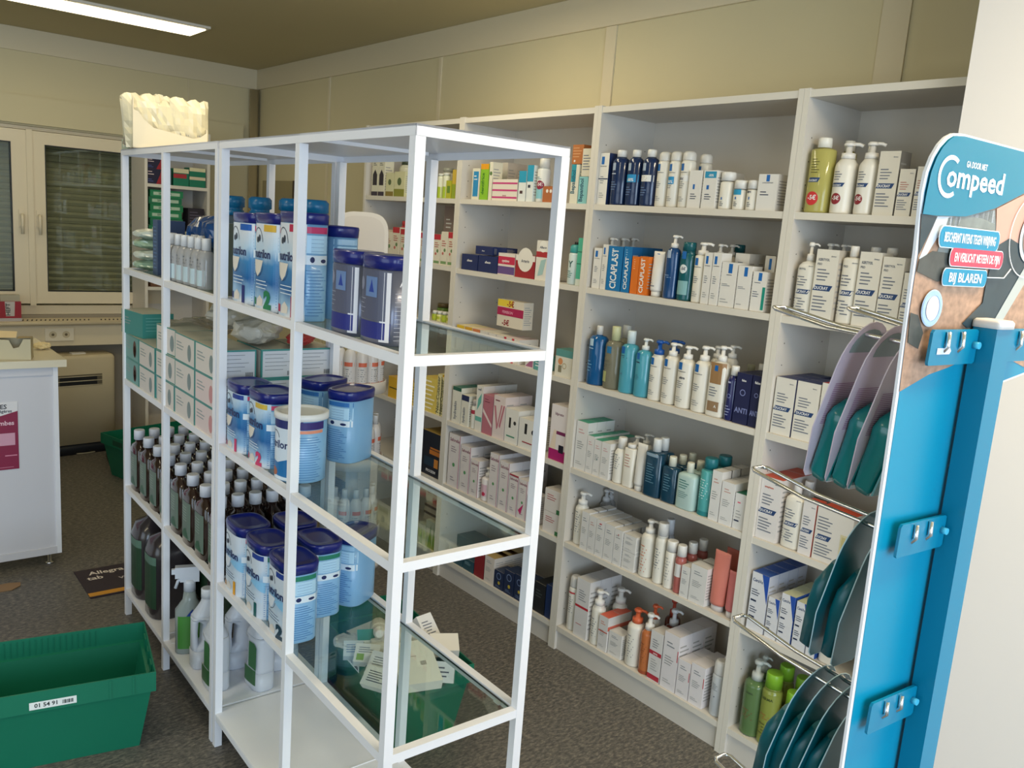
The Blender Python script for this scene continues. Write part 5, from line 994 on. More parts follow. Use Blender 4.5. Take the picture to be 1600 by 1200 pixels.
# face mask cartons
def mask_box(kind='grey'):
    w, d, h = .19, .11, .086; tc = C('3f8f88'); b = MB()
    fcol = {'grey': C('d8d0c8'), 'pink': C('dccac6'), 'teal': C('3a8c88'), 'face': C('6ca09c')}[kind]
    b.box(-d/2, d/2, -w/2, w/2, 0, h, C('c6c4bc'), front=tc, side=tc, top=C('b6b4a6'))
    fr = [('r', -.94, .94, .04, .96, fcol)]
    fr += [('l', -.8, .0, .4, .75, 3, C('8c9898'))]
    surf = flat(d, w, .0004); prints(b, surf, w, h, fr, 1)
    s2 = flat(d, w, .0008)
    if kind in ('grey', 'pink'): b.pdisc(s2, .045, h*.45, .017, .026, C('7c8c8c') if kind == 'grey' else C('c88c8c'))
    if kind == 'face': b.pdisc(s2, .045, h*.5, .02, .03, C('4c2c28')); b.pdisc(s2, .045, h*.42, .014, .02, C('c88c78'))
    ss = sideF(d, w, .0004); s3 = sideF(d, w, .0008)
    b.prect(ss, -d*.46, d*.46, h*.06, h*.94, C('d6d8de') if kind != 'teal' else tc)
    for i in range(5): b.prect(s3, -d*.4, d*(.1+.1*(i % 3)), h*(.3+.13*i), h*(.3+.13*i)+.0012, C('5c6470') if kind != 'teal' else C('8cc8c4'))
    for i in range(7): b.prect(s3, d*(.22+.03*i), d*(.235+.03*i), h*.1, h*.25, C('303030'))
    return b.build('face_mask_carton')
MK = [  # x, y, level, kind, rz
 (.062, 1.885, 0, 'face', 0), (.062, 1.885, 1, 'face', 0), (.066, 1.90, 2, 'teal', .12),
 (.062, 1.690, 0, 'grey', 0), (.062, 1.690, 1, 'grey', 0),
 (.062, 1.48, 0, 'grey', 0), (.062, 1.48, 1, 'grey', .03), (.066, 1.48, 2, 'grey', .06),
 (.062, 1.285, 0, 'grey', 0), (.062, 1.285, 1, 'grey', 0), (.062, 1.285, 2, 'grey', 0),
 (.062, 1.092, 0, 'pink', 0), (.062, 1.092, 1, 'pink', 0), (.062, 1.092, 2, 'grey', 0),
 (.185, 1.088, 0, 'grey', 0), (.185, 1.088, 1, 'grey', 0), (.185, 1.088, 2, 'grey', 0),
 (.300, 1.088, 0, 'grey', 0), (.300, 1.088, 1, 'grey', 0), (.300, 1.088, 2, 'grey', 0)]
COLN = {1.885: 'furthest column', 1.90: 'furthest column', 1.690: 'second column', 1.48: 'third column', 1.285: 'fourth column', 1.092: 'fifth column', 1.088: 'x'}
LV = ['bottom', 'middle', 'top']; proto = {}
for (x, y, l, k, rz) in MK:
    if k in proto: o = dup(proto[k])
    else: o = proto[k] = mask_box(k)
    nm = {'face': 'teal face mask carton with portrait', 'teal': 'turquoise face mask carton', 'grey': 'grey face mask carton', 'pink': 'pinkish face mask carton'}[k]
    where = COLN[y] if y != 1.088 else ('stack end behind the fifth column' if x < .2 else 'stack end behind the white-lidded tin')
    mtag(o, '%s, %s of the %s' % (nm, LV[l], where), 'box', x, y, z2+l*.0866, rz)
# crumpled clear bags lying on the mask cartons
def crumple(nm, L_, W_, H_, m, seed, lump=.25):
    rnd = random.Random(seed); b = MB(); nu, nv = 26, 18; vs = []
    ph = [rnd.uniform(0, 6.28) for _ in range(8)]
    for i in range(nu+1):
        t = PI*i/nu
        for j in range(nv):
            a = 2*PI*j/nv
            k = 1+lump*(math.sin(5*a+ph[0]+3*t)*.35+math.sin(9*t+ph[1])*.3+math.sin(7*a-4*t+ph[2])*.3+rnd.uniform(-.25, .25))
            r = max(0.0, math.sin(t))**.6*k
            vs.append((-math.cos(t)*L_/2, r*math.cos(a)*W_/2, H_/2+r*math.sin(a)*H_/2*.95))
    z0 = min(v[2] for v in vs); vs = [(x, y, max(z-z0, 0)) for x, y, z in vs]
    fs = [(i*nv+j, i*nv+(j+1) % nv, (i+1)*nv+(j+1) % nv, (i+1)*nv+j) for i in range(nu) for j in range(nv)]
    b.add(vs, fs, m, False); return b.build(nm)
M_bag = mat('clear_crinkled_film', (196, 188, 172), .12, alpha=.55, coat=.5); M_bagg = mat('milky_film', (206, 200, 186), .3, alpha=.85, coat=.4)
ztop = z2+3*.0866+.001
mtag(crumple('plastic_bag', .24, .17, .09, M_bag, 3), 'crumpled clear plastic bag on the second column of mask cartons', 'bag', .17, 1.68, z2+2*.0866+.001, .5)
mtag(crumple('plastic_bag', .22, .15, .085, M_bagg, 5), 'milky plastic bag lying on the third column of mask cartons', 'bag', .19, 1.38, ztop, 1.2)
mtag(crumple('plastic_bag', .24, .13, .080, M_bagg, 8), 'milky crumpled bag with red print under the milk tins', 'bag', .17, 1.12, ztop, 1.0)
mtag(crumple('plastic_bag', .15, .07, .04, mat('red_film', (190, 60, 60), .3, alpha=.8), 9, .3), 'small red crumpled wrapper beside the milky bag', 'bag', .27, 1.04, ztop, .9)
# brown bottles with white caps
M_brown = mat('dark_brown_liquid', (44, 28, 24), .12, coat=.5); M_wcap = mat('white_ribbed_cap', (214, 216, 226), .4)
def brown_bottle():
    t = empty('brown_bottle'); ax, ay, n, h = .0245, .051, 3, .229; hb = .194
    b = MB(); b.loft([(0, ax*.94, ay*.94, n), (.004, ax, ay, n), (hb*.80, ax, ay, n), (hb*.88, ax*.86, ay*.86, 2.5), (hb*.94, ax*.5, ay*.45, 2), (hb, .014, .014, 2)], M_brown, 28)
    f = roundF(ax, ay, n, .0006); b.prect(f, -ay*.78, ay*.78, hb*.12, hb*.74, C('66786c'), 14)
    g = roundF(ax, ay, n, .001); b.ppoly(g, [(-ay*.6, hb*.14), (ay*.6, hb*.14), (ay*.2, hb*.3), (-ay*.2, hb*.26)], C('2c5a40'))
    for i in range(6): b.prect(g, -ay*.5, ay*.3, hb*(.42+.045*i), hb*(.42+.045*i)+.0012, C('b8ccc0'), 3)
    b.build('body', t)
    b = MB(); b.loft([(hb+.0003, .0185, .0185), (h-.002, .0185, .0185), (h, .017, .017)], M_wcap, 24); b.build('cap', t)
    return t
bb = brown_bottle(); k = 0
ys = [1.905-.122*i for i in range(8)]
for r_, x in enumerate((.038, .091, .144, .197, .250, .303)):
    for c_, y in enumerate(ys):
        o = bb if k == 0 else dup(bb)
        yy = y - (0.0 if c_ < 9 else 0)
        nth = ORD[8-c_]
        mtag(o, 'brown bottle with white cap, %s row back, %s from the near end' % (['front', 'second', 'third', 'fourth', 'fifth', 'hindmost'][r_], nth), 'bottle', x, yy, z3, 0, 'brown bottles on the lower glass shelf'); k += 1
# big dark jugs on the bottom panel
def dark_jug():
    t = empty('canister'); ax, ay, n = .080, .074, 3.2; h = .335
    b = MB(); b.loft([(0, ax*.95, ay*.95, n), (.006, ax, ay, n), (.24, ax, ay, n), (.285, ax*.82, ay*.82, n), (.305, .03, .03, 2), (.312, .028, .028)], mat('black_brown_jug', (52, 46, 50), .22, coat=.3), 30)
    b.prect(roundF(ax, ay, n, .0006), -ay*.8, ay*.8, .04, .235, C('24442e'), 12)
    b.prect(roundF(ax, ay, n, .001), -ay*.8, ay*.8, .205, .235, C('5c7c6c'), 12)
    b.build('body', t)
    MB().loft([(.3123, .030, .030), (.340, .030, .030)], mat('grey_cap', (120, 120, 124), .4), 20).build('cap', t); return t
dj = dark_jug()
for k, (x, y) in enumerate(((.088, 1.885), (.088, 1.70), (.265, 1.87), (.265, 1.69), (.262, 1.43))):
    o = dj if k == 0 else dup(dj)
    mtag(o, ['large dark canister at the far end of the bottom shelf', 'large dark canister beside the white middle post, bottom shelf', 'large dark canister behind the furthest one, bottom shelf', 'large dark canister behind the second one, bottom shelf', 'large dark canister standing behind the trigger spray bottle'][k], 'canister', x, y, zb)
# trigger spray bottle
t = empty('trigger_spray_bottle'); M_hd = mat('white_hdpe', (206, 210, 218), .35)
b = MB(); b.loft([(0, .026, .042, 3), (.004, .029, .045, 3), (.15, .029, .045, 3), (.185, .022, .022, 2), (.215, .018, .018)], mat('clear_spray', (170, 180, 176), .1, alpha=.7), 26)
b.prect(roundF(.029, .045, 3, .0006), -.036, .036, .02, .135, C('4c8c3c'), 10); b.ppoly(roundF(.029, .045, 3, .001), [(-.01, .135), (.02, .135), (.01, .16)], C('1c3c8c')); b.build('body', t)
b = MB(); b.loft([(.2155, .019, .019), (.245, .019, .019), (.255, .015, .015)], M_hd, 18)
b.box(-.012, .012, -.03, .045, .262, .30, M_hd); b.prism([(-.012, -.03), (.012, -.03), (.010, .03), (-.010, .03)], .248, .262, M_hd)
b.tube([(0, .02, .262), (0, .036, .25), (0, .044, .225)], .005, M_hd, 8); b.box(-.006, .006, .045, .056, .275, .292, M_hd); b.build('trigger_head', t)
mtag(t, 'trigger spray bottle with green label on the bottom shelf', 'spray bottle', .055, 1.375, zb, 1.25)
# white detergent bottles with a moulded handle
def handled(green=True):
    t = empty('handled_bottle'); M = M_hd; b = MB()
    # side outline (y, z) with a handle hole, thickness along x
    hw = .034
    outer = [(-.050, 0), (.050, 0), (.054, .01), (.054, .16), (.046, .185), (.018, .228), (-.018, .228), (-.054, .17), (-.054, .01)]
    def ring(pts, x, s): return [(x, p[0]*s, .11+(p[1]-.11)*(1-(1-s)*.5)) for p in pts]
    b.loft([(0, hw*.9, .049, 3.4), (.006, hw, .052, 3.4), (.062, hw, .052, 3.4)], M, 28)
    b.loft([(.055, hw*.99, .0515, 3.4), (.072, hw*.98, .045, 3.2, 0, -.006), (.088, hw*.97, .036, 3, 0, -.0155), (.148, hw*.97, .035, 3, 0, -.0165), (.162, hw*.97, .043, 3, 0, -.008), (.176, hw*.96, .050, 3, 0, -.001)], M, 28)            # main column beside the grip
    b.loft([(.052, hw*.8, .016, 2.6, 0, .034), (.074, hw*.55, .0105, 2.4, 0, .0405), (.118, hw*.5, .0095, 2.4, 0, .0415), (.156, hw*.55, .0105, 2.4, 0, .040), (.172, hw*.8, .016, 2.6, 0, .033)], M, 18)   # grip
    b.loft([(.165, hw*.96, .050, 3.2), (.182, hw*.9, .044, 3), (.204, hw*.65, .030, 2.4), (.220, .018, .020, 2), (.232, .017, .017, 2)], M, 28)
    if green:
        f = roundF(hw, .052, 3.4, .0006); b.prect(f, -.035, .035, .02, .07, C('3c6c40'), 8)
        b.ppoly(lambda u, v: (-hw-.0008, -u, v), [(-.006, .075), (.042, .075), (.044, .15), (.030, .16), (-.004, .158)], C('3c7444'))
    b.build('body', t)
    MB().loft([(.2325, .019, .019), (.262, .019, .019), (.264, .017, .017)], mat('white_cap', (226, 228, 232), .35), 22).build('cap', t); return t
for k, (x, y, g, rz, lb) in enumerate(((.075, 1.262, False, PI/2, 'white handled bottle with white cap left of the unit joint'), (.055, 1.12, True, 0, 'white handled bottle hidden by the unit joint post'), (.165, 1.205, False, PI/2, 'white handled bottle standing right behind the joint posts'), (.170, 1.055, True, .1, 'white handled bottle with green label nearest the empty tray'), (.275, 1.13, False, PI/2, 'white bottle at the back behind the green-labelled one'))):
    mtag(handled(g), lb, 'bottle', x, y, zb, rz)
# far unit, upper glass shelf: bags, bottles and a blue water pack
M_gb = mat('green_white_film', (150, 176, 150), .25, coat=.4)
for k in range(4):
    mtag(crumple('wipes_packet', .20, .12, .042, [M_gb, mat('white_green_film', (200, 206, 192), .25, coat=.4)][k % 2], 20+k, .16), '%s green and white packet of the pile on the far upper shelf' % ['lowest', 'second lowest', 'third lowest', 'topmost'][k], 'packet', .12, 1.90, z1+k*.036+.0005, [0, .2, -.1, .15][k])
t = BT('8c8a70', '128c40', 'cap', capw=1.0)(.06, .19, .135); mtag(t, 'bottle with tall green cap behind the packet pile', 'bottle', .27, 1.93, z1)
t = BT('a0a890', '128c40', 'cap', capw=1.0)(.05, .15, .10); mtag(t, 'small bottle with green cap at the far shelf end', 'bottle', .33, 1.90, z1)
t = carton(.055, .09, .185, C('3c5478'), side=C('3c4c6c'), fr=[('l', -.7, .7, .1, .9, 12, C('5c7ca8'))]); t.name = 'tall_pack'; mtag(t, 'tall slate blue pack beside the far middle post', 'box', .09, 1.725, z1)
bs = BT(G_frost, 'e2e2e2', 'cap', fr=[('r', -.9, .9, .1, .5, C('b8ccd4')), ('l', -.7, .7, .55, .8, 3, DK)], capw=.5, sh=.25)(.052, .15, .115); bs.name = 'small_clear_bottle'
k = 0
for (x, y) in ((.05, 1.42), (.05, 1.355), (.05, 1.29), (.05, 1.225), (.05, 1.485), (.10, 1.43), (.05, 1.55), (.105, 1.50)):
    o = bs if k == 0 else dup(bs)
    mtag(o, 'small clear bottle with white cap, %s of the cluster on the far upper shelf' % ORD[k+1], 'bottle', x, y, z1, 0, 'small clear bottles on the far upper shelf'); k += 1
t = carton(.06, .09, .20, C('6c7468'), fr=[('l', -.7, .7, .1, .9, 8, C('9ca494'))]); t.name = 'tall_pack'; mtag(t, 'tall grey green pack beside the joint posts, upper shelf', 'box', .085, 1.105, z1)
t = crumple('water_bottle_pack', .26, .15, .12, mat('blue_shrink_wrap', (28, 84, 150), .15, coat=.5, noise=.25, nscale=12), 41, .12)
bt_ = MB(); bt_.ptext(lambda u, v: (u, -.088, v), 'LEADO', .02, .06, .022, C('b8cce0')); o = bt_.build('lettering', t)
mtag(t, 'dark blue shrink-wrapped pack lying behind the small clear bottles', 'pack', .20, 1.60, z1+.096, PI/2)
t2 = carton(.26, .12, .095, C('2c5c80')); t2.name = 'blue_carton'; mtag(t2, 'blue carton under the shrink-wrapped pack on the far upper shelf', 'box', .25, 1.57, z1)
# ------------------------------------------------------------------ tray of wrapped packs on top of the far unit
M_card = mat('white_card', (204, 194, 170), .55); zt_ = MTOP+.0004
t = empty('display_tray'); hl = .118; TRZ = math.radians(80)
b = MB(); dp = .20; hb_ = .115; th = .003
b.box(-dp/2, dp/2, -hl, hl, 0, th, M_card)
b.prism([(-hl, 0), (hl, 0), (hl, .125), (hl*.86, .120), (hl*.70, .095), (hl*.45, .072), (-hl*.62, .050), (-hl*.82, .058), (-hl, .075)], -dp/2, -dp/2+th, M_card, 'x')
b.box(dp/2-th, dp/2, -hl, hl, 0, .09, M_card)
b.prism([(-dp/2+th, 0), (dp/2-th, 0), (dp/2-th, .09), (-dp/2+th, .085)], -hl, -hl+th, M_card, 'y'); b.prism([(-dp/2+th, 0), (dp/2-th, 0), (dp/2-th, .09), (-dp/2+th, .165)], hl-th, hl, M_card, 'y')
b.build('tray_body', t)
TCX, TCY = .124, 1.862
def tl(x, y): c, q = math.cos(TRZ), math.sin(TRZ); return met(TCX+c*x-q*y, TCY+q*x+c*y, zt_+.006)
mtag(t, 'white scooped cardboard tray on top of the further metal unit', 'tray', TCX, TCY, zt_, TRZ)
M_pk = mat('cream_film_pack', (208, 199, 168), .35, alpha=.9, coat=.3, noise=.06, nscale=30)
rnd = random.Random(11)
def pouch(w, h, th, seed):
    r = random.Random(seed); b = MB(); nu, nv = 9, 8; fr, bk = [], []
    for i in range(nu+1):
        for j in range(nv+1):
            u = -w/2+w*i/nu; v = h*j/nv; e = min(i, nu-i, j, nv-j)
            bul = th/2*(0 if e == 0 else (1 if e > 1 else .7)); wob = r.uniform(-.004, .004)*(0 if e == 0 else 1)
            ed = r.uniform(-.006, .006) if (j == nv) else 0
            fr.append((-bul+wob, u, v+ed)); bk.append((bul+wob, u, v+ed))
    n = len(fr); q = [(i*(nv+1)+j, (i+1)*(nv+1)+j, (i+1)*(nv+1)+j+1, i*(nv+1)+j+1) for i in range(nu) for j in range(nv)]
    b.add(fr+bk, q+[tuple(n+k for k in f[::-1]) for f in q], M_pk, False)
    for i in range(12): b.add([(-th*.35-.004, -w*.3+.05*w*i, h*.30), (-th*.35-.004, -w*.3+.05*w*i+.003, h*.30), (-th*.35-.004, -w*.3+.05*w*i+.003, h*.36)], [(0, 1, 2)], INK)
    return b.build('wrapped_pack')
pks = [pouch(.130, .172, .034, 5), pouch(.120, .160, .034, 6)]
k = 0
for r_ in range(4):
    for i in range(3):
        o = pks[k] if k < 2 else dup(pks[k % 2])
        x = -.068+.045*r_; y = -.064+i*.068+.004*(r_ % 2)
        o.rotation_mode = 'XYZ'; p = tl(x, y); o.location = (p.x, p.y, p.z+.004*((i*3+r_) % 3))
        o.rotation_euler = (rnd.uniform(-.12, .12), rnd.uniform(-.05, .05), TH+TRZ+rnd.uniform(-.20, .20))
        tag(o, 'cream film-wrapped pack, %s from the right, %s row of the tray' % (ORD[i+1], ['front', 'second', 'third', 'back'][r_]), 'wrapped pack', 'wrapped packs standing in the white tray'); k += 1
t = crumple('plastic_bag', .10, .06, .05, M_bag, 33); mtag(t, 'small crumpled clear bag at the far end of the metal unit top', 'bag', .022, 1.90, zt_, 1.57)
t = carton(.05, .06, .035, C('bfc8b0'), top=C('3c7c70')); mtag(t, 'small green and white carton at the far corner of the unit top', 'box', .035, 1.955, zt_, .1)
# ------------------------------------------------------------------ green distribution crates
M_cr = mat('green_crate_plastic', (18, 112, 84), .42, noise=.05, nscale=6, spec=.4)
def crate(L_, W_, H_, name='plastic_crate'):
    t = empty(name); b = MB(); tp = .030; wl = .004; lip = .060; o_ = .012
    # tapered walls (outer and inner skins), floor, protruding rim with ribs
    def quad(a, c): pass
    def ring(l, w, z): return [(-l/2, -w/2, z), (l/2, -w/2, z), (l/2, w/2, z), (-l/2, w/2, z)]
    zr = H_-lip
    R = [ring(L_-2*tp-2*o_, W_-2*tp-2*o_, 0), ring(L_-2*o_, W_-2*o_, zr), ring(L_, W_, zr), ring(L_, W_, H_), ring(L_-2*wl, W_-2*wl, H_), ring(L_-2*wl-.004, W_-2*wl-.004, zr+.002), ring(L_-2*o_-2*wl, W_-2*o_-2*wl, zr), ring(L_-2*tp-2*o_-2*wl, W_-2*tp-2*o_-2*wl, .004)]
    vs = [p for r in R for p in r]; fs = [(3, 2, 1, 0)]
    for i in range(len(R)-1):
        for k in range(4): fs.append((i*4+k, i*4+(k+1) % 4, (i+1)*4+(k+1) % 4, (i+1)*4+k))
    e = (len(R)-1)*4; fs.append((e, e+1, e+2, e+3)); b.add(vs, fs, M_cr)
    for sg in (-1, 1):
        for xx in (-.40, -.30, .30, .40): b.box(L_*xx-.003, L_*xx+.003, sg*(W_/2-.001)-(.003 if sg < 0 else 0), sg*(W_/2-.001)+(.003 if sg > 0 else 0), zr, H_-.004, M_cr)
        n = 20
        for i in range(n):     # fine ribs inside the rim
            x = -L_*.26+L_*.52*i/(n-1); y = sg*(W_/2-wl); b.box(x-.0012, x+.0012, min(y, y-sg*.003), max(y, y-sg*.003), zr+.006, H_-.006, M_cr)
        for yy in (-.25, 0, .25): b.box(sg*(L_/2-wl)-(.004 if sg > 0 else 0), sg*(L_/2-wl)+(.004 if sg < 0 else 0), W_*yy-.02, W_*yy+.02, zr+.008, H_-.01, M_cr)
        b.box(sg*(L_/2)-.0005, sg*(L_/2)+.0005, -.05, .05, zr+.012, H_-.018, mat('crate_grip_recess_shade', (10, 72, 54), .5))  # grip recess is a flat patch, its shade put into a darker green
    b.build('crate_shell', t)
    lb = MB(); y = -W_/2-.0006
    lb.add([(-.02, y, H_-.052), (.095, y, H_-.052), (.095, y, H_-.030), (-.02, y, H_-.030)], [(0, 1, 2, 3)], C('e8ece8'))
    lb.ptext(lambda u, v: (u, y-.0005, v), '01 54 91', .020, H_-.046, .0115, C('1c2420'))
    for i in range(9): lb.add([(.060+.003*i, y-.0005, H_-.047), (.0612+.003*i+.0006*(i % 3), y-.0005, H_-.047), (.0612+.003*i+.0006*(i % 3), y-.0005, H_-.036), (.060+.003*i, y-.0005, H_-.036)], [(0, 1, 2, 3)], C('1c2420'))
    lb.build('number_sticker', t)
    return t
A = onz(222, 1165, 0); ang = math.radians(-11)
cr1 = crate(.60, .335, .250)
# right near rim corner seen at pixel (244,1050)
P = onz(244, 1050, .250); dx = Vector((math.cos(ang), math.sin(ang), 0)); dy = Vector((-dx.y, dx.x, 0))
cen = P - dx*.30 + dy*.168; cr1.location = (cen.x, cen.y, 0.0005); cr1.rotation_euler = (0, 0, ang)
tag(cr1, 'empty green plastic crate numbered 01 54 91 on the floor at left', 'crate', 'green distribution crates')
st = MB(); st.add([(-.19, -.1305, .02), (-.12, -.1305, .02), (-.12, -.1345, .05), (-.19, -.1345, .05)], [(0, 1, 2, 3)], C('e0e6e2'))
for i in range(5): st.add([(-.186, -.1319, .024+.005*i), (-.126, -.1319, .024+.005*i), (-.126, -.1324, .0265+.005*i), (-.186, -.1324, .0265+.005*i)], [(0, 1, 2, 3)], C('50605c'))
for v_ in range(len(st.v)):
    x, y, z = st.v[v_]; k_ = z/.19; yo = -( .335/2-.012-.030*(1-k_)); st.v[v_] = (x, yo-.001-(.0008 if v_ > 3 else 0), z)
st.build('barcode_sticker', cr1)
cr2 = crate(.56, .30, .250); ang2 = math.radians(90-6)
P1, P2, P3 = onz(597, 1075, .250), onz(508, 975, .250), onz(738, 1052, .250)
dirL = (P2-P1).normalized(); ang2 = math.atan2(dirL.y, dirL.x); dr = Vector((dirL.y, -dirL.x, 0))
cen = P1+dirL*.28+dr*.15; cr2.location = (cen.x+.012, cen.y, .0005); cr2.rotation_euler = (0, 0, ang2+PI)
for ch in cr2.children:
    if ch.name.startswith('number'): pass
tag(cr2, 'green plastic crate full of returned products behind the metal unit', 'crate', 'green distribution crates')
cr3 = crate(.55, .36, .25); c3 = onz(232, 655, .25); cr3.location = (c3.x-.02, c3.y-.33, .0005); cr3.rotation_euler = (0, 0, .25)
tag(cr3, 'green plastic crate on the floor far behind the brown bottles', 'crate', 'green distribution crates')
# contents of the full crate
cl = Vector((cen.x+.012, cen.y, 0)); ux = dirL; uy = dr        # along, across (to the right)
def incrate(o, a, c, z, rot, label, cat):
    p = cl+ux*a+uy*c; o.location = (p.x, p.y, z); o.rotation_euler = rot; tag(o, label, cat)
wl_ = C('e0dcd0')
def cpx(o, px, py, z, pitch, yaw, hh, label, cat, roll=0):
    """lay an item (height hh along its local z) with its middle on the ray through the pixel at height z"""
    R = Matrix.Rotation(yaw, 4, 'Z') @ Matrix.Rotation(pitch, 4, 'Y') @ Matrix.Rotation(roll, 4, 'X')
    c = onz(px, py, z); p = c - (R @ Vector((0, 0, hh/2))); o.location = p; o.rotation_euler = R.to_euler(); tag(o, label, cat)
lw = lambda n=4, c=None: [('l', -.7, .7, .2, .8, n, c or INK)]
cpx(carton(.125, .034, .165, C('ece6d8'), side=C('8c7a68'), fr=[('b', .2, .5, .40, .50), ('l', -.6, .2, .6, .7, 2, C('b0a898'))]), 648, 1040, .280, 1.25, 1.28, .165, 'large cream carton lying tilted on top of the full crate', 'box')
cpx(carton(.07, .05, .06, C('e2e0dc'), fr=lw(3, DK)), 692, 1050, .255, .5, 0.87, .06, 'small white carton sticking out at the near crate corner', 'box')
cpx(carton(.075, .03, .06, C('e6e4de'), fr=[('l', -.7, .7, .5, .85, 3, INK), ('r', -.8, -.2, .1, .45, C('8cb040'))]), 574, 1024, .270, .95, 0.87, .06, 'white carton with lime mark leaning over the crate label', 'box')
cpx(carton(.085, .03, .075, C('dcdcdc'), fr=lw(6)), 598, 1042, .275, .95, 0.60, .075, 'grey-white carton beside the large cream carton in the crate', 'box')
cpx(carton(.055, .03, .075, C('dfe6e4'), fr=[('r', -1, 1, .5, 1, C('2c8c80'))]), 572, 1004, .270, .95, 1.14, .075, 'white and teal carton near the clear pouch in the crate', 'box')
cpx(carton(.06, .03, .10, C('e8e6e2'), fr=lw(6)), 668, 985, .275, .8, 1.68, .10, 'white carton poking over the far side of the crate', 'box')
cpx(carton(.09, .03, .07, C('e6e0d2')), 694, 1008, .268, 1.2, 1.05, .07, 'cream carton at the aisle side of the full crate', 'box')
cpx(carton(.09, .03, .06, C('e2dfd6'), fr=lw(5, DK)), 592, 1062, .262, .9, 0.51, .06, 'white printed carton at the near rim under the grey-white one', 'box')
cpx(carton(.10, .035, .07, C('ded9ce'), fr=lw(3)), 640, 1000, .262, 1.2, 0.78, .07, 'cream carton behind the large cream one in the full crate', 'box')
cpx(crumple('plastic_pouch', .10, .085, .028, mat('clear_pouch', (214, 218, 218), .12, alpha=.75, coat=.5), 51, .2), 546, 1002, .272, 0, -0.48, .028, 'clear plastic pouch of small items in the full crate', 'pouch')
cpx(carton(.06, .03, .05, C('cfd8e0'), fr=lw(4, C('5070a0'))), 552, 1016, .262, .9, 1.05, .05, 'pale blue carton below the clear pouch in the crate', 'box')
o = BT(GC, 'ece8e0', 'pump', capw=.7)(.055, .18, .13); cpx(o, 592, 984, .285, -1.25, 1.05, .18, 'white pump bottle lying at the far end of the full crate', 'bottle')
o = BT('e2e0da', 'e8e6e0', 'cap', fr=lw(5), capw=.7)(.055, .15, .12); cpx(o, 618, 1002, .278, 1.35, -0.39, .15, 'grey-white bottle lying across the middle of the full crate', 'bottle')
o = BT(GC, 'e8e6e0', 'cap', capw=.8)(.05, .13, .10); cpx(o, 600, 1016, .276, 1.4, -0.75, .13, 'short white bottle lying under the clear pouch in the crate', 'bottle')
cl = Vector((cen.x+.012, cen.y, 0))
incrate(carton(.20, .10, .06, C('cfc9be')), -.12, .0, .14, (0, 0, ang2+PI/2+.1), 'pale carton buried low in the near half of the crate', 'box')
incrate(carton(.20, .12, .07, C('c4c8c8')), .08, .0, .14, (0, 0, ang2+PI/2+.3), 'pale carton buried low in the far half of the crate', 'box')
# ------------------------------------------------------------------ sales counter
ct = empty('sales_counter', (0, 0, 0)); tag(ct, 'white laminate sales counter with a pink poster on its front', 'counter')
zc = .905; pc = onz(104, 562, zc)      # front right corner of the top
cx1, cy0 = pc.x, pc.y; M_cb = mat('counter_white', (214, 212, 216), .5, noise=.01, nscale=5)
MB().box(-1.75, cx1, cy0, cy0+.62, zc-.030, zc, mat('counter_top_white', (226, 216, 190), .35)).build('counter_top', ct)
bx = cx1-.030; by = cy0+.022
b = MB(); b.box(-1.72, bx-.018, by+.003, by+.018, .055, zc-.0303, M_cb); b.build('front_panel', ct)
b = MB(); b.box(bx-.018, bx, by-.004, by+.56, .055, zc-.0303, M_white); b.build('side_panel', ct)
b = MB(); b.box(-1.72, bx-.0185, by-.004, by+.0028, zc-.065, zc-.0303, M_cb); b.box(-1.72, bx-.0185, by-.004, by+.0028, .055, .085, M_cb); b.build('front_rail', ct)
for xx in (bx-.04, -.9, -1.65): MB().loft([(0, .016, .016), (.006, .016, .016), (.007, .007, .007), (.0545, .007, .007)], M_chrome, 14, cx=xx, cy=by+.04).build('foot', ct)
# poster
po = empty('poster', (0, 0, 0)); yq = by+.0005
pa = ony(27, 627, yq); pb = ony(29, 732, yq); pl = pa.x-.30
b = MB(); b.box(pl, pa.x, yq, yq+.0015, pb.z, pa.z, C('e8e4e4'))
W0 = pa.x; H0 = pa.z-pb.z; sf = lambda u, v: (W0+u, yq-.0003, pb.z+v); s2f = lambda u, v: (W0+u, yq-.0006, pb.z+v); s3f = lambda u, v: (W0+u, yq-.0009, pb.z+v)
b.ppoly(sf, [(-.30, 0), (0, 0), (0, H0*.86), (-.06, H0*.80), (-.14, H0*.76), (-.30, H0*.80)], C('8c2044'))
b.ptext(s2f, 'VOS JAMBES', -.108, H0*.90, .018, C('303038')); b.ptext(s2f, 'légères', -.045, H0*.845, .012, C('505058'))
b.ptext(s2f, 'jambes', -.050, H0*.66, .018, C('f0c8d4'))
b.prect(s2f, -.20, -.012, H0*.36, H0*.54, C('d8a0b4')); b.prect(s2f, -.05, -.006, H0*.20, H0*.215, C('e090a8')); b.prect(s2f, -.28, -.02, H0*.03, H0*.04, C('c07088'))
b.build('poster_sheet', po); tag(po, 'white and magenta poster taped to the front of the sales counter', 'poster')
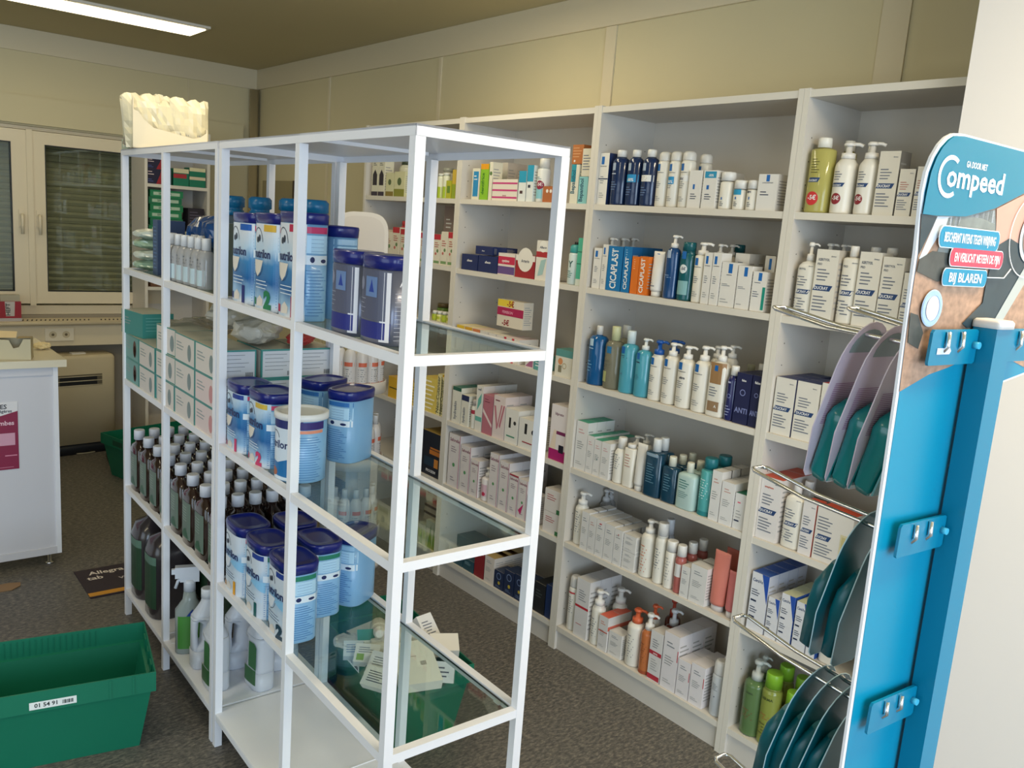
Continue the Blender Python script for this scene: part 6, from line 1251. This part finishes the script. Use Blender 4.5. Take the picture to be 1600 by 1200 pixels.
# things on the counter
t = empty('cardboard_box'); Lb, Wb, Hb = .26, .075, .085; M_kr = mat('greyish_carton', (196, 184, 150), .6, noise=.03); M_kr2 = mat('carton_inside', (170, 150, 110), .7)
b = MB(); w3 = .002
b.box(-Lb/2, Lb/2, -Wb/2, Wb/2, 0, w3, M_kr)
b.prism([(-Lb/2, w3), (Lb/2, w3), (Lb/2, Hb), (Lb*.40, Hb), (Lb*.34, Hb*.62), (Lb*.26, Hb*.55), (Lb*.2, Hb*.95), (-Lb/2, Hb*1.05)], -Wb/2, -Wb/2+w3, M_kr, 'y')
b.prism([(-Lb/2, w3), (Lb/2, w3), (Lb/2, Hb), (-Lb/2, Hb)], Wb/2-w3, Wb/2, M_kr, 'y')
b.box(-Lb/2, -Lb/2+w3, -Wb/2+w3, Wb/2-w3, w3, Hb, M_kr); b.box(Lb/2-w3, Lb/2, -Wb/2+w3, Wb/2-w3, w3, Hb, M_kr)
b.build('box_body', t)
b = MB(); b.add([(-Lb/2, -Wb/2, Hb*1.03), (Lb*.3, -Wb/2+.01, Hb*1.05), (Lb*.28, Wb/2, Hb*1.25), (-Lb/2, Wb/2, Hb*1.3)], [(0, 1, 2, 3)], mat('torn_card', (232, 208, 160), .6)); b.add([(Lb*.3, -Wb/2+.012, Hb*1.0), (Lb*.52, -Wb/2+.02, Hb*1.06), (Lb*.5, Wb/2-.01, Hb*1.04), (Lb*.3, Wb/2-.006, Hb*1.02)], [(0, 1, 2, 3)], M_kr2); b.build('box_flap', t)
pk = onz(50, 562, zc); t.location = (pk.x-.118, pk.y+.065, zc+.0005); t.rotation_euler = (0, 0, -.30)
tag(t, 'open greyish cardboard box with torn flap on the sales counter', 'box')
t = crumple('crumpled_paper', .07, .05, .03, mat('cream_paper', (230, 210, 160), .6), 61, .3); pk = onz(68, 548, zc); t.location = (pk.x+.0, pk.y+.03, zc+.0005); tag(t, 'small crumpled cream paper beside the cardboard box on the counter', 'paper')
# red pack on the sill
t = empty('display_pack'); b = MB(); b.box(-.06, .06, -.03, .03, 0, .018, C('b8b0b0')); b.box(-.058, .058, -.028, .028, .0182, .115, C('9c1c28'))
b.add([(-.022, -.0285, .03), (.022, -.0285, .03), (.026, -.0285, .115), (-.026, -.0285, .115)], [(0, 1, 2, 3)], C('c8c0b8')); b.ptext(lambda u, v: (u, -.029, v), 'HEFT', 0, .07, .022, C('303030'), rot=True)
b.build('pack_body', t); MB().box(-.045, .055, -.012, .026, .1152, .152, mat('clear_pack_top', (206, 200, 176), .15, alpha=.6)).build('clear_top', t)
pk = ony(15, 490, YS+.06); t.location = (pk.x, YS+.07, .8255); tag(t, 'red pack with clear top standing on the window sill', 'pack')
# convector heater under the sill
ht = empty('convector_heater'); M_ht = mat('beige_enamel', (206, 192, 160), .4, noise=.02)
b = MB(); b.loft([(.07, .36, .085, 9), (.60, .36, .085, 9), (.618, .352, .078, 9), (.622, .34, .07, 9)], M_ht, 64); b.build('heater_body', ht)
b = MB(); b.loft([(0, .34, .07, 9), (.0697, .34, .07, 9)], C('1e222c'), 40); b.build('plinth', ht)
b = MB(); b.box(.02, .275, -.0862, -.0855, .435, .505, C('6a6250')); b.box(.03, .245, -.0868, -.0863, .442, .463, C('14161a')); b.box(.03, .245, -.0868, -.0863, .470, .490, C('14161a'))
for z in (.438, .466, .494): b.tube([(.02, -.088, z), (.275, -.088, z)], .0022, C('d8ccb0'), 6)
b.build('air_grille', ht)
b = MB(); b.box(.12, .20, -.03, .02, .6222, .630, C('d8d4cc')); b.build('control_lid', ht)
q = onz(163, 697, 0); ht.location = (.615-.35, YS+.02, 0.0005); ht.rotation_euler = (0, 0, .10)
tag(ht, 'beige convector heater with dark plinth standing under the window sill', 'heater')
# cables
M_cab = mat('white_cable', (168, 160, 136), .5); M_cabd = mat('dark_cable', (52, 44, 40), .5)
def cable(px, m, r, label, zf=None):
    pts = []
    P_ = [onz(x, y, r+.001+(zf[i] if zf else 0)) for i, (x, y) in enumerate(px)]
    n = len(P_)
    for i in range(n-1):
        p0 = P_[max(i-1, 0)]; p1 = P_[i]; p2 = P_[i+1]; p3 = P_[min(i+2, n-1)]
        for k in range(6):
            t = k/6; pts.append(.5*((2*p1)+(p2-p0)*t+(2*p0-5*p1+4*p2-p3)*t*t+(3*p1-p0-3*p2+p3)*t**3))
    pts.append(P_[-1])
    for p in pts: p.z = max(p.z, r+.001)
    o = MB().tube(pts, r, m, 8).build('power_cable'); tag(o, label, 'cable')
cable([(92, 707), (120, 709), (150, 705), (175, 695), (190, 680), (178, 676), (168, 684), (180, 693), (195, 690), (215, 682)], M_cab, .004, 'thin white cable looping on the floor beside the heater')
cable([(172, 668), (182, 676), (176, 690), (168, 705), (170, 720), (182, 735), (200, 745), (225, 752)], M_cabd, .006, 'dark cable curving across the floor towards the metal unit')
# mat and scrap on the floor
fm = empty('promotional_floor_card'); A_, B_, C_ = onz(115, 895, 0), onz(137, 937, 0), onz(212, 878, 0)
ex = (C_-A_).normalized(); ey = Vector((-ex.y, ex.x, 0)); Wm, Hm = .50, abs((A_-B_).dot(ey)); orig = A_-ey*Hm
b = MB(); b.box(0, Wm, 0, Hm, 0, .004, C('2e2230')); s_ = lambda u, v: (u, v, .0044); s4 = lambda u, v: (u, v, .0048)
b.prect(s_, 0, Wm, .01, .045, C('d8962c')); b.prect(s_, .16, .42, .05, .10, C('8c3038'))
b.ptext(s4, 'Allegra', .115, Hm-.070, .034, C('e8dcd0')); b.ptext(s4, 'tab', .060, Hm-.122, .034, C('e8dcd0'))
b.ptext(s4, 'VIVEZ À', .20, Hm-.16, .022, C('d8ccc8')); b.ptext(s4, 'AU PRINTEMPS', .27, Hm-.20, .016, C('d8ccc8'))
b.prect(s4, .17, .36, .062, .070, C('e8c8b0')); b.prect(s4, .17, .30, .078, .085, C('e8c8b0'))
b.build('card_sheet', fm); fm.location = (orig.x, orig.y, .0006); fm.rotation_euler = (0, 0, math.atan2(ex.y, ex.x))
tag(fm, 'dark purple promotional card with a yellow stripe lying on the floor', 'floor card')
sc = onz(8, 920, 0); b = MB(); b.prism([(-.10, -.02), (.02, -.03), (.055, .0), (.06, .03), (.02, .045), (-.10, .04)], 0, .003, mat('brown_cardboard', (150, 118, 84), .7)); o = b.build('cardboard_scrap'); o.location = (sc.x, sc.y, .0006); tag(o, 'torn brown cardboard scrap on the floor below the counter', 'scrap')
# ------------------------------------------------------------------ far bookcase goods
def fbox(x0p, x1p, ytop, ybase, col, fr, label, z=None, d=.10, dep=.0):
    Y = FY+.015+dep; a = ony(x0p, ybase, Y); c = ony(x1p, ybase, Y); zb_ = z if z is not None else a.z
    zt2 = ony((x0p+x1p)/2, ytop, Y).z; w = c.x-a.x
    o = carton(w, d, zt2-zb_, C(col), fr=fr); o.location = ((a.x+c.x)/2, Y+d/2, zb_+.0004); o.rotation_euler = (0, 0, PI/2); tag(o, label, 'box'); return o
zz = 1.6824
nvf = [('l', -.8, .1, .55, .9, 2, C('e0c8c8')), ('p', [(.3, 0), (1, 0), (1, 1), (.8, .6)], C('a01c28')), ('l', -.8, .0, .1, .35, 2, C('5060a0'))]
h1 = (1.765-1.6824)
z_m = ony(240, 264, FY+.015).z
fbox(229, 252, 264, 283, '1c1a38', nvf, 'navy and red carton at the bottom left of the far bookcase top shelf', 1.6824)
fbox(229, 252, 246, 264, '1c1a38', nvf, 'navy and red carton stacked on its twin in the far bookcase', z_m+.0005)
gf = [('r', -1, 1, .75, 1, C('e0d8b0')), ('r', -1, .7, .45, .7, C('b03038'))]
fbox(271, 295, 264, 289, '177a5c', gf, 'green carton with red band on the far bookcase top shelf', 1.6824)
z_m = ony(308, 277, FY+.015).z
fbox(296, 321, 277, 291, '177a5c', [('r', -1, 1, .7, 1, C('e0d0b0'))], 'green and cream carton on the right of the far top shelf', 1.6824)
fbox(296, 321, 263, 277, '177a5c', [('r', -1, 1, .6, 1, C('e0d8b0'))], 'green and cream carton stacked on the right of the far shelf', z_m+.0005)
fbox(258, 268, 266, 287, '3c5c5c', [('c', 0, .6, .4, C('202c2c'))], 'grey teal carton between the navy and green cartons', 1.6824)
zq = [1.3904]
for k in range(6):
    zn = zq[-1]+.043; Y = FY+.02; o = carton(.20, .12, .042, C(['1c8050', '1a7850', '208858'][k % 3]), top=C('e0dcc8'), fr=[('r', -.8, .8, .25, .7, C('b8d0b8')), ('t', 'SERENOA', -.1, .34, .3, C('3c6c4c'), .6)])
    o.location = (FX0+.02+.11+.008*(k % 2), Y+.06, zq[-1]); o.rotation_euler = (0, 0, PI/2); tag(o, 'green carton, %s up in the stack on the far bookcase' % ORD[k+1], 'box'); zq.append(zn)
o = carton(.10, .10, .16, C('2a2430'), fr=[('l', -.8, .8, .1, .9, 7, C('5c5468'))]); o.location = (FX1-.08, FY+.07, 1.3904); o.rotation_euler = (0, 0, PI/2); tag(o, 'dark printed carton at the right of the far bookcase', 'box')
o = carton(.22, .12, .05, C('6c4830'), fr=[('l', -.8, .8, .2, .8, 2, C('c89868'))]); o.location = (FX0+.15, FY+.08, 1.0504); o.rotation_euler = (0, 0, PI/2); tag(o, 'brown carton on the middle shelf of the far bookcase', 'box')
# cabinet door panel on the right wall near the corner, with a black case before it
cb = empty('wall_cabinet'); b = MB(); yA, yB = 3.735, 4.30
b.box(XW-.05, XW-.0005, yA, yB, .95, 1.765, mat('beige_cabinet', (150, 138, 104), .5)); b.build('cabinet_body', cb); MB().box(XW-.075, XW-.0505, yA-.0, yA+.05, .95, 1.765, C('3c2c24')).build('dark_edge', cb)
tag(cb, 'shallow beige wall cabinet with dark brown edge near the room corner', 'cabinet')
# ------------------------------------------------------------------ rotating shop display (white tiers) behind the near metal unit
td = empty('tiered_display_stand'); dxp, dyp = 1.04, 2.02; M_ds = mat('white_display_plastic', (214, 208, 200), .4)
R0 = .135
for z in (.845, .50, .17):
    b = MB(); b.loft([(z-.03, R0*.96, R0*.96), (z-.028, R0, R0), (z+.022, R0, R0), (z+.024, R0*.97, R0*.97), (z+.004, R0*.96, R0*.96), (z+.003, .012, .012)], M_ds, 40); b.build('round_tray', td)
b = MB(); b.loft([(0, .15, .15), (.02, .15, .15), (.03, .03, .03), (1.36, .022, .022)], M_ds, 30); b.build('pole', td)
b = MB(); n = 20; hw = .115; z0h, z1h = 1.26, 1.60
poly = [(-hw, z0h), (hw, z0h)]+[(hw*math.copysign(abs(math.cos(PI*i/n))**.6, math.cos(PI*i/n)), z1h-.12+.12*max(0.0, math.sin(PI*i/n))**.6) for i in range(n+1)]
b.prism([(x, z) for x, z in poly], -.012, .012, M_ds, 'y')
pl2 = [(x*.86, z0h+.03+(z-z0h)*.86) for x, z in poly]; b.add([(x, -.0125, z) for x, z in pl2], [tuple(range(len(pl2)))], C('cdc6be')); b.build('arched_header', td)
td.location = (dxp, dyp, 0.0005); td.rotation_euler = (0, 0, -.62); tag(td, 'white round-tiered display stand with arched header behind the shelf units', 'display stand')
sbt = BT(mat('grey_white_bottle', (206, 204, 204), .3), 'dcdcdc', 'cap', fr=[('r', -.9, .9, .55, .66, C('d06a50')), ('l', -.7, .7, .15, .5, 6, C('7c8288')), ('r', -.9, .9, .08, .12, C('d06a50'))], capw=.45, sh=.3)(.055, .205, .165)
sbt.name = 'lotion_bottle'; k = 0
for ti, z in enumerate((.845, .50, .17)):
    for i in range(6):
        a = -2.9+i*.52; o = sbt if k == 0 else dup(sbt)
        o.location = (dxp+.098*math.cos(a), dyp+.098*math.sin(a), z+.0245 if False else z+.0046); o.rotation_euler = (0, 0, a+PI)
        tag(o, 'grey-white bottle with orange bands, %s round the %s tier of the display stand' % (ORD[i+1], ['upper', 'middle', 'lower'][ti]), 'bottle', 'bottles standing on the tiered display'); k += 1
# ------------------------------------------------------------------ blue plaster display beside the partition
YA = math.radians(95); E1 = Vector((math.sin(YA), math.cos(YA), 0)); N1 = Vector((-E1.y, E1.x, 0))      # E1 along the panel to the right, N1 away from the camera
O1 = CAM + ray(1400, 620)*.8; O1.z = 0
ds = empty('display_stand', (O1.x, O1.y, 0)); ds.rotation_euler = (0, 0, math.atan2(E1.y, E1.x))           # local x = E1, local y = N1
tag(ds, 'tall blue hook display for blister plasters standing by the white partition', 'display stand')
M_bl = mat('cyan_blue_enamel', (0, 124, 158), .32, noise=.01); M_bl2 = mat('panel_blue_print', (0, 138, 172), .35); M_hd2 = mat('header_teal_print', (0, 124, 152), .35)
def U(px, py):                       # photo pixel -> (u, v) on the flat panel
    d = ray(px, py); n = N1; t = (Vector((O1.x, O1.y, 0))-Vector((CAM.x, CAM.y, 0))).dot(n)/Vector((d.x, d.y, 0)).dot(n)
    p = CAM+d*t; return ((p-Vector((O1.x, O1.y, 0))).dot(E1), p.z)
PW = .27
left = [U(*q) for q in ((1315, 1200), (1400, 620), (1431, 390), (1440, 300), (1447, 268), (1456, 245), (1467, 226), (1478, 214), (1490, 208), (1505, 209))]
PN = .1385
pan = [(.020, .12), (PN, .12), (PN, 1.44), (PN+.006, 1.452), (PW-.02, 1.470), (PW, 1.49), (PW, 1.665), (PW-.010, 1.685), (PW-.03, 1.695)]+left[::-1]
b = MB(); b.prism(pan, .0, .003, C('f0f0f4'), 'y'); b.build('backing_panel', ds)
pf = lambda g: (lambda u, v: (u, -.0004-.0004*g, v))
inner = [(u+.0042, v) for u, v in left[:6]]+[(u+.003, v-.002) for u, v in left[6:8]]+[(u, v-.0025) for u, v in left[8:]]
face = [(.024, .13), (PN-.001, .13), (PN-.001, 1.441), (PN+.005, 1.454), (PW-.021, 1.472), (PW-.002, 1.49), (PW-.002, 1.664), (PW-.011, 1.683), (PW-.03, 1.693)]+inner[::-1]
b = MB(); b.add([pf(0)(*p) for p in face], [tuple(range(len(face)))], M_bl2)
b.build('printed_face', ds)
b = MB(); M_rock = mat('rock_photo_print', (172, 136, 112), .4, noise=.6, nscale=130); M_dkp = mat('dark_photo_print', (74, 76, 72), .4, noise=.5, nscale=70); M_gry = mat('mountain_photo_print', (128, 134, 130), .4, noise=.5, nscale=60)
M_sky = mat('sky_photo_print', (200, 206, 212), .4); M_leg = mat('trouser_photo_print', (44, 62, 70), .4, noise=.3, nscale=60); M_sk = mat('heel_photo_print', (206, 160, 142), .4, noise=.05, nscale=30)
def PP(g, pts, m): b.ppoly(pf(g), [U(*q) for q in pts], m, n=24)
R_ = (PW-.002, 1.60)
rk = [U(*q) for q in ((1404, 612), (1450, 585), (1480, 574), (1510, 560), (1545, 545))]+[(PW-.021, 1.473), (PW-.002, 1.491), (PW-.002, 1.66)]+[U(*q) for q in ((1600, 300), (1550, 326), (1505, 338), (1460, 337), (1438, 334), (1434, 395), (1418, 500))]
b.ppoly(pf(1), rk, M_rock, n=30)
PP(2, [(1438, 334), (1463, 338), (1434, 398)], M_leg); PP(2, [(1463, 338), (1500, 339), (1496, 352), (1462, 372), (1440, 408), (1434, 404)], M_sky)
PP(2, [(1480, 340), (1553, 328), (1556, 400), (1520, 412), (1462, 395)], M_gry); PP(2, [(1510, 338), (1552, 328), (1552, 350), (1535, 342)], M_sky)
PP(3, [(1434, 405), (1455, 392), (1500, 398), (1540, 400), (1535, 440), (1500, 432), (1462, 440), (1430, 424)], M_dkp)
PP(3, [(1555, 326), (1600, 303), (1640, 300), (1640, 380), (1600, 400), (1560, 420), (1553, 380)], M_sk)
PP(4, [(1553, 385), (1575, 372), (1620, 400), (1570, 480), (1545, 508), (1508, 512), (1500, 505), (1535, 470), (1538, 440)], M_leg)
PP(3, [(1420, 488), (1432, 492), (1440, 520), (1432, 545), (1416, 535)], M_dkp)
PP(5, [(1545, 508), (1560, 505), (1606, 428), (1606, 402)], C('b4b8b2'))
uc, vc = U(1606, 370); b.pring(pf(7), uc, vc, .043, .042, .0012, C('e8e8ea'), n=36); b.pdisc(pf(6), uc+.004, vc, .026, .027, C('c8ccca'), 30); b.pdisc(pf(7), uc+.006, vc, .022, .0225, C('8a7468'), 30); b.pdisc(pf(8), uc+.008, vc, .0195, .020, M_sk, 30)
b.build('printed_photograph', ds)
b = MB(); hdr = [U(*q) for q in ((1438, 334), (1460, 337), (1505, 338), (1550, 326), (1600, 300))]+[(PW-.002, 1.655), (PW-.002, 1.664), (PW-.011, 1.683), (PW-.03, 1.693)]+inner[3:][::-1]
b.ppoly(pf(5), hdr, M_hd2, n=40)
wt = C('f2f4f6'); g7 = pf(6)
b.ptext(g7, 'GA DOOR MET', .0695, 1.6700, .0055, wt, maxw=.037)
b.pring(g7, .0262, 1.6590, .0195, .0190, .0040, wt, a0=.95, a1=2*PI-.95, n=30)
_w = textmesh('ompeed')[2]; b.ptext(g7, 'ompeed', .0725, 1.6508, .0195, wt, sx=.102/(_w*.0195/.70))
b.build('printed_header', ds)
def pill(pl, pr_, h, col, txt, hgt):
    (x0, z0), (x1, z1_) = U(*pl), U(*pr_); z = (z0+z1_)/2; n = 8; pts = []
    for i in range(n+1): a = -PI/2+PI*i/n; pts.append((x1-h*.3+h*.30*math.cos(a), z+h/2*math.sin(a)))
    for i in range(n+1): a = PI/2+PI*i/n; pts.append((x0+h*.3+h*.30*math.cos(a), z+h/2*math.sin(a)))
    q = MB(); big = [((u-(x0+x1)/2)*1.02+(x0+x1)/2, (v-z)*1.10+z) for u, v in pts]
    q.add([pf(9)(*p) for p in big], [tuple(range(len(big)))], wt); q.add([pf(10)(*p) for p in pts], [tuple(range(len(pts)))], C(col))
    w_ = textmesh(txt)[2]; q.ptext(pf(11), txt, (x0+x1)/2, z-hgt*.5, hgt, wt, maxw=(x1-x0)*.86)
    q.build('slogan_plate', ds)
pill((1462, 366), (1554, 380), .0185, '148cb0', 'BESCHERMT INTENS TEGEN WRIJVING', .0085)
pill((1478, 401), (1560, 406), .0165, 'e0455c', 'EN VERLICHT METEEN DE PIJN', .0080)
pill((1466, 433), (1535, 434), .0155, '148cb0', 'BIJ BLAREN', .0085)
b = MB(); g8 = pf(9); p1, p2, p3 = U(1535, 433), U(1562, 434), U(1573, 420)
b.tube([g8(*p1), g8(*p2), g8(*p3)], .0006, wt, 6); b.build('pointer_line', ds)
b = MB(); uc, vc = U(1451, 481); b.pdisc(pf(7), uc, vc, .0175, .0175, C('c8dcf0'), 30); b.pring(pf(8), uc, vc, .0165, .0165, .0040, C('a4c0e0'), n=30); b.pdisc(pf(9), uc, vc, .0105, .0115, C('f0dcd4'), 26); b.build('round_seal', ds)
# square post in front of the panel, on a heavy base
PX0, PX1, PY0 = .1085, .1375, -.028
MB().box(PX0, PX1, PY0, -.0045, .03, 1.522, M_bl).build('post', ds)
b = MB(); b.loft([(1.5222, (PX1-PX0)/2+.001, .0145, 8), (1.528, (PX1-PX0)/2+.001, .0145, 8), (1.5305, (PX1-PX0)/2-.001, .0125, 8)], C('e6dfd8'), 40, cx=(PX0+PX1)/2, cy=(PY0-.0045)/2); b.build('post_cap', ds)
MB().box(-.02, PW+.02, -.17, .17, 0, .0295, M_bl).build('base_plate', ds)
for z in (1.520, 1.329, 1.139, .949):
    hz = .034
    b = MB(); b.prism([(.026, z-hz), (.104, z-hz), (.1075, z-hz+.002), (.1075, z-.002), (.104, z), (.028, z), (.0255, z-.003), (.0245, z-hz+.002)], -.0115, -.0085, M_bl, 'y')
    if z > 1.5: b.prism([(PX1+.001, z-hz), (PX1+.08, z-hz), (PX1+.08, z), (PX1+.001, z)], -.0115, -.0085, M_bl, 'y')
    b.loft([(0, .0035, .0035), (.006, .0035, .0035)], C('48b8d8'), 12)
    for i in range(len(b.v)-24, len(b.v)):
        x, y, z_ = b.v[i]; b.v[i] = (.101+x, -.0116-z_, z-hz*.45+y)
    if z > 1.5: b.prism([(.036, z-.0235), (.058, z-.0235), (.0605, z-.0205), (.058, z-.0175), (.036, z-.0175)], -.0122, -.0117, C('cfd6e4'), 'y')
    br = b.build('hook_bracket', ds)
    for hx in ((.062, .202) if z > 1.5 else (.062,)):
        w2 = .0130; r = .0024; b = MB(); up = .035
        L1_, L2_ = (.118, .195)
        def W(sx, t, zz): return (hx+sx*w2, t, z-.012+zz)
        pts = [W(-1, -.0135, .010), W(-1, -.0145, -.004), W(-1, -.010, -.010), W(-1, .004, -.008), W(-1, L1_, -.003), W(-1, L2_-.006, .008), W(-.6, L2_, .009), W(.6, L2_, .009), W(1, L2_-.006, .008), W(1, L1_, -.003), W(1, .004, -.008), W(1, -.010, -.010), W(1, -.0145, -.004), W(1, -.0135, .010)]
        b.tube(pts, r, M_chrome, 8); b.build('wire_hook', ds)
# hanging packs
M_teal = mat('teal_case', (0, 122, 124), .22, coat=.4, noise=.04, nscale=30); M_tealc = mat('teal_pack_back', (0, 92, 104), .3, noise=.12, nscale=25)
M_cardb = mat('lilac_white_card', (214, 200, 214), .4)
def blister(style):
    """blister on a shaped card, hanging from its punched top; local x across, local y thickness (case on the far side), z down"""
    t = empty('plaster_pack'); w = .078; h = .172; b = MB()
    def outline(k=1.0):
        pts = []
        for i in range(13):
            a = PI*i/12; pts.append((w/2*k*math.cos(a), -.040+.050*k*math.sin(a)))
        pts += [(-w/2*k, -.11), (-w/2*.60*k, -h+.006), (-w/2*.45*k, -h), (w/2*.45*k, -h), (w/2*.60*k, -h+.006), (w/2*k, -.11)]
        return pts
    o_ = outline()
    if style == 'card':
        b.prism(o_, 0, .0012, M_cardb, 'y'); s_ = lambda u, v: (u, -.0004, v)
        b.prism([(w*.36*math.cos(PI*i/10), -.050+.012+.026*math.sin(PI*i/10)+.014) for i in range(11)], -.0006, -.0002, mat('grey_green_header', (140, 158, 158), .4), 'y')
        for i in range(22):
            u1 = .020+.010*((i*7) % 5)/5; b.prect(s_, -.030, u1, -.060-.0022*i, -.0592-.0022*i, C('a06c98'), 1)
        b.build('pack_card', t)
        c = MB(); c.loft([(-.168, .022, .010, 5), (-.160, .026, .013, 5), (-.11, .030, .015, 5), (-.095, .034, .016, 4), (-.085, .032, .015, 3), (-.075, .022, .010, 2.4)], M_teal, 28, cy=.0)
        for i in range(len(c.v)): x, y, z = c.v[i]; c.v[i] = (x+.005, y*.9-.0125, z)
        c.build('plaster_case', t)
        c = MB(); c.prism([(-.020, -.163), (.034, -.163), (.036, -.110), (.032, -.098), (.018, -.093), (-.006, -.096), (-.018, -.110)], -.0275, -.0255, M_teal, 'y'); c.prism([(.004, -.112), (.014, -.110), (.015, -.132), (.006, -.130)], -.0285, -.0276, C('0c5c9c'), 'y'); c.build('case_window', t)
    else:
        b.prism(o_, 0, .0012, M_tealc, 'y')
        n = len(o_); edge = [(u, .0006, v) for u, v in o_]; b.tube(edge, .0007, C('b8d4dc'), 6, closed=True); b.build('pack_card', t)
        c = MB(); c.loft([(-.165, .020, .009, 5), (-.11, .030, .014, 5), (-.085, .033, .015, 3), (-.06, .02, .008, 2.4)], M_tealc, 26)
        for i in range(len(c.v)): x, y, z = c.v[i]; c.v[i] = (x, y*.8+.0125, z)
        c.build('plaster_case', t)
    return t
def hang(o, u, n_, z, tilt, label):
    p = O1+E1*u+N1*n_; o.location = (p.x, p.y, z)
    o.rotation_euler = (0, 0, 0)
    R = Matrix.Rotation(math.atan2(E1.y, E1.x), 4, 'Z') @ Matrix.Rotation(-tilt, 4, 'X') if False else Matrix.Rotation(math.atan2(E1.y, E1.x), 4, 'Z') @ Matrix.Rotation(tilt, 4, 'X')
    o.rotation_euler = R.to_euler(); tag(o, label, 'plaster pack')
bc = blister('card'); bt = blister('teal')
for i, n_ in enumerate((.072, .045, .018)):
    hang(bc if i == 0 else dup(bc), .062, n_, 1.507-.0, .26, ['plaster pack with lilac text card hanging outermost on the top hook', 'plaster pack with lilac text card, middle one on the top hook', 'plaster pack with lilac text card nearest the blue panel'][i])
for i, n_ in enumerate((.060, .030)):
    hang(bt if i == 0 else dup(bt), .198, n_, 1.512, .22, ['dark teal plaster pack outermost on the hook behind the header', 'dark teal plaster pack nearer the panel behind the header'][i])
for i, n_ in enumerate((.040, .012)):
    hang(dup(bt), .062, n_, 1.313, .22, ['dark teal plaster pack hanging outermost on the second hook down', 'dark teal plaster pack beside the panel on the second hook'][i])
for i, n_ in enumerate((.072, .052, .032, .012)):
    hang(dup(bt), .062, n_, 1.122, .26, ['dark teal plaster pack outermost on the lowest visible hook', 'dark teal plaster pack second from the tip of the lowest hook', 'dark teal plaster pack third from the tip of the lowest hook', 'dark teal plaster pack nearest the panel on the lowest hook'][i])
